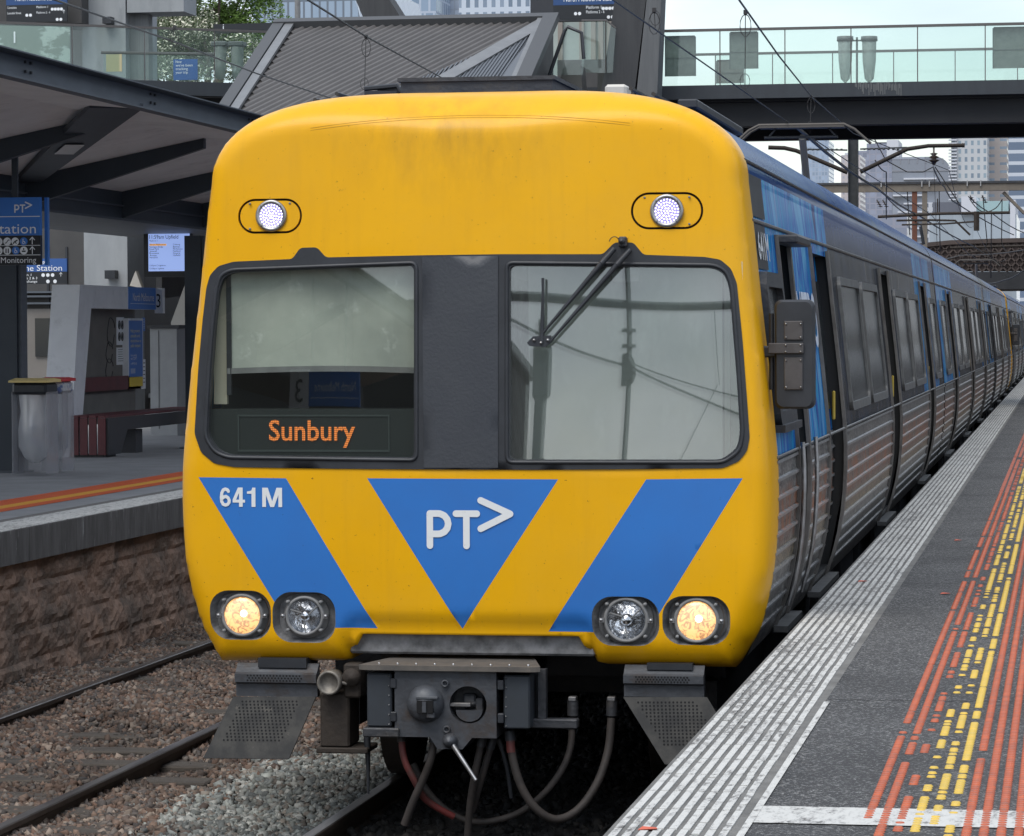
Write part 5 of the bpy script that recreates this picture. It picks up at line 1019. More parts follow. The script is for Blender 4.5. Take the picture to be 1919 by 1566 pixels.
# glazed building behind, under the canopy
def rect(a, b, Y): A = W(a[0], b[1], Y); B = W(b[0], a[1], Y); return A[0], B[0], A[2], B[2]
DKW = mat('dark cladding', (.05, .049, .049), .6, c2=(.07, .067, .065), scale=1.5); DKG = mat('dark window', (.02, .024, .027), .08); TAUPE = mat('taupe door', (.18, .165, .15), .6, c2=(.15, .135, .12), scale=2); CTOW = mat('lift tower concrete', (.33, .345, .355), .8, c2=(.24, .255, .265), scale=1.6, dirt=(.19, .20, .21), dscale=3, stretch=(1, 1, .35), bump=.2)
b = thing('station_building', 'dark clad station building at the back of the left platform', 'building', (-19, 56, ZP))
def lb(root, x0, x1, y0, y1, z0, z1, mt, nm): l = root.location; return MB().box(x0-l[0], x1-l[0], y0-l[1], y1-l[1], z0-l[2], z1-l[2]).build(nm, mt, root)
x0, x1, z0, z1 = rect((-60, 380), (160, 720), 56); lb(b, -26, x1, 56, 64, ZP, 7.0, DKW, 'wall')
for px in (125, 90, 160): x_ = W(px, 450, 56)[0]; lb(b, x_-.02, x_+.02, 55.97, 56, ZP, 4.2, BLK, 'panel_joint')
for (a, c, mt, nm) in (((50, 578), (112, 708), TAUPE, 'door'), ((64, 596), (90, 668), DKG, 'door_window')):
    x0, x1, z0, z1 = rect(a, c, 55.9 if nm == 'door' else 55.8); lb(b, x0, x1, 55.9 if nm == 'door' else 55.86, 55.99, ZP if nm == 'door' else z0, z1, mt, nm)
for k, py in enumerate((545, 553, 566)): x0, x1, z0, z1 = rect((40, py), (115, py+4), 55.8); lb(b, -22, x1, 55.8, 55.99, z0, z1, FASC, 'ledge')
t = thing('lift_tower', 'tall pale concrete lift tower behind the departure screen and bridge', 'lift tower', (-20, 66, ZP)); x0, x1, z0, z1 = rect((158, 400), (238, 560), 66); lb(t, x0, x1, 66, 68.4, ZP, 13, CTOW, 'shaft')
x0, x1, z0, z1 = rect((193, 31), (209, 44), 65.8); lb(t, x0, x1, 65.75, 66, z0, z1, BLK, 'wall_light')
x0, x1, z0, z1 = rect((238, -20), (276, 620), 66.3); lb(t, x1-.5, x1+.02, 66.3, 66.6, ZP, 13, mat('ribbed cladding', (.20, .205, .21), .7, c2=(.14, .145, .15), scale=4, stretch=(12, 12, .2)), 'ribbed_cladding')
pr_ = thing('concrete_pier', 'pale concrete pier with a small black wall light, left of the departure screen', 'pier', (-16, 53, ZP)); x0, x1, z0, z1 = rect((158, 400), (238, 560), 53); lb(pr_, x0, x1, 53, 54, ZP, 6.1, CTOW, 'shaft'); x0, x1, z0, z1 = rect((196, 506), (215, 522), 52.8); lb(pr_, x0, x1, 52.8, 53, z0, z1, BLK, 'wall_light')
# departure screen
YD = 43; x0, x1, z0, z1 = rect((270, 430), (356, 519), YD); r = thing('departure_screen', 'lit blue white departure screen listing an Upfield train, hung under the canopy', 'screen', ((x0+x1)/2, YD, z0)); lb(r, x0, x1, YD, YD+.14, z0, z1, SBLK, 'housing')
SCR = mat('screen glow', (.3, .4, .7), .4, emis=(.36, .50, .95), es=.42); sx0, sx1, sz0, sz1 = rect((278, 435), (352, 508), YD-.02); sx1 += .02; lb(r, sx0, sx1, YD-.012, YD, sz0, sz1, SCR, 'display')
l = r.location; INK = mat('screen ink', (.02, .025, .08), .5); m = MB()
for txt, u_, v_, h, wd in (('11:59am Upfield', .03, .84, .045, .36), ('Platform 3', .03, .77, .018, .1), ('North Melbourne', .03, .67, .022, .2), ('Flemington Bridge', .03, .61, .02, .17), ('Royal Park', .03, .555, .02, .12), ('Jewell', .03, .50, .02, .09), ('Brunswick', .03, .445, .02, .12), ('Anstey', .03, .39, .02, .09), ('Moreland', .03, .335, .02, .1), ('Coburg', .6, .67, .02, .09), ('Batman', .6, .61, .02, .09), ('Merlynston', .6, .555, .02, .12), ('Fawkner', .6, .50, .02, .1), ('Gowrie', .6, .445, .02, .09), ('Upfield', .6, .39, .02, .09), ('12:02pm Craigieburn', .03, .13, .018, .2), ('12:05pm Upfield', .03, .05, .018, .18)):
    place(m, textmb(txt, h*1.25, wd*1.15), (sx0-l[0]+u_*(sx1-sx0), -.016, sz0-l[2]+v_*(sz1-sz0)))
m.build('screen_text', INK, r); m = MB(); m.box(sx0-l[0]+.02, sx0-l[0]+.26, -.0145, -.013, sz0-l[2]+.66*(sz1-sz0), sz0-l[2]+.71*(sz1-sz0)); m.build('highlight', mat('screen orange', (.6, .3, .1), .5, emis=(.8, .42, .15), es=.5), r); m = MB(); m.box(.1, .14, .04, .08, z1-z0, z1-z0+.5); m.build('hanger', NAVY, r)
# waiting shelter
def shelter():
    X, Y0, _ = WZ(130, 857, ZP); r = thing('waiting_shelter', 'grey folded-plate waiting shelter with posters and a maroon bench', 'shelter', (X, Y0, ZP)); yx = lambda px, py: WX(px, py, X)[1]-Y0; zt = WX(150, 533, X)[2]-ZP; ye_ = yx(290, 560)
    G1 = mat('shelter light face', (.82, .83, .85), .6, c2=(.74, .75, .77), scale=3, dirt=(.3, .3, .3), dscale=5, damt=.3); G2 = mat('shelter end face', (.4, .405, .41), .65, c2=(.3, .305, .31), scale=3)
    ya = [(0.0, 0), (yx(150, 533), zt), (ye_, zt), (ye_, zt-.29), (yx(171, 580), zt-.29), (yx(149, 856), 0)]
    m = MB(); m.prism([(0, y, z) for y, z in ya], [(-.36, y, z) for y, z in ya]); m.build('portal_frame', G1, r)
    BK = mat('shelter back panel', (.20, .19, .17), .7, c2=(.16, .15, .138), scale=2.5, dirt=(.16, .155, .145), dscale=6, damt=.5); m = MB(); m.box(-.34, -.28, yx(176, 640), ye_, .35, zt-.2); m.build('back_panel', BK, r)
    def pl(px0, px1, py0, py1, xo): a = WX(px0, py0, X+xo); b_ = WX(px1, py1, X+xo); return a[1]-Y0, b_[1]-Y0, b_[2]-ZP, a[2]-ZP
    y0, y1, z0, z1 = pl(237, 266, 596, 727, -.22); y1 = y0+(y1-y0); m = MB(); m.box(-.28, -.20, y0, y1, z0, z1); f = m.build('poster_frame', G1, r); m = MB(); m.box(-.2, -.195, y0+.04, y1-.04, z0+.16, z1-.03); m.build('poster', SBLUE, f); m = MB(); m.box(-.2, -.195, y0+.04, y1-.04, z0+.03, z0+.155); m.build('poster_foot', mat('poster yellow', (.75, .55, .05), .5), f)
    t = MB(); hh = z1-z0
    for txt, v, h, wd in (('Help prevent', .80, .05, .62), ('assaults and', .73, .05, .62), ('antisocial behaviour on', .66, .045, .7), ('public transport', .59, .05, .66)): place(t, textmb(txt, h, (y1-y0)*wd), (-.192, y0+.09, z0+v*hh), (0, 1, 0), (0, 0, 1), (1, 0, 0))
    t.build('poster_text', mat('poster cream', (.8, .75, .45), .5), f); t = MB()
    for txt, v, h, wd in (('If you see something', .46, .035, .4), ('text STOPIT', .41, .04, .4), ('to 0499 455 455', .34, .035, .4)): place(t, textmb(txt, h, (y1-y0)*wd), (-.192, y0+.09, z0+v*hh), (0, 1, 0), (0, 0, 1), (1, 0, 0))
    for k in range(6): t.box(-.1945, -.192, y0+.09, y0+.09+(y1-y0)*.3, z0+hh*(.28-.012*k), z0+hh*(.285-.012*k))
    t.build('poster_small_text', SWH, f)
    for (px0, px1, py0, py1) in ((219, 233, 594, 646), (219, 233, 651, 683), (267, 272, 595, 620), (266, 273, 673, 728)):
        y0, y1, z0, z1 = pl(px0, px1, py0, py1, -.27); m = MB(); m.box(-.28, -.27, y0, y1, z0, z1); n_ = m.build('notice', SBLUE if py0 == 595 else SWH, r); t = MB(); w_ = y1-y0
        if py0 == 594:
            for a_, b_ in ((.3, .72), (.7, .72), (.3, .3), (.7, .3)): P = [(-.2665, y0+w_*(a_+.13*math.cos(q)), z0+(z1-z0)*(b_+.15*math.sin(q))) for q in np.linspace(0, 6.28, 14)]; t.tube(P, .006, 4); t.tube([(-.2665, y0+w_*(a_-.06), z0+(z1-z0)*(b_-.1)), (-.2665, y0+w_*(a_+.06), z0+(z1-z0)*(b_+.1))], .008, 4)
        else:
            for k in range(6): t.box(-.2695, -.268, y0+w_*.15, y0+w_*random.uniform(.7, .88), z0+(z1-z0)*(.86-.13*k), z0+(z1-z0)*(.89-.13*k))
        t.build('notice_print', SBLK if py0 != 595 else SWH, n_)
    # scrawled graffiti loops
    t = MB()
    for cy_, cz_, a_, b_ in ((208, 622, .10, .19), (205, 660, .09, .14), (205, 692, .10, .14)):
        c = WX(cy_, cz_, X-.277); t.tube([(-.277, c[1]-Y0+a_*1.6*math.cos(q)+.02*math.sin(3*q), c[2]-ZP+b_*math.sin(q)) for q in np.linspace(.3, 6.1, 18)], .006, 4)
    t.build('graffiti', mat('graffiti ink', (.05, .05, .05), .7), r)
    # name board on the beam
    a = WX(243, 540, X+.02); b_ = WX(304, 582, X+.02); y0 = a[1]-Y0; z1 = zt; z0 = zt-.29; m = MB(); y1 = ye_; m.box(0, .015, y0, ye_, z0, z1); s_ = m.build('name_board', SBLUE, r); t = MB(); place(t, textmb('North Melbourne', .11, (y1-y0)*.8), (.018, y0+.15, z0+.11), (0, 1, 0), (0, 0, 1), (1, 0, 0)); t.box(.015, .018, y0+.05, ye_-.05, z0+.07, z0+.076); t.build('name_lettering', SWH, s_)
    yb = ye_+.004; A = W(290, 584, Y0+yb); B = W(304, 541, Y0+yb); m = MB(); m.box(A[0]-X, B[0]-X, yb, yb+.12, A[2]-ZP-.02, B[2]-ZP+.01); nb2 = m.build('number_box', SWH, r); t = MB(); h_ = (B[2]-A[2])*.62; place(t, textmb('3', h_, .055, align='C'), ((A[0]+B[0])/2-X, yb-.004, A[2]-ZP+.06)); t.build('number', SBLK, nb2)
    # bench
    MAR = mat('maroon slats', (.14, .032, .038), .5, c2=(.10, .026, .03), scale=4); m = MB(); m.box(-.24, -.20, .5, ye_, .78, .96); m.build('bench_backrest', MAR, r)
    m = MB()
    for k in range(4): m.box(.02+.115*k, .115+.115*k, -.0, .03, .03, .48); m.box(.02+.115*k, .115+.115*k, 0, 4.6, .485, .515)
    m.build('bench_slats', MAR, r); m = MB(); m.prism([(.49, .03, .03), (.49, .55, .03), (.49, .85, .32), (.49, 4.6, .32), (.49, 4.6, .48), (.49, .03, .48)], [(.46, .03, .03), (.46, .55, .03), (.46, .85, .32), (.46, 4.6, .32), (.46, 4.6, .48), (.46, .03, .48)]); m.box(.0, .44, .05, .5, 0.0, .03); m.box(.1, .4, 1.5, 1.8, 0, .3); m.build('bench_side', mat('bench dark side', (.045, .045, .05), .5), r)
    return r
shelter()
# bins: a frame with two clear bags under coloured lids
BAG = glassmat('clear bag', (.95, .95, .95), .12, .2, .42, (.85, .86, .88)); RUB = mat('rubbish inside', (.5, .5, .5), .7, c2=(.1, .14, .3), scale=9, lo=.5, hi=.6, dirt=(.5, .1, .08), dscale=14, dlo=.62, dhi=.66)
def binn(px, Y, lidm, sc, lab, front):
    p = W(px, 800, Y); x = p[0]; r = thing('litter_bin', lab, 'litter bin', (x, Y, ZP), 'clear-bag litter bins beside the column')
    m = MB(); m.box(-.27*sc, .27*sc, -.2, .2, 1.0-.13, 1.0, 0, .03); m.build('collar', BLK if front else RUB, r); m = MB(); m.extx([(-.24, 1.0), (.24, 1.0), (.24, 1.03), (.0, 1.045), (-.24, 1.02)], -.30*sc, .30*sc); m.build('lid', lidm, r)
    m = MB(); n = 18; rings = []
    for z, q in ((.88, 1.05), (.7, 1.0), (.5, 1.08), (.32, 1.0), (.2, .7), (.14, .2)):
        rings.append([(.22*sc*q*math.cos(t)*(1+.12*math.sin(5*t+z*9)), .17*q*math.sin(t)*(1+.12*math.sin(4*t+z*5)), z+.01*math.sin(7*t)) for t in np.linspace(0, 2*math.pi, n+1)[:-1]])
    m.add([v for g in rings for v in g], [(i*n+k, i*n+(k+1) % n, (i+1)*n+(k+1) % n, (i+1)*n+k) for i in range(5) for k in range(n)], 0, True); m.build('bag', BAG, r)
    m = MB()
    for k in range(9): c = (random.uniform(-.1, .1)*sc, random.uniform(-.08, .08), random.uniform(.28, .5)); m.box(c[0]-.05, c[0]+.05, c[1]-.04, c[1]+.04, c[2]-.05, c[2]+.06, 0, .02)
    m.build('rubbish', RUB, r); m = MB(); m.box(-.27*sc, .27*sc, .19, .2, .02, .9); m.box(-.27*sc, -.26*sc, -.2, .2, .02, .9); m.box(.26*sc, .27*sc, -.2, .2, .02, .9); m.build('clear_casing', glassmat('clear casing', (.9, .9, .91), .08, .15, .22, (.62, .62, .64)) if front else bpy.data.materials['clear casing'], r)
binn(66, 32.9, mat('yellow lid', (.72, .55, .22), .5), .72, 'yellow lidded clear bin hung with a transparent bag, beside the dark column', True)
binn(108, 33.6, mat('red lid', (.55, .03, .035), .5), .45, 'red lidded clear bin just behind the yellow lidded one', False)
# cabinet and pale arrow sculptures beside the train's left edge
t = thing('equipment_cabinet', 'plain grey equipment cabinet right of the shelter posters', 'cabinet', (-12.6, 46, ZP)); x0, x1, z0, z1 = rect((282, 615), (331, 745), 46); lb(t, x0, x1, 46, 46.8, ZP, z1, mat('cabinet steel', (.36, .365, .37), .5, c2=(.3, .305, .31), scale=3), 'housing'); lb(t, x0+(x1-x0)*.32, x0+(x1-x0)*.33, 45.99, 46, ZP+.1, z1-.03, BLK, 'door_gap'); lb(t, x0-.03, x1+.05, 45.95, 46.85, z1, z1+.05, DKMET, 'cap')
AR = mat('pale arrow panel', (.50, .47, .42), .6, c2=(.42, .40, .36), scale=3)
for px, Y, lab in ((346, 50, 'pale slanted arrow panel just left of the train at window height'), (262, 52, 'small pale arrow tip above the cabinet, left of the departure screen post')):
    if px == 346: P = [(320, 605), (346, 534), (352, 534), (352, 640), (345, 780), (336, 780), (336, 680)]
    else: P = [(243, 535), (254, 507), (266, 540)]
    Q = [W(a, b_, Y) for a, b_ in P]; m = MB(); m.ext([(q[0], q[2]) for q in Q], Y, Y+.15); tag(m.build('arrow_panel', AR), lab, 'sculpture')
w_ = thing('brick_wall', 'low dark brick wall behind the bench end on the left platform', 'wall', (-13, 60, ZP)); lb(w_, -26, -9.5, 60, 60.4, ZP, W(330, 745, 60)[2], mat('dark brick', (.07, .06, .055), .9, c2=(.04, .035, .03), scale=18), 'brickwork'); lb(w_, -26, -9.45, 59.95, 60.45, W(330, 745, 60)[2], W(330, 737, 60)[2], CTOW, 'coping')
# ------------------------------------------------------------ footbridge over the tracks
BGL = glassmat('balustrade glass', (.93, .98, .965), .05, .03, .035, (.6, .72, .68)); BGL2 = glassmat('balustrade glass far', (.93, .98, .97), .04, .03, .035, (.65, .75, .72))
BR1 = mat('bridge fascia', (.035, .042, .05), .6, c2=(.028, .033, .04), scale=2, dirt=(.10, .105, .11), dscale=3, dlo=.66, dhi=.78, damt=.4, stretch=(3, 1, .5)); BR2 = mat('bridge girder', (.014, .015, .018), .7, c2=(.02, .021, .024), scale=1.5); RAILM = mat('handrail', (.13, .12, .115), .35, .6)
YB = 62.0
def pol(P, Y): return [(q[0], q[2]) for q in (W(a, b, Y) for a, b in P)]
def bridge():
    r = thing('footbridge', 'dark girder footbridge with pale green glass balustrades crossing above the train', 'footbridge', (0, YB, 5)); l = r.location
    def bx(x0, x1, y0, y1, z0, z1, mt, nm, mi=0): return MB().box(x0-l[0], x1-l[0], y0-l[1], y1-l[1], z0-l[2], z1-l[2]).build(nm, mt, r)
    x0 = W(1228, 165, YB)[0]; zt = W(1400, 158, YB)[2]; zf = W(1400, 184, YB)[2]; zb = W(1400, 234, YB)[2]; zg = W(1400, 54, YB)[2]
    bx(x0-8, 12, YB, YB+.3, zf, zt, BR1, 'deck_fascia'); bx(x0-8, 12, YB+.25, YB+5.6, zf-.05, zt-.05, BR2, 'deck'); bx(x0-8, 12, YB+.35, YB+.8, zb, zf-.052, BR2, 'girder'); bx(x0-8, 12, YB+5.0, YB+5.4, zb, zf-.052, BR2, 'girder')
    for yb, nm, seed, gm in ((YB+.12, 'near', 0, BGL), (YB+5.55, 'far', 1, BGL2)):
        bx(x0, 12, yb-.035, yb+.035, zg-.02, zg+.03, RAILM, 'handrail')
        xs = [W(px, 100, YB)[0] for px in (1232, 1348, 1470, 1594, 1719, 1846)]+[W(1846, 100, YB)[0]+1.33*k for k in range(1, 6)]
        if seed: xs = [x+.53 for x in xs[:-1]]
        for a, b in zip(xs[:-1], xs[1:]): bx(a+.012, b-.012, yb-.006, yb+.006, zt-.1, zg-.02, gm, 'glass_panel')
        for a in xs: bx(a-.010, a+.010, yb-.012, yb+.012, zt-.1, zg-.02, RAILM, 'panel_post')
    for k in range(26):     # runs of lime on the fascia
        pass
    s = MB()
    for k in range(34): px = 1603+k*2.6+random.uniform(-.8, .8); A = W(px, 150+random.uniform(0, 5), YB); h = random.uniform(.1, .27); s.box(A[0]-l[0]-.009, A[0]-l[0]+.009, -.004, .0, max(zf, A[2]-h)-l[2], A[2]-l[2]-.03)
    s.build('lime_streaks', mat('lime streak', (.12, .125, .125), .8), r)
    # left part of the bridge deck, turning slightly away
    a0, a1 = W(-60, 150, 59.5), W(520, 170, 63); zt2 = W(300, 150, 61.5)[2]; zf2 = W(300, 176, 61.5)[2]; zg2 = W(300, 51, 61.5)[2]
    def seg(t0, t1, z0, z1, th, mt, nm, off=0):
        A = (a0[0]+(a1[0]-a0[0])*t0, a0[1]+(a1[1]-a0[1])*t0+off); B = (a0[0]+(a1[0]-a0[0])*t1, a0[1]+(a1[1]-a0[1])*t1+off)
        P = [(A[0]-l[0], A[1]-l[1]), (B[0]-l[0], B[1]-l[1]), (B[0]-l[0], B[1]-l[1]+th), (A[0]-l[0], A[1]-l[1]+th)]; return MB().extz(P, z0-l[2], z1-l[2]).build(nm, mt, r)
    seg(0, 1, zf2, zt2, .3, BR1, 'deck_fascia'); seg(-.3, 1, zf2-.9, zf2-.01, .3, BR2, 'girder', .4); seg(-.3, 1, zg2-.02, zg2+.025, .06, RAILM, 'handrail'); seg(-.3, 1, zt2-.25, zt2-.03, 5, BR2, 'deck', .3)
    ts = [(px+60)/580 for px in (-190, -60, 130, 265, 398, 520)]
    for p, q in zip(ts[:-1], ts[1:]): seg(p+.002, q-.002, zt2-.0, zg2-.02, .012, BGL, 'glass_panel', .02)
    for p in ts[1:]: seg(p-.0012, p+.0012, zt2, zg2, .02, RAILM, 'panel_post', .02)
    return r
bridge()
# notices and bins on the bridge
NOT = mat('notice back', (.17, .19, .175), .7, c2=(.11, .125, .115), scale=6); NOTF = mat('notice frame', (.09, .1, .1), .5)
for i, (a, b, Y, lab) in enumerate([((1248, 68), (1302, 143), YB+.2, 'grey notice board on the bridge balustrade, leftmost of the right-hand span'), ((1369, 60), (1419, 129), YB+.2, 'tall mottled notice on the bridge glass, right of the wire dropper'), ((1344, 113), (1392, 156), YB+.9, 'low pale notice board behind the bridge glass, below the mottled one'), ((1862, 51), (1930, 128), YB+.2, 'grey notice board on the bridge glass at the right picture edge')]):
    A = W(a[0], b[1], Y); B = W(b[0], a[1], Y); t = thing('notice_board', lab, 'notice board', ((A[0]+B[0])/2, Y, A[2]), 'notice boards on the footbridge'); w2 = (B[0]-A[0])/2; h = B[2]-A[2]
    MB().box(-w2, w2, 0, .02, 0, h).build('board', NOT, t); m = MB(); m.box(-w2-.02, -w2, -.01, .03, 0, h); m.box(w2, w2+.02, -.01, .03, 0, h); m.box(-w2, w2, -.01, .03, h, h+.02); m.box(-w2, w2, -.01, .03, h*.45, h*.47); m.build('frame', NOTF, t)
bt = None
for px, lab in ((1584, 'left one of two clear bag bins standing on the footbridge'), (1629, 'right one of two clear bag bins standing on the footbridge')):
    A = W(px, 152, YB+1.2); B = W(px, 68, YB+1.2); h = B[2]-A[2]+.1; t = thing('litter_bin', lab, 'litter bin', (A[0], YB+1.2, A[2]-.1), 'bins on the footbridge')
    m = MB(); m.lathe([(.0001, h), (.16, h), (.165, h-.09), (.14, h-.10)], (0, 0, 0), axis='z', n=16); m.build('collar', NOTF, t); m = MB(); m.lathe([(.14, h-.1), (.13, .5), (.09, .15), (.0001, .05)], (0, 0, 0), axis='z', n=16); m.build('bag', glassmat('bridge bin bag', (.7, .74, .72), .1, .2, .5, (.38, .41, .39)) if px == 1584 else bpy.data.materials['bridge bin bag'], t)
    if px == 1584: m = MB(); m.box(.21, .25, -.02, .02, 0, h-.02); m.box(.13, .35, -.02, .02, h-.1, h-.07); m.build('stand', NOTF, t)
# ------------------------------------------------------------ stair roof with corrugated sheet
CORR = mat('corrugated grey sheet', (.115, .108, .105), .55, .2, c2=(.095, .09, .088), scale=1.5, dirt=(.16, .155, .15), dscale=5, damt=.3); FLASH = mat('grey flashing', (.21, .215, .22), .45, .3, c2=(.16, .165, .17), scale=3); DFL = mat('dark flashing', (.07, .072, .075), .5, .2)
def stair_roof():
    r = thing('stair_roof', 'sloping corrugated grey roof over the stairs, behind the train roof', 'stair roof', (0, 0, 0))
    xa, xb = -14.95, -9.62; yt, zt = 60.2, W(600, 48, 60.2)[2]; slope = math.tan(math.radians(24.5))
    pt = lambda x, s, o=0: (x, yt-s*math.cos(.4276)+o*math.sin(.4276)*-1, zt-s*math.sin(.4276)+o*math.cos(.4276))
    Lh = 9.5; m = MB(); a = [pt(xa, 0), pt(xb, 0), pt(xb, Lh), pt(xa, Lh)]; m.prism(a, [pt(x, s, -.12) for x, s in ((xa, 0), (xb, 0), (xb, Lh), (xa, Lh))])
    m.build('roof_deck', CORR, r)
    # ribs running diagonally, clipped to the sheet left of the valley
    va = (xb-.12, .15); vb = (xb-.12-2.3, 3.55)   # valley line in (x, s)
    vb = (WX(0, 0, -1)[0]*0+W(812, 146, 57)[0], 3.6)
    poly = [(xa+.32, .12), (va[0]-.02, .12), (vb[0], vb[1]), (vb[0]-2.2, Lh), (xa+.32, Lh)]
    dx, ds = math.cos(math.radians(-62)), math.sin(math.radians(-62)); nx, ns = -ds, dx; m = MB()
    def clip(poly, c):
        hit = []
        for i in range(len(poly)):
            p, q = poly[i], poly[(i+1) % len(poly)]; a = p[0]*nx+p[1]*ns-c; b = q[0]*nx+q[1]*ns-c
            if (a > 0) != (b > 0): t = a/(a-b); hit.append((p[0]+(q[0]-p[0])*t, p[1]+(q[1]-p[1])*t))
        return sorted(hit, key=lambda h: h[0]*dx+h[1]*ds)
    c = -20
    while c < 20:
        h = clip(poly, c)
        if len(h) >= 2:
            p, q = h[0], h[-1]; w_ = .045
            A = [pt(p[0]+nx*k, p[1]+ns*k, o) for k, o in ((-w_, .003), (-w_*.4, .035), (w_*.4, .035), (w_, .003))]; B = [pt(q[0]+nx*k, q[1]+ns*k, o) for k, o in ((-w_, .003), (-w_*.4, .035), (w_*.4, .035), (w_, .003))]; m.prism(A, B, 0, False)
        c += .155
    m.build('corrugated_sheet', CORR, r)
    def bar(p, q, w0, w1, hgt, mt, nm, base=.0):
        p, q = Vector((p[0], p[1], 0)), Vector((q[0], q[1], 0)); d = (q-p).normalized(); n = Vector((-d.y, d.x, 0)); P = [p+n*w0, p-n*w1, q-n*w1, q+n*w0]; MB().prism([pt(v.x, v.y, base) for v in P], [pt(v.x, v.y, base+hgt) for v in P]).build(nm, mt, r)
    bar((xa, 0), (xa, Lh), .1, .12, .12, DFL, 'verge_flashing'); bar((xa+.22, .1), (xa+.22, Lh), .08, .09, .06, FLASH, 'verge_flashing', .04)
    bar((xa-.1, 0), (xb+.1, 0), .12, .08, .14, DFL, 'ridge_flashing'); bar((xb, 0), (xb, Lh), .16, .12, .16, DFL, 'verge_flashing'); bar((xb-.22, .1), (xb-.22, Lh), .05, .05, .06, FLASH, 'verge_flashing', .05)
    bar(va, vb, .16, .16, .03, FLASH, 'valley_flashing', .045)
    # second slope right of the valley with fine ribs
    P2 = [(va[0]-.05, .4), (xb-.3, .4), (xb-.3, Lh), (vb[0]+.3, Lh), (vb[0]+.2, vb[1])]; m = MB(); m.prism([pt(x, s, .01) for x, s in P2], [pt(x, s, .03) for x, s in P2])
    for k in range(40):
        x = xb-.32-.07*k; s0 = .45+max(0, (va[0]-x))*1.45
        if s0 < Lh-1: m.prism([pt(x-.012, s0, .03), pt(x+.012, s0, .03), pt(x+.012, s0, .05), pt(x-.012, s0, .05)], [pt(x-.012-.7, Lh, .03), pt(x+.012-.7, Lh, .03), pt(x+.012-.7, Lh, .05), pt(x-.012-.7, Lh, .05)])
    m.build('ribbed_sheet', mat('ribbed blue grey sheet', (.12, .13, .145), .4, .3), r)
    m = MB(); m.prism([pt(xa, 0, -.1), pt(xa, Lh, -.1), (xa, pt(xa, Lh)[1], 3.2), (xa, yt, 3.6)], [pt(xa+.1, 0, -.1), pt(xa+.1, Lh, -.1), (xa+.1, pt(xa, Lh)[1], 3.2), (xa+.1, yt, 3.6)]); m.prism([pt(xb, 0, -.1), pt(xb, Lh, -.1), (xb, pt(xb, Lh)[1], 3.2), (xb, yt, 3.6)], [pt(xb-.1, 0, -.1), pt(xb-.1, Lh, -.1), (xb-.1, pt(xb, Lh)[1], 3.2), (xb-.1, yt, 3.6)]); m.build('side_cladding', DKW, r)
stair_roof()
# ------------------------------------------------------------ raking struts and head house beyond
CHAR = mat('charcoal strut', (.05, .052, .055), .75, c2=(.035, .036, .04), scale=1.2, stretch=(8, 8, .6), bump=.2); CHL = mat('strut light face', (.12, .125, .13), .7, c2=(.09, .095, .10), scale=2, stretch=(6, 6, .5))
def strut(P, Y, lab, P2=None):
    r = thing('raking_strut', lab, 'strut', (0, 0, 0), 'raking struts of the station roof'); q = pol(P, Y); MB().ext(q, Y, Y+.8).build('shaft', CHAR, r)
    if P2: MB().ext(pol(P2, Y-.02), Y-.02, Y+.7).build('side_face', CHL, r)
strut([(1156, -30), (1214, -30), (1187, 190), (1118, 230)], 60.6, 'thick dark raking strut rising left of the bridge glass', [(1215, -30), (1240, -30), (1229, 235), (1186, 235)])
strut([(655, -30), (711, -30), (757, 42), (684, 42)], 62.5, 'dark raking strut behind the ridge of the corrugated roof')
hd = thing('head_house', 'dark station concourse block with glass doors, left of the thick strut', 'building', (0, 0, 0))
q = pol([(994, 35), (1240, 35), (1240, 235), (985, 235)], 66); 
m = MB(); A = W(1045, 250, 66); B = W(1165, 110, 66); m.box(A[0], B[0], 66, 66.3, A[2], B[2]); m.build('rear_wall', DKW, hd); m = MB(); A = W(1120, 250, 60.9); B = W(1200, 135, 60.9); m.box(A[0], B[0], 60.9, 61.2, A[2], B[2]); m.build('wall', DKW, hd)
A = W(994, 40, 66); B = W(1235, -40, 66); m = MB(); m.box(A[0], B[0], 66, 66.3, A[2], B[2]); m.build('lintel', mat('dark lintel', (.03, .033, .04), .6), hd)
A = W(1035, 150, 68); B = W(1160, 36, 68); m = MB(); m.box(A[0], B[0], 68, 68.2, A[2], B[2]); m.build('rear_glazing', mat('pale glazing', (.34, .40, .38), .3, c2=(.45, .5, .48), scale=1.5), hd)
m = MB()
for px in (1050, 1090, 1112, 1126, 1142): A = W(px, 150, 67.9); m.box(A[0]-.05, A[0]+.05, 67.9, 68, A[2], A[2]+1.4)
m.build('door_frames', mat('door frame', (.3, .27, .24), .6), hd)
ec = thing('escalator', 'glass sided escalator head with dark handrail beside the corrugated roof', 'escalator', (0, 0, 0))
def flat(P, Y, th, mt, nm, root): return MB().ext(pol(P, Y), Y, Y+th).build(nm, mt, root)
flat([(1031, 140), (1063, 52), (1091, 62), (1095, 110), (1092, 140)], 59.5, .02, BGL, 'side_glass', ec)
m = MB(); P = [W(a, b, 59.45) for a, b in ((1028, 145), (1058, 58), (1064, 50), (1090, 61), (1094, 110))]; m.tube(P, .035, 8); m.build('handrail', BLK, ec)
flat([(1042, 175), (1055, 128), (1070, 114), (1088, 122), (1092, 175)], 59.7, .6, mat('escalator plinth', (.075, .07, .065), .6), 'plinth', ec)
flat([(1090, 38), (1134, 38), (1134, 136), (1090, 136)], 60.5, .02, BGL, 'side_glass', ec); flat([(1136, 38), (1154, 52), (1148, 136), (1136, 136)], 60.5, .02, BGL, 'side_glass', ec); m = MB()
m.tube([W(1090, 38, 60.45), W(1136, 38, 60.45), W(1154, 52, 60.45)], .018, 6); m.tube([W(1135, 38, 60.45), W(1135, 136, 60.45)], .012, 6); m.build('glass_edge', RAILM, ec)
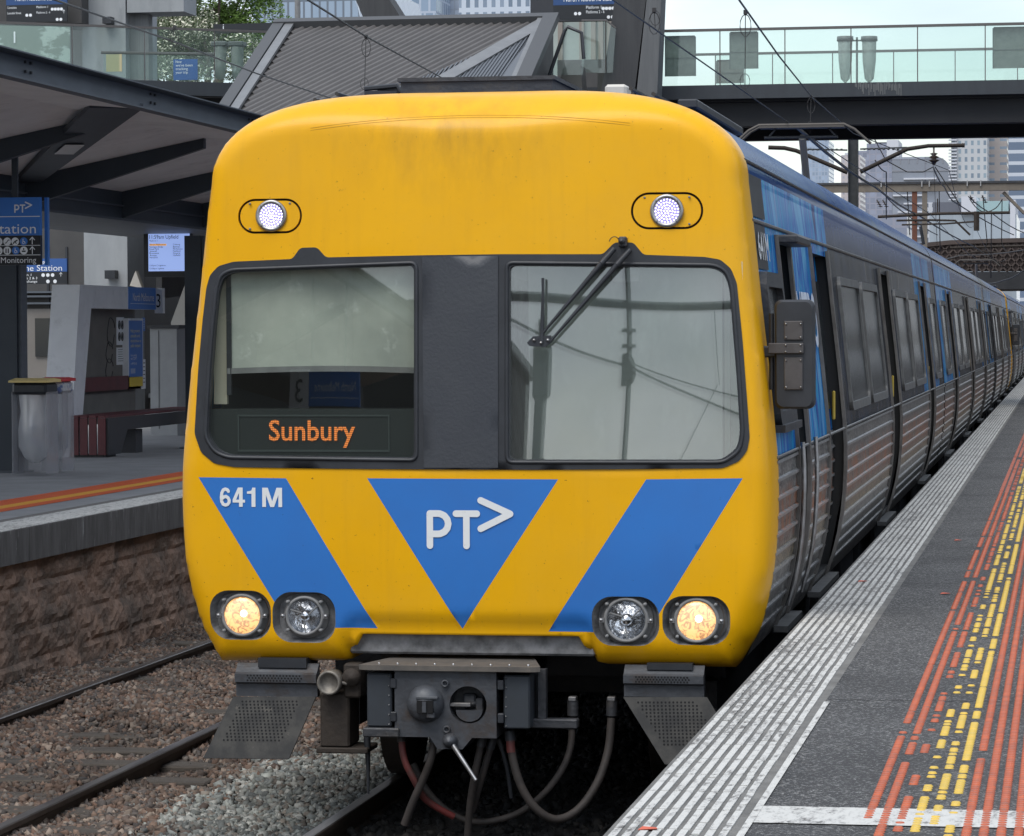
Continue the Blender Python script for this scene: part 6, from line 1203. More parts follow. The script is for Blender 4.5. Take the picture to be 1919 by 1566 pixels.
def s2(lab, px0, px1, py0, py1, Y, rows, sp=.5): A = W(px0, py1, Y); B = W(px1, py0, Y); return sign('station_sign', lab, A[0], B[0], Y, A[2], B[2], rows, blue=mat('dusky sign blue', (.02, .065, .19), .5) if 'dusky sign blue' not in bpy.data.materials else bpy.data.materials['dusky sign blue'], split=sp)
dots = [('', q, v, .11, 0, '', 'o') for q, v in ((.76, .36), (.81, .36), (.86, .36), (.91, .36), (.34, .2), (.40, .2), (.84, .06), (.90, .06))]
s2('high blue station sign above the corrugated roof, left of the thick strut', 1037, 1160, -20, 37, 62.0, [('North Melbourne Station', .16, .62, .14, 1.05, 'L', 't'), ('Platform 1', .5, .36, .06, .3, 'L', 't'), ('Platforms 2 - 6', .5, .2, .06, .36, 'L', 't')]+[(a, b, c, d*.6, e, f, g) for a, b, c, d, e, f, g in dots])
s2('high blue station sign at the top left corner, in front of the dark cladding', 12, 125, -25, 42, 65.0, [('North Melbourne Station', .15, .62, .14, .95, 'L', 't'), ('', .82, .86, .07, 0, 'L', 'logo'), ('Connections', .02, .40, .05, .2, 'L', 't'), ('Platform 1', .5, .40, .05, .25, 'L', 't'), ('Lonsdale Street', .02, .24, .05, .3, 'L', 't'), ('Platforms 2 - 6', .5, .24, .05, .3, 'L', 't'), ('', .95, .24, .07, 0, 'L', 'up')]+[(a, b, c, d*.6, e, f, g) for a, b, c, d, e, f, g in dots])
cl = thing('cladding_block', 'dark clad block carrying the sign at the top left corner', 'building', (0, 0, 0)); A = W(-80, 48, 65.5); B = W(152, -60, 65.5); MB().box(A[0], B[0], 65.5, 67, A[2], B[2]).build('cladding', DKW, cl)
A = W(300, 22, 66); B = W(344, -20, 66); rf = thing('concrete_awning', 'grey concrete awning end at the top, left of the trees', 'awning', (0, 0, 0)); MB().box(W(238, 22, 66)[0], B[0], 66, 67, A[2], B[2]).build('slab', CTOW, rf)
A = W(400, 60, 63.5); B = W(620, 40, 63.5); ib = thing('information_fascia', 'long black information fascia with a small white i, behind the corrugated roof', 'sign', (A[0], 63.5, A[2])); MB().box(0, B[0]-A[0], 0, .3, 0, B[2]-A[2]).build('fascia', SBLK, ib); m = MB(); place(m, textmb('i', .13), (.2, -.003, .04)); m.build('lettering', SWH, ib)
# things seen through the left glass
mu = thing('glass_artwork', 'pale green leaf pattern on the left bridge glass, with a white numeral 1', 'artwork', (0, 0, 0)); q = pol([(-30, 46), (131, 49), (131, 128), (-30, 100)], 60.9)
flat([(-30, 46), (131, 50), (131, 160), (-30, 120)], 60.9, .03, mat('leaf artwork', (.34, .42, .38), .6, c2=(.15, .20, .17), scale=1.1, lo=.46, hi=.5, stretch=(1, 1, 1.6)), 'panel', mu); m = MB(); A = W(11, 76, 60.4); place(m, textmb('1', .24), (A[0], 60.88, A[2])); m.build('numeral', SWH, mu)
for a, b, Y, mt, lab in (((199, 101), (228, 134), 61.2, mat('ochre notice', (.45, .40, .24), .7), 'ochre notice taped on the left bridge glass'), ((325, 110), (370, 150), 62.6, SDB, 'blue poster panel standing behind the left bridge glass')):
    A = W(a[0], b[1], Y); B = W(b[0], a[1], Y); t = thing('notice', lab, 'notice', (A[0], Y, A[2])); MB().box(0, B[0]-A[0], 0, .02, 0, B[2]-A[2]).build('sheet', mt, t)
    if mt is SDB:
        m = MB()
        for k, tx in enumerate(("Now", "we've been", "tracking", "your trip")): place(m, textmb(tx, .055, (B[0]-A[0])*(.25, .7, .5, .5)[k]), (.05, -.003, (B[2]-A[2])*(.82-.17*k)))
        m.build('lettering', SWH, t)
for px, w_, lab in ((408, 36, 'grey bin with red rim on the concourse, left one behind the left glass'), (440, 34, 'grey bin on the concourse, right one behind the left glass')):
    A = W(px-w_/2, 150, 62.7); B = W(px+w_/2, 76, 62.7); t = thing('litter_bin', lab, 'litter bin', ((A[0]+B[0])/2, 62.9, A[2]), 'bins behind the left bridge glass'); m = MB(); m.box(-.16, .16, -.15, .15, B[2]-A[2]-.1, B[2]-A[2], 0, .02); m.build('collar', NOTF, t); m = MB(); m.lathe([(.14, B[2]-A[2]-.1), (.12, .3), (.1, .05), (.0001, .02)], (0, 0, 0), axis='z', n=12); m.build('bag', bpy.data.materials['bridge bin bag'], t)
hw_ = thing('inner_balustrade', 'second lower glass balustrade behind the left bridge glass', 'balustrade', (0, 0, 0)); flat([(194, 98), (400, 101), (400, 150), (194, 146)], 64, .02, BGL2, 'glass_panel', hw_); m = MB(); m.tube([W(190, 98, 63.95), W(402, 101, 63.95)], .03, 6); m.build('handrail', RAILM, hw_)
bw = thing('concourse_wall', 'pale concrete wall behind the left bridge glass', 'wall', (0, 0, 0)); flat([(-90, 40), (157, 40), (157, 175), (-90, 175)], 67.5, .3, CTOW, 'panel', bw)
# ------------------------------------------------------------ trees, hedge
LEAF = mat('leaves', (.09, .16, .03), .6, c2=(.14, .22, .05), scale=3, spec=.3); LEAFD = mat('dark leaves', (.05, .075, .03), .6, c2=(.08, .10, .04), scale=3); FLOW = mat('cream blossom', (.62, .60, .48), .7); BARK = mat('bark', (.10, .08, .06), .9, c2=(.06, .05, .04), scale=8, bump=.5)
def tree(name, lab, x, y, z, rad, hgt, n, mt, flower=0, trunk=True, group=None, leaf=.14):
    r = thing(name, lab, 'tree' if trunk else 'shrub', (x, y, z), group); m = MB(); cl = [(random.uniform(-1, 1)*rad*.8, random.uniform(-1, 1)*rad*.6, hgt*random.uniform(.45, .95) if trunk else hgt*random.uniform(.1, .9), random.uniform(.25, .5)*rad) for _ in range(16)]
    V, Fc, MI = [], [], []
    for k in range(n):
        c = random.choice(cl); d = Vector((random.gauss(0, 1), random.gauss(0, 1), random.gauss(0, 1))).normalized()*c[3]*random.uniform(.55, 1.1); p = Vector(c[:3])+d; u = Vector((random.gauss(0, 1), random.gauss(0, 1), random.gauss(0, .6))).normalized(); v = u.orthogonal().normalized(); s = leaf*random.uniform(.5, 1.1)
        b = len(V); V += [tuple(p-u*s), tuple(p+v*s*.45), tuple(p+u*s), tuple(p-v*s*.45)]; Fc.append((b, b+1, b+2, b+3)); MI.append(1 if random.random() < flower and d.z > -.1 else 0)
    m.v, m.f, m.m, m.sm = V, Fc, MI, [False]*len(Fc); m.build('crown', [mt, FLOW], r)
    t = MB(); t.tube([(0, 0, -.2), (.1, 0, hgt*.35), (-.05, .05, hgt*.7)], [.09*rad, .06*rad, .03*rad], 8)
    for k in range(5): c = cl[k]; t.tube([(0, 0, hgt*.35), (c[0]*.5, c[1]*.5, (hgt*.35+c[2])/2), c[:3]], [.04*rad, .025*rad, .01*rad], 6)
    t.build('trunk', BARK, r)
A = W(405, 40, 95); tree('tree', 'bright green leafy tree at the top, right of the concrete awning', A[0], 95, A[2]-3.2, 2.1, 5.2, 15000, LEAF, leaf=.085)
A = W(350, 40, 90); tree('flowering_shrub', 'shrub with cream blossom in front of the tree at the top left', A[0], 88, A[2]-1.5, 1.5, 2.6, 11000, LEAFD, .28, False, leaf=.06)
A = W(318, 60, 86); tree('flowering_shrub', 'darker low shrub seen through the left bridge glass', A[0], 86, A[2]-1.6, 1.2, 2.2, 8000, LEAFD, .18, False, leaf=.06)
A = W(385, 90, 84); tree('flowering_shrub', 'shrub with white blossom behind the inner balustrade, beside the grey bins', A[0], 84, A[2]-1.2, 1.3, 2.0, 8000, LEAFD, .3, False, leaf=.06)
A = W(300, 540, 75); tree('shrub', 'yellow green shrub beneath the departure screen', A[0], 75, 1.1, 1.3, 2.6, 4500, mat('lime leaves', (.16, .20, .05), .6, c2=(.10, .14, .04), scale=3), 0, False, leaf=.1)
A = W(262, 520, 72); tree('shrub', 'narrow lime shrub between lift tower and departure screen', A[0], 72, 1.1, .7, 3.4, 3000, bpy.data.materials['lime leaves'], 0, False, leaf=.1)
# ------------------------------------------------------------ skyline
def facade(name, wall, glass, sx, sz, mortar=.12, c3=None, rough=.25, offx=.0):
    m = bpy.data.materials.new(name); m.use_nodes = True; N, L = nodes(m); p = N['Principled BSDF']; tc = N.new('ShaderNodeTexCoord'); sp = N.new('ShaderNodeSeparateXYZ'); L.new(tc.outputs['Object'], sp.inputs[0]); ad = N.new('ShaderNodeMath'); ad.operation = 'ADD'; L.new(sp.outputs['X'], ad.inputs[0]); L.new(sp.outputs['Y'], ad.inputs[1]); cb = N.new('ShaderNodeCombineXYZ'); L.new(ad.outputs[0], cb.inputs[0]); L.new(sp.outputs['Z'], cb.inputs[1])
    b = N.new('ShaderNodeTexBrick'); L.new(cb.outputs[0], b.inputs['Vector']); b.offset = offx; b.inputs['Scale'].default_value = 1; b.inputs['Brick Width'].default_value = sx; b.inputs['Row Height'].default_value = sz; b.inputs['Mortar Size'].default_value = mortar*min(sx, sz); setc(b.inputs[1], glass); setc(b.inputs[2], c3 or tuple(v*1.5 for v in glass)); setc(b.inputs[3], wall)
    L.new(b.outputs[0], p.inputs['Base Color']); r = N.new('ShaderNodeMapRange'); r.inputs['To Min'].default_value = .12; r.inputs['To Max'].default_value = .7; L.new(b.outputs['Fac'], r.inputs[0]); L.new(r.outputs[0], p.inputs['Roughness']); return m
K_ = .42
_f = facade
def facade(n, a, b, sx, sz, *r, **k): return _f(n, a, b, sx*K_, sz*K_, *r, **k)
FM = {'blue slab': facade('blue slab', (.32, .38, .47), (.22, .28, .37), 3, 4, .15), 'rose grid': facade('rose grid', (.48, .44, .44), (.28, .28, .32), 4, 4.5, .3), 'plum block': facade('plum block', (.27, .28, .34), (.18, .20, .26), 5, 5, .1), 'dark curved block': facade('dark curved block', (.17, .18, .215), (.19, .21, .25), 22, 30, .02), 'banded block': facade('banded block', (.48, .5, .54), (.10, .12, .16), 9, 5.2, .22, (.14, .17, .22)),
      'cream flats': facade('cream flats', (.47, .49, .51), (.16, .21, .27), 3.2, 4.2, .3, (.26, .34, .40)), 'glass tower': facade('glass tower', (.50, .54, .6), (.10, .14, .21), 14, 5, .16, (.16, .21, .30)), 'grey hall': facade('grey hall', (.28, .32, .36), (.25, .29, .33), 6, 16, .02), 'tan bands': facade('tan bands', (.42, .38, .36), (.18, .23, .29), 9, 4.2, .35)}
def tower(lab, a, b, Y, mt, depth=30, extras=None, top=None):
    A = W(a[0], 760, Y); B = W(b[0], a[1], Y); xc = (A[0]+B[0])/2; w2 = (B[0]-A[0])/2; r = thing('tower_block', lab, 'high-rise', (xc, Y, -.12), 'city towers beyond the lattice bridge'); h = B[2]+.12
    MB().box(-w2, w2, 0, depth, 0, h).build('facade', mt, r)
    for nm, (u0, u1, v0, v1, m2, pr) in (extras or {}).items(): C = W(u0, v1, Y); D = W(u1, v0, Y); MB().box(C[0]-xc, D[0]-xc, -pr, depth*.8 if v0 < a[1] else 0, C[2]+.12, D[2]+.12).build(nm.split('#')[0], m2, r)
    return r
WHB = mat('white crown', (.55, .57, .62), .6); DKB = mat('dark roof plant', (.12, .13, .16), .7); TEAL = mat('teal glass box', (.30, .44, .46), .3, c2=(.36, .50, .52), scale=.2)
tower('slim pale blue tower left of the catenary mast', (1503, 262), (1553, 262), 1300, FM['blue slab'], extras={'roof_plant': (1508, 1548, 258, 262, DKB, 0)})
tower('rosy grid-faced tower just left of the catenary mast', (1577, 290), (1612, 290), 1150, FM['rose grid'], extras={'roof_plant': (1583, 1597, 286, 290, WHB, 0)})
tower('plum grey tower behind the catenary mast', (1606, 282), (1626, 282), 1200, FM['plum block'])
tower('tall plum tower with a slanted white crown right of the mast', (1625, 268), (1682, 268), 1100, FM['plum block'], extras={'crown': (1662, 1684, 262, 296, WHB, 1), 'roof_plant': (1640, 1664, 266, 268, DKB, 0)})
# broad dark block with rounded top corner
Y = 900; A = W(1672, 760, Y); B = W(1783, 292, Y); r = thing('tower_block', 'broad dark office block with rounded roof corner and white floor bands', 'high-rise', (A[0], Y, -.12), 'city towers beyond the lattice bridge'); w_ = B[0]-A[0]; h = B[2]
P = [(0, 0), (w_, 0), (w_, h-5)]+[(w_-4.5+4.5*math.cos(t), h-5+5*math.sin(t)) for t in np.linspace(0, math.pi/2, 8)]+[(0, h)]; MB().ext(P, 0, 30).build('facade', FM['dark curved block'], r)
m = MB(); z = W(1700, 325, Y)[2]
for k in range(12):
    zz = z-1.6-k*2.3; m.box(w_*random.choice((.02, .1, .2)), w_*random.choice((.55, .7, .75)), -1.2, 0, zz, zz+.45)
m.build('floor_bands', WHB, r); m = MB()
for k in range(1, 7): m.box(w_*k/7-.12, w_*k/7+.12, -.1, 0, W(0, 322, Y)[2]-1, h-.5)
m.box(0, w_, -.15, 0, W(1700, 319, Y)[2]-.2, W(1700, 319, Y)[2]+.2); m.build('mullions', mat('mullion grey', (.22, .23, .26), .5), r)
tower('dark banded block low behind the gantry posts', (1735, 380), (1810, 380), 800, FM['banded block'])
tw = tower('pale cream apartment tower with balconies and tan bands', (1783, 180), (1850, 180), 700, FM['cream flats']); 
tower('tan banded apartment tower between the cream and the glass ones', (1851, 180), (1887, 180), 720, FM['tan bands'])
m = MB(); l = tw.location; zb_ = W(1790, 250, 700)[2]
for k in range(30):
    z = W(1790, 250+k*6.2, 700)[2]; x_ = W(1781, 300, 700)[0]-l[0]; m.box(x_-.35, x_+1.4, -1.0, 0, z, z+.28)
m.build('balconies', WHB, tw)
tower('blue glass tower at the right picture edge', (1890, 180), (1960, 180), 600, FM['glass tower'])
tower('low grey hall with teal glass rooftop under the gantry', (1742, 400), (1905, 400), 420, FM['grey hall'], extras={'rooftop_box': (1828, 1890, 376, 400, TEAL, 0), 'frame': (1748, 1806, 378, 400, DKB, 0), 'side_wing': (1893, 1903, 374, 452, WHB, .3), 'plant_room': (1802, 1830, 368, 400, WHB, 1)})
tower('small grey warehouse behind the train roof, under the gantry', (1600, 400), (1700, 400), 500, FM['plum block'])
tb = {}
def tower2(lab, P, Y, mt): r = thing('tower_block', lab, 'high-rise', (0, Y, 0), 'city towers above the corrugated roof'); q = pol(P, Y); MB().ext([(x, z) for x, z in q], 0, 30).build('facade', mt, r); return r
FD = facade('diamond glass', (.40, .46, .55), (.17, .24, .34), 3, 4.5, .12, (.26, .34, .45), offx=.5)
tower2('leaning blue glass block behind the corrugated roof, left one', [(455, -60), (650, -60), (682, 60), (480, 60)], 260, facade('slanted glass', (.14, .17, .21), (.26, .34, .44), 1.6, 8, .14, (.30, .38, .48)))
tower2('pale blue gridded tower right of the small raking strut', [(725, -60), (817, -60), (817, 60), (725, 60)], 420, FD)
tower2('whitish blue tower with framed windows, above the corrugated roof', [(860, -60), (994, -60), (994, 60), (860, 60)], 400, facade('white framed windows', (.50, .56, .64), (.15, .20, .27), 2.6, 4.5, .28, (.25, .31, .40)))
tower2('plain grey tower between the two blue ones', [(817, -60), (860, -60), (860, 60), (817, 60)], 430, facade('grey fine grid', (.30, .34, .40), (.28, .32, .38), 2, 3, .1))
ml = thing('lamp_post', 'thin grey lamp post above the corrugated roof', 'lamp post', (0, 0, 0)); A = W(558, 60, 75); m = MB(); m.tube([(A[0], 75, A[2]-6), (A[0], 75, A[2]+4)], .07, 8); m.build('pole', GREY, ml)
# ------------------------------------------------------------ overhead line
WIRE = mat('dull copper wire', (.045, .042, .042), .5, .5); MASTM = mat('galvanised mast', (.07, .075, .08), .6, .3, c2=(.045, .05, .055), scale=6); INS = mat('brown insulator', (.05, .035, .03), .3)
def wire(name, lab, pts, r, group='overhead wires'):
    m = MB(); m.tube(pts, r, 6); return tag(m.build(name, WIRE), lab, 'wire', group)
def sag(a, b, s, n=16): return [(a[0]+(b[0]-a[0])*t, a[1]+(b[1]-a[1])*t, a[2]+(b[2]-a[2])*t-4*s*t*(1-t)) for t in [i/n for i in range(n+1)]]
zc = CZ+2.43; xr = XC-.22
# right track: contact wire and messenger
wr = wire('contact_wire', 'contact wire above the train roof running to the pantographs', [(xr-.05, -30, zc+.06), (xr, 38, zc), (xr+.35, 69.5, zc), (xr-.3, 110, zc), (xr+.3, 165, zc), (xr, 230, zc)], .0085)
A = W(1384, -2, 26); B = W(1595, 245, 60)
msg = sag((A[0]+.25, -25, 6.0), (B[0], 69.5, 6.25), .75, 24); msg = [(XC+.28 if p[1] < 20 else p[0], p[1], p[2]) for p in msg]
P0 = W(1384, -2, 24); P1 = W(1460, 105, 30.5); P2 = W(1520, 180, 38); P3 = W(1600, 250, 52)
wire('messenger_wire', 'higher messenger wire crossing in front of the bridge right of the strut', [(P0[0]-.1, 8, P0[2]-.0+.35), P0, P1, P2, P3, (-2.5, 69.5, 6.05)]+sag((-2.5, 69.5, 6.05), (-3.1, 110, 6.2), .5)+sag((-3.1, 110, 6.2), (-3, 165, 6.3), .6), .008)
xl = TX+.1
L0 = W(60, -15, 25); L1 = W(323, 78, 38); L2 = W(630, 187, 62)
L0 = W(105, 0, 26); L1 = W(318, 75, 32); L2 = W(480, 137, 38); L3 = W(630, 187, 46)
wire('contact_wire', 'contact wire of the left track crossing in front of the left canopy and glass', [(L0[0]-.2, 10, L0[2]+.1), L0, L1, L2, L3, (TX+.1, 75, L3[2])], .0095)
M0 = W(570, -5, 25); M1 = W(686, 68, 31); M2 = W(820, 141, 42); M3 = W(900, 186, 54)
wire('messenger_wire', 'messenger wire of the left track crossing in front of the corrugated roof', [(M0[0], 10, M0[2]+.6), M0, M1, M2, M3, (TX, 75, 6.0)], .010)
C0 = W(1150, 0, 23.5); C1 = W(1400, 175, 33); C2 = W(1490, 238, 39)
bpy.data.objects.remove(wr); wire('contact_wire', 'contact wire above the train roof running to the pantograph', [(C0[0]+.1, 8, C0[2]+.1), C0, C1, C2, (-2.9, 69.5, CZ+2.5), (-3.3, 110, CZ+2.6), (-2.9, 170, CZ+2.7)], .0075)
def dropper(p, q, lab):
    m = MB(); m.tube([p, q], .004, 5); m.tube([(p[0]-.03*math.sin(t)*1.5, p[1], p[2]-.02-.09*(1-math.cos(t))) for t in np.linspace(0, 2*math.pi, 12)], .004, 5); m.tube([(q[0]-.04*math.sin(t), q[1], q[2]+.02+.06*(1-math.cos(t))) for t in np.linspace(0, 2*math.pi, 12)], .003, 5); m.box(p[0]-.015, p[0]+.015, p[1]-.02, p[1]+.02, p[2]-.02, p[2]+.015)
    tag(m.build('dropper', WIRE), lab, 'dropper', 'droppers of the overhead wires')
for (a, b, Y, lab) in (((686, 68), (683, 172), 31, 'looped dropper hanging in front of the corrugated roof'), ((1397, 22), (1396, 170), 26, 'looped dropper in front of the mottled bridge notice'), ((1520, 180), (1518, 250), 38, 'short dropper in front of the bridge girder'), ((327, 50), (323, 80), 32, 'short looped dropper in front of the left bridge glass'), ((1226, 18), (1228, 52), 26, 'short looped dropper beside the top of the thick strut')):
    dropper(W(*a, Y), W(*b, Y), lab)
# mast with double cantilever under the bridge
YM = 71; ms = thing('catenary_mast', 'dark mast with brackets to both sides standing below the footbridge', 'mast', (W(1599, 300, YM)[0], YM, 0)); l = ms.location
def mp_(px, py, Y=YM): p = W(px, py, Y); return (p[0]-l[0], Y-l[1], p[2]-l[2])
m = MB(); m.box(-.11, .11, -.012, .012, -.1, 7.4); m.box(-.11, -.095, -.1, .1, -.1, 7.4); m.box(.095, .11, -.1, .1, -.1, 7.4); m.build('shaft', MASTM, ms)
m = MB(); m.tube([mp_(1612, 322), mp_(1700, 279), mp_(1740, 273), mp_(1808, 272)], [.05, .05, .045, .045], 8); m.tube([mp_(1808, 272), mp_(1803, 272)], .05, 8, 1); m.build('bracket_arm', BROWNMET, ms)
m = MB(); m.tube([mp_(1588, 323), mp_(1492, 282), mp_(1470, 277), mp_(1440, 276)], .05, 8); m.build('bracket_arm', BROWNMET, ms)
m = MB(); m.tube([mp_(1700, 276), mp_(1612, 279)], .018, 6); m.tube([mp_(1500, 279), mp_(1588, 281)], .018, 6)
for k in range(9):
    c = mp_(1620+k*9, 279); m.lathe([(.0, -.03), (.025, -.02), (.025, .02), (.0, .03)], c, axis='x', n=6); c = mp_(1505+k*9, 280); m.lathe([(.0, -.03), (.025, -.02), (.025, .02), (.0, .03)], c, axis='x', n=6)
m.build('stay_chain', MASTM, ms)
c = mp_(1750, 296); m = MB(); m.lathe([(.02, .26), (.02, .12), (.09, .10), (.04, .06), (.12, .02), (.04, -.02), (.13, -.05), (.06, -.09), (.02, -.16)], c, axis='z', n=14); m.build('insulator', INS, ms)
m = MB(); m.tube([mp_(1568, 175), mp_(1640, 262), mp_(1660, 300), mp_(1700, 322), mp_(1730, 322), mp_(1750, 312)], .012, 6); m.tube([mp_(1750, 312), mp_(1757, 480)], .006, 5); m.tube([mp_(1752, 312), mp_(1800, 385)], .012, 6); m.build('feeder_cable', WIRE, ms)
# tan gantry beam with posts
YG = 115; g = thing('gantry', 'tan gantry beam on two posts crossing beyond the mast', 'gantry', (W(1735, 400, YG)[0], YG, 0)); l = g.location; TAN = mat('tan gantry paint', (.17, .145, .115), .7, c2=(.13, .11, .09), scale=3); RST = mat('rust red post', (.16, .06, .035), .8, c2=(.10, .04, .025), scale=5)
A = W(1540, 358, YG); B = W(1960, 342, YG); MB().box(A[0]-3-l[0], B[0]-l[0]+4, -.15, .15, W(1700, 359, YG)[2], W(1700, 345, YG)[2]).build('beam', TAN, g); MB().box(A[0]-3-l[0], B[0]-l[0]+4, -.2, .2, W(1700, 345, YG)[2], W(1700, 341, YG)[2]).build('beam_cap', DKMET, g)
for px, mt in ((1714, RST), (1733, TAN)): x_ = W(px, 400, YG)[0]-l[0]; MB().box(x_-.09, x_+.09, -.1, .1, -.1, W(1700, 359, YG)[2]-.005).build('post', mt, g)
m = MB(); a = W(1880, 360, YG); b = W(1920, 400, YG); m.tube([(a[0]-l[0], 0, a[2]), (b[0]-l[0], 0, b[2])], .06, 6); m.build('brace', TAN, g)
m = MB()
for px in (1652, 1661, 1728, 1742, 1813, 1838): x_ = W(px, 350, YG)[0]-l[0]; m.box(x_-.02, x_+.02, -.22, .22, W(0, 366, YG)[2]-.1, W(1700, 341, YG)[2]+.03)
m.build('clamps', mat('pale clamp', (.3, .3, .3), .6), g)
for k, (px, py) in enumerate(((1643, 374), (1654, 374), (1818, 366), (1840, 366))):
    p = W(px, py, YG); q = W(px+8, py+14, YG); m = MB(); m.tube([(p[0]-l[0], 0, p[2]), (q[0]-l[0], 0, q[2])], .02, 6)
    for t in (.3, .6, .9): m.lathe([(.02, -.02), (.1, 0), (.02, .02)], (p[0]+(q[0]-p[0])*t-l[0], 0, p[2]+(q[2]-p[2])*t), axis='z', n=10)
    m.build('insulator', INS, g)
# lower dark bracket tubes further on
def arm(lab, Y, pts, r, extra=()):
    t = thing('bracket_tube', lab, 'bracket', (0, Y, 0), 'bracket tubes beyond the gantry'); m = MB(); m.tube([(p[0], 0, p[2]) for p in (W(a, b, Y) for a, b in pts)], r, 8); m.build('tube', BROWNMET, t)
    for P, rr in extra: m = MB(); m.tube([(p[0], 0, p[2]) for p in (W(a, b, Y) for a, b in P)], rr, 6); m.build('steady_arm', BROWNMET, t)
arm('long dark bracket tube with a hanging end clamp, below the gantry beam', 92, [(1645, 406), (1760, 400), (1893, 398)], .045, [([(1830, 396), (1830, 432)], .09), ([(1680, 413), (1740, 412), (1790, 413), (1818, 440)], .03), ([(1690, 421), (1770, 419), (1825, 415), (1830, 418)], .025), ([(1757, 400), (1757, 372)], .02)])
arm('small dark bracket tube just above the far train roof', 150, [(1780, 464), (1850, 462), (1925, 460)], .05, [([(1800, 475), (1840, 470), (1880, 474)], .03)])
bl = thing('pantograph_base', 'dark angled post standing on the far train roof', 'bracket', (0, 0, 0)); m = MB(); p = W(1725, 424, 88); q = W(1731, 458, 88); m.tube([p, q], .05, 6); m.build('post', BLK, bl)
# thin hanging wires between the gantry and the lattice bridge
random.seed(11)
ww = [[(1490, 235, 40), (1640, 350, 69), (1720, 402, 95), (1823, 460, 130), (1919, 520, 190)], [(1655, 362, 100), (1700, 402, 110), (1757, 440, 130)], [(1815, 368, 100), (1860, 400, 110), (1919, 436, 120)], [(1640, 300, 78), (1661, 322, 80), (1661, 410, 82)], [(1842, 366, 115), (1850, 452, 116), (1843, 470, 116)], [(1878, 373, 115), (1877, 452, 116), (1886, 470, 116)], [(1750, 316, 72), (1770, 350, 85), (1788, 378, 95), (1900, 440, 130)], [(1817, 372, 115), (1838, 395, 115), (1862, 392, 115), (1878, 373, 115)], [(1919, 506, 120), (1880, 525, 122), (1840, 530, 124)], [(1919, 468, 120), (1800, 478, 126), (1745, 486, 130)], [(1760, 352, 115), (1762, 470, 116)], [(1700, 350, 115), (1705, 440, 116)], [(1858, 395, 110), (1857, 520, 112)], [(1600, 380, 72), (1594, 362, 71)]]
WL = ['long wire running from the near pantograph down to the right picture edge', 'wire dropping from the gantry beam past the rust red post', 'wire sloping from the gantry insulators to the right picture edge', 'dropper wire between the mast bracket arm and the gantry beam', 'vertical kinked wire below the right gantry insulators', 'vertical wire just right of the teal rooftop box', 'long wire sloping from the bracket insulator to the lower right', 'drooping loop of wire strung between the gantry insulators and teal rooftop', 'low curved wire crossing the lattice bridge at the right edge', 'level wire crossing the top of the lattice bridge', 'straight vertical wire right of the tan gantry post', 'straight vertical wire left of the rust red post', 'vertical wire beside the hanging end clamp', 'short wire at the visible foot of the catenary mast']
for i, P in enumerate(ww):
    p = [W(*q) for q in P]; q_ = []
    for j in range(len(p)-1): q_ += [tuple(p[j][k]+(p[j+1][k]-p[j][k])*t - (.06 if k == 2 else 0)*4*t*(1-t) for k in range(3)) for t in (0, .25, .5, .75)]
    q_.append(p[-1]); m = MB(); m.tube(q_, .008+.00009*P[-1][2], 5); tag(m.build('hanging_wire', WIRE), WL[i], 'wire', 'tangle of thin wires beyond the footbridge')
# rusty lattice bridge
YL = 165; lb_ = thing('lattice_bridge', 'rust brown lattice sided road bridge low at the right, beyond the gantry', 'bridge', (0, YL, 0))
LAT = mat('rust brown lattice', (.075, .055, .048), .8, c2=(.04, .031, .028), scale=.8)
top = [W(px, py, YL) for px, py in ((1560, 500), (1640, 480), (1700, 466), (1780, 458), (1860, 455), (1990, 452))]; bot = [W(px, py, YL) for px, py in ((1990, 508), (1560, 508))]
P = [(p[0], p[2]) for p in top+bot]; MB().ext(P, 0.12, .3).build('panel', mat('lattice shade', (.05, .037, .033), .9), lb_); m = MB()
xs = np.arange(P[0][0], P[5][0], .42)
def zt_(x): return float(np.interp(x, [p[0] for p in top], [p[2] for p in top]))
zb_ = bot[0][2]
for x in xs:
    h = zt_(x)-zb_
    for s in (1, -1):
        n = max(1, int(h/.42))
        for k in range(n): z = zb_+k*h/n; m.add([(x, 0, z), (x+s*.42, 0, z+h/n), (x+s*.42+.1, 0, z+h/n), (x+.1, 0, z), (x, .05, z), (x+s*.42, .05, z+h/n), (x+s*.42+.1, .05, z+h/n), (x+.1, .05, z)], [(0, 1, 2, 3), (7, 6, 5, 4), (0, 4, 5, 1), (3, 2, 6, 7)])
m.build('lattice', LAT, lb_); m = MB(); m.box(P[0][0], P[5][0], -.1, 9, W(1800, 542, YL)[2], zb_); m.build('girder', BR2, lb_)
for i in range(5): a, b = top[i], top[i+1]; m = MB(); m.prism([(a[0], -.08, a[2]), (a[0], .3, a[2]), (a[0], .3, a[2]+.22), (a[0], -.08, a[2]+.22)], [(b[0], -.08, b[2]), (b[0], .3, b[2]), (b[0], .3, b[2]+.22), (b[0], -.08, b[2]+.22)]); m.build('top_rail', LAT, lb_)
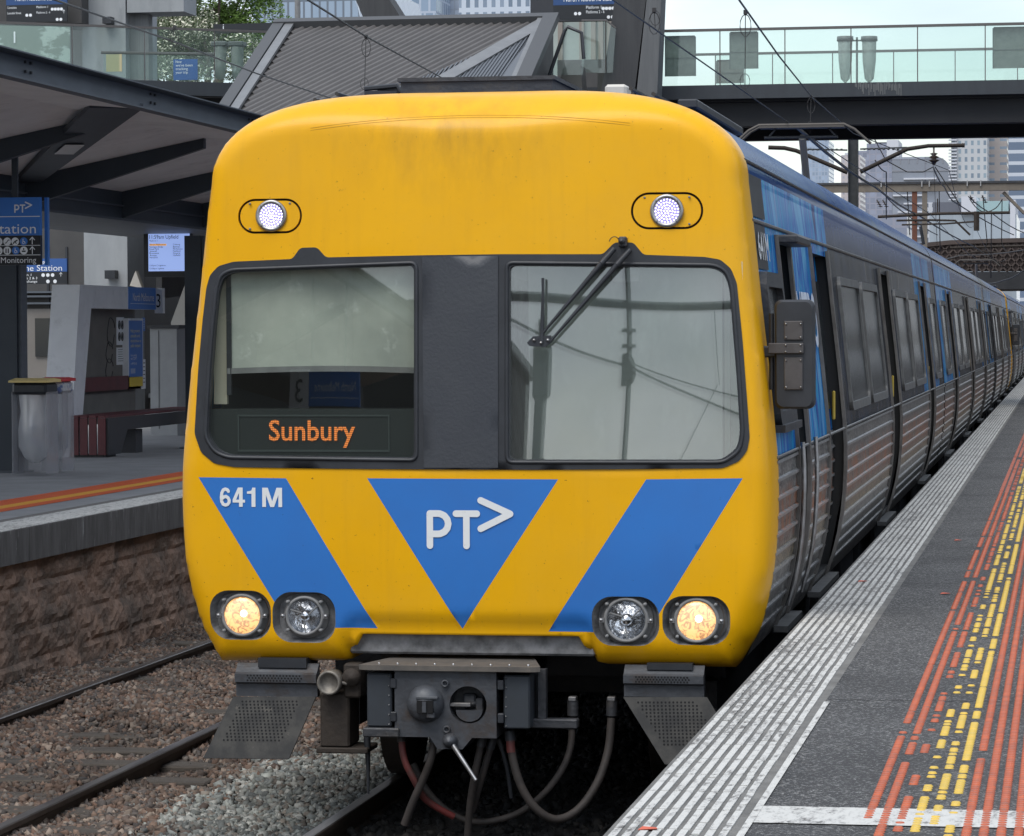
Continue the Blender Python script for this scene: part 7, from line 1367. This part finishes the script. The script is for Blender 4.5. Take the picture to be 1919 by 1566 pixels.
# ------------------------------------------------------------ the rest of the station behind the photographer, mirrored in the windscreen
mast2 = thing('catenary_mast', 'mast behind the photographer, seen only as a reflection in the right windscreen', 'mast', (-4.2, -14, 0)); m = MB(); m.box(-.07, .07, -.10, .10, -.1, 8.2); m.build('shaft', MASTM, mast2); m = MB(); m.box(-9, 9, -.1, .1, 5.74, 5.86); m.build('cross_beam', MASTM, mast2)
m = MB(); m.tube([(.0, -.2, 4.72), (.0, .25, 4.78)], .2, 14); m.tube([(-.1, .15, 4.5), (-.1, .15, 5.0)], .12, 8); m.build('relay_case', MASTM, mast2); m = MB(); m.tube(sag((-5.5, .2, 6.1), (0, .2, 4.8), .12), .022, 6); m.tube(sag((0, .2, 4.8), (4.4, .2, 3.9), .1), .022, 6); m.tube(sag((0, .3, 4.86), (4.4, .3, 4.25), .12), .014, 6); m.tube([(2.6, .1, 5.7), (2.75, .1, 4.5)], .013, 6); m.tube([(.9, .1, 2.6), (2.7, .1, 4.5)], .009, 6); m.build('stay_wire', MASTM, mast2)
for zz in (5.35, 5.1, 6.6): m = MB(); m.box(-.22, .2, .1, .14, zz, zz+.06); m.build('step', MASTM, mast2)
sp_ = thing('signal_post', 'stout signal post behind the photographer, mirrored at the left of the right windscreen', 'signal', (-8.3, -26, ZP)); m = MB(); m.box(-.2, .2, -.2, .2, 0, 4.2); m.box(-.28, .28, -.3, .3, 2.9, 3.1); m.build('post', NAVY, sp_); m = MB(); m.box(-.32, .34, -.25, .1, 4.2, 5.1, 0, .06); m.box(-.12, .1, -.25, .1, 5.1, 5.5); m.build('signal_head', NAVY, sp_)
ps = thing('platform_sign', 'blue North Melbourne sign with a white 3, mirrored in the left windscreen', 'sign', (-8.9, 0, 3.27)); MB().box(-.33, .72, 0, .05, 0, .40).build('board', SBLUE, ps); MB().box(-.73, -.34, -.02, .06, -.02, .43).build('number_box', SWH, ps)
m = MB(); place(m, textmb('3', .28, .16, align='C'), (-.535, .064, .05), (-1, 0, 0), (0, 0, 1), (0, 1, 0)); m.build('number', SBLK, ps); m = MB(); place(m, textmb('North Melbourne', .12, .85), (.64, .054, .17), (-1, 0, 0), (0, 0, 1), (0, 1, 0)); m.box(-.3, .7, .05, .054, .09, .098); m.build('lettering', SWH, ps)
m = MB(); m.box(-.3, -.26, 0, .04, .43, 1.5); m.box(.4, .44, 0, .04, .40, 1.5); m.build('hanger', NAVY, ps)
# out-of-frame dark block, added to darken the reflections in the train side
rb = thing('dark_reflection_block', 'unseen dark block right of the platform, added to darken the train side reflections', 'building', (13, 0, 0)); MB().box(0, 8, 34, 420, -.1, 15).build('wall', mat('dark brick wall', (.07, .065, .062), .85, c2=(.045, .042, .042), scale=.6), rb)
for k in range(60): pass
m = MB()
for k in range(64):
    for zz in (2.2, 5.6, 9.0, 12.2): m.box(-.02, .0, 36+k*6, 39.4+k*6, zz, zz+1.9)
m.build('windows', mat('reflection block windows', (.25, .28, .32), .3, c2=(.4, .42, .44), scale=.4), rb)
cb_ = thing('dark_reflection_block', 'unseen dark block behind the photographer, added to darken the low left windscreen reflection', 'building', (-17, -32, ZP)); MB().box(-16, 7.0, -3, 3, 0, 5.2).build('wall', DKW, cb_); MB().box(-16.2, 7.2, -3.2, 3.2, 5.2, 5.4).build('roof', DKMET, cb_)  # dark backdrop behind the camera, added to darken the left pane's reflection
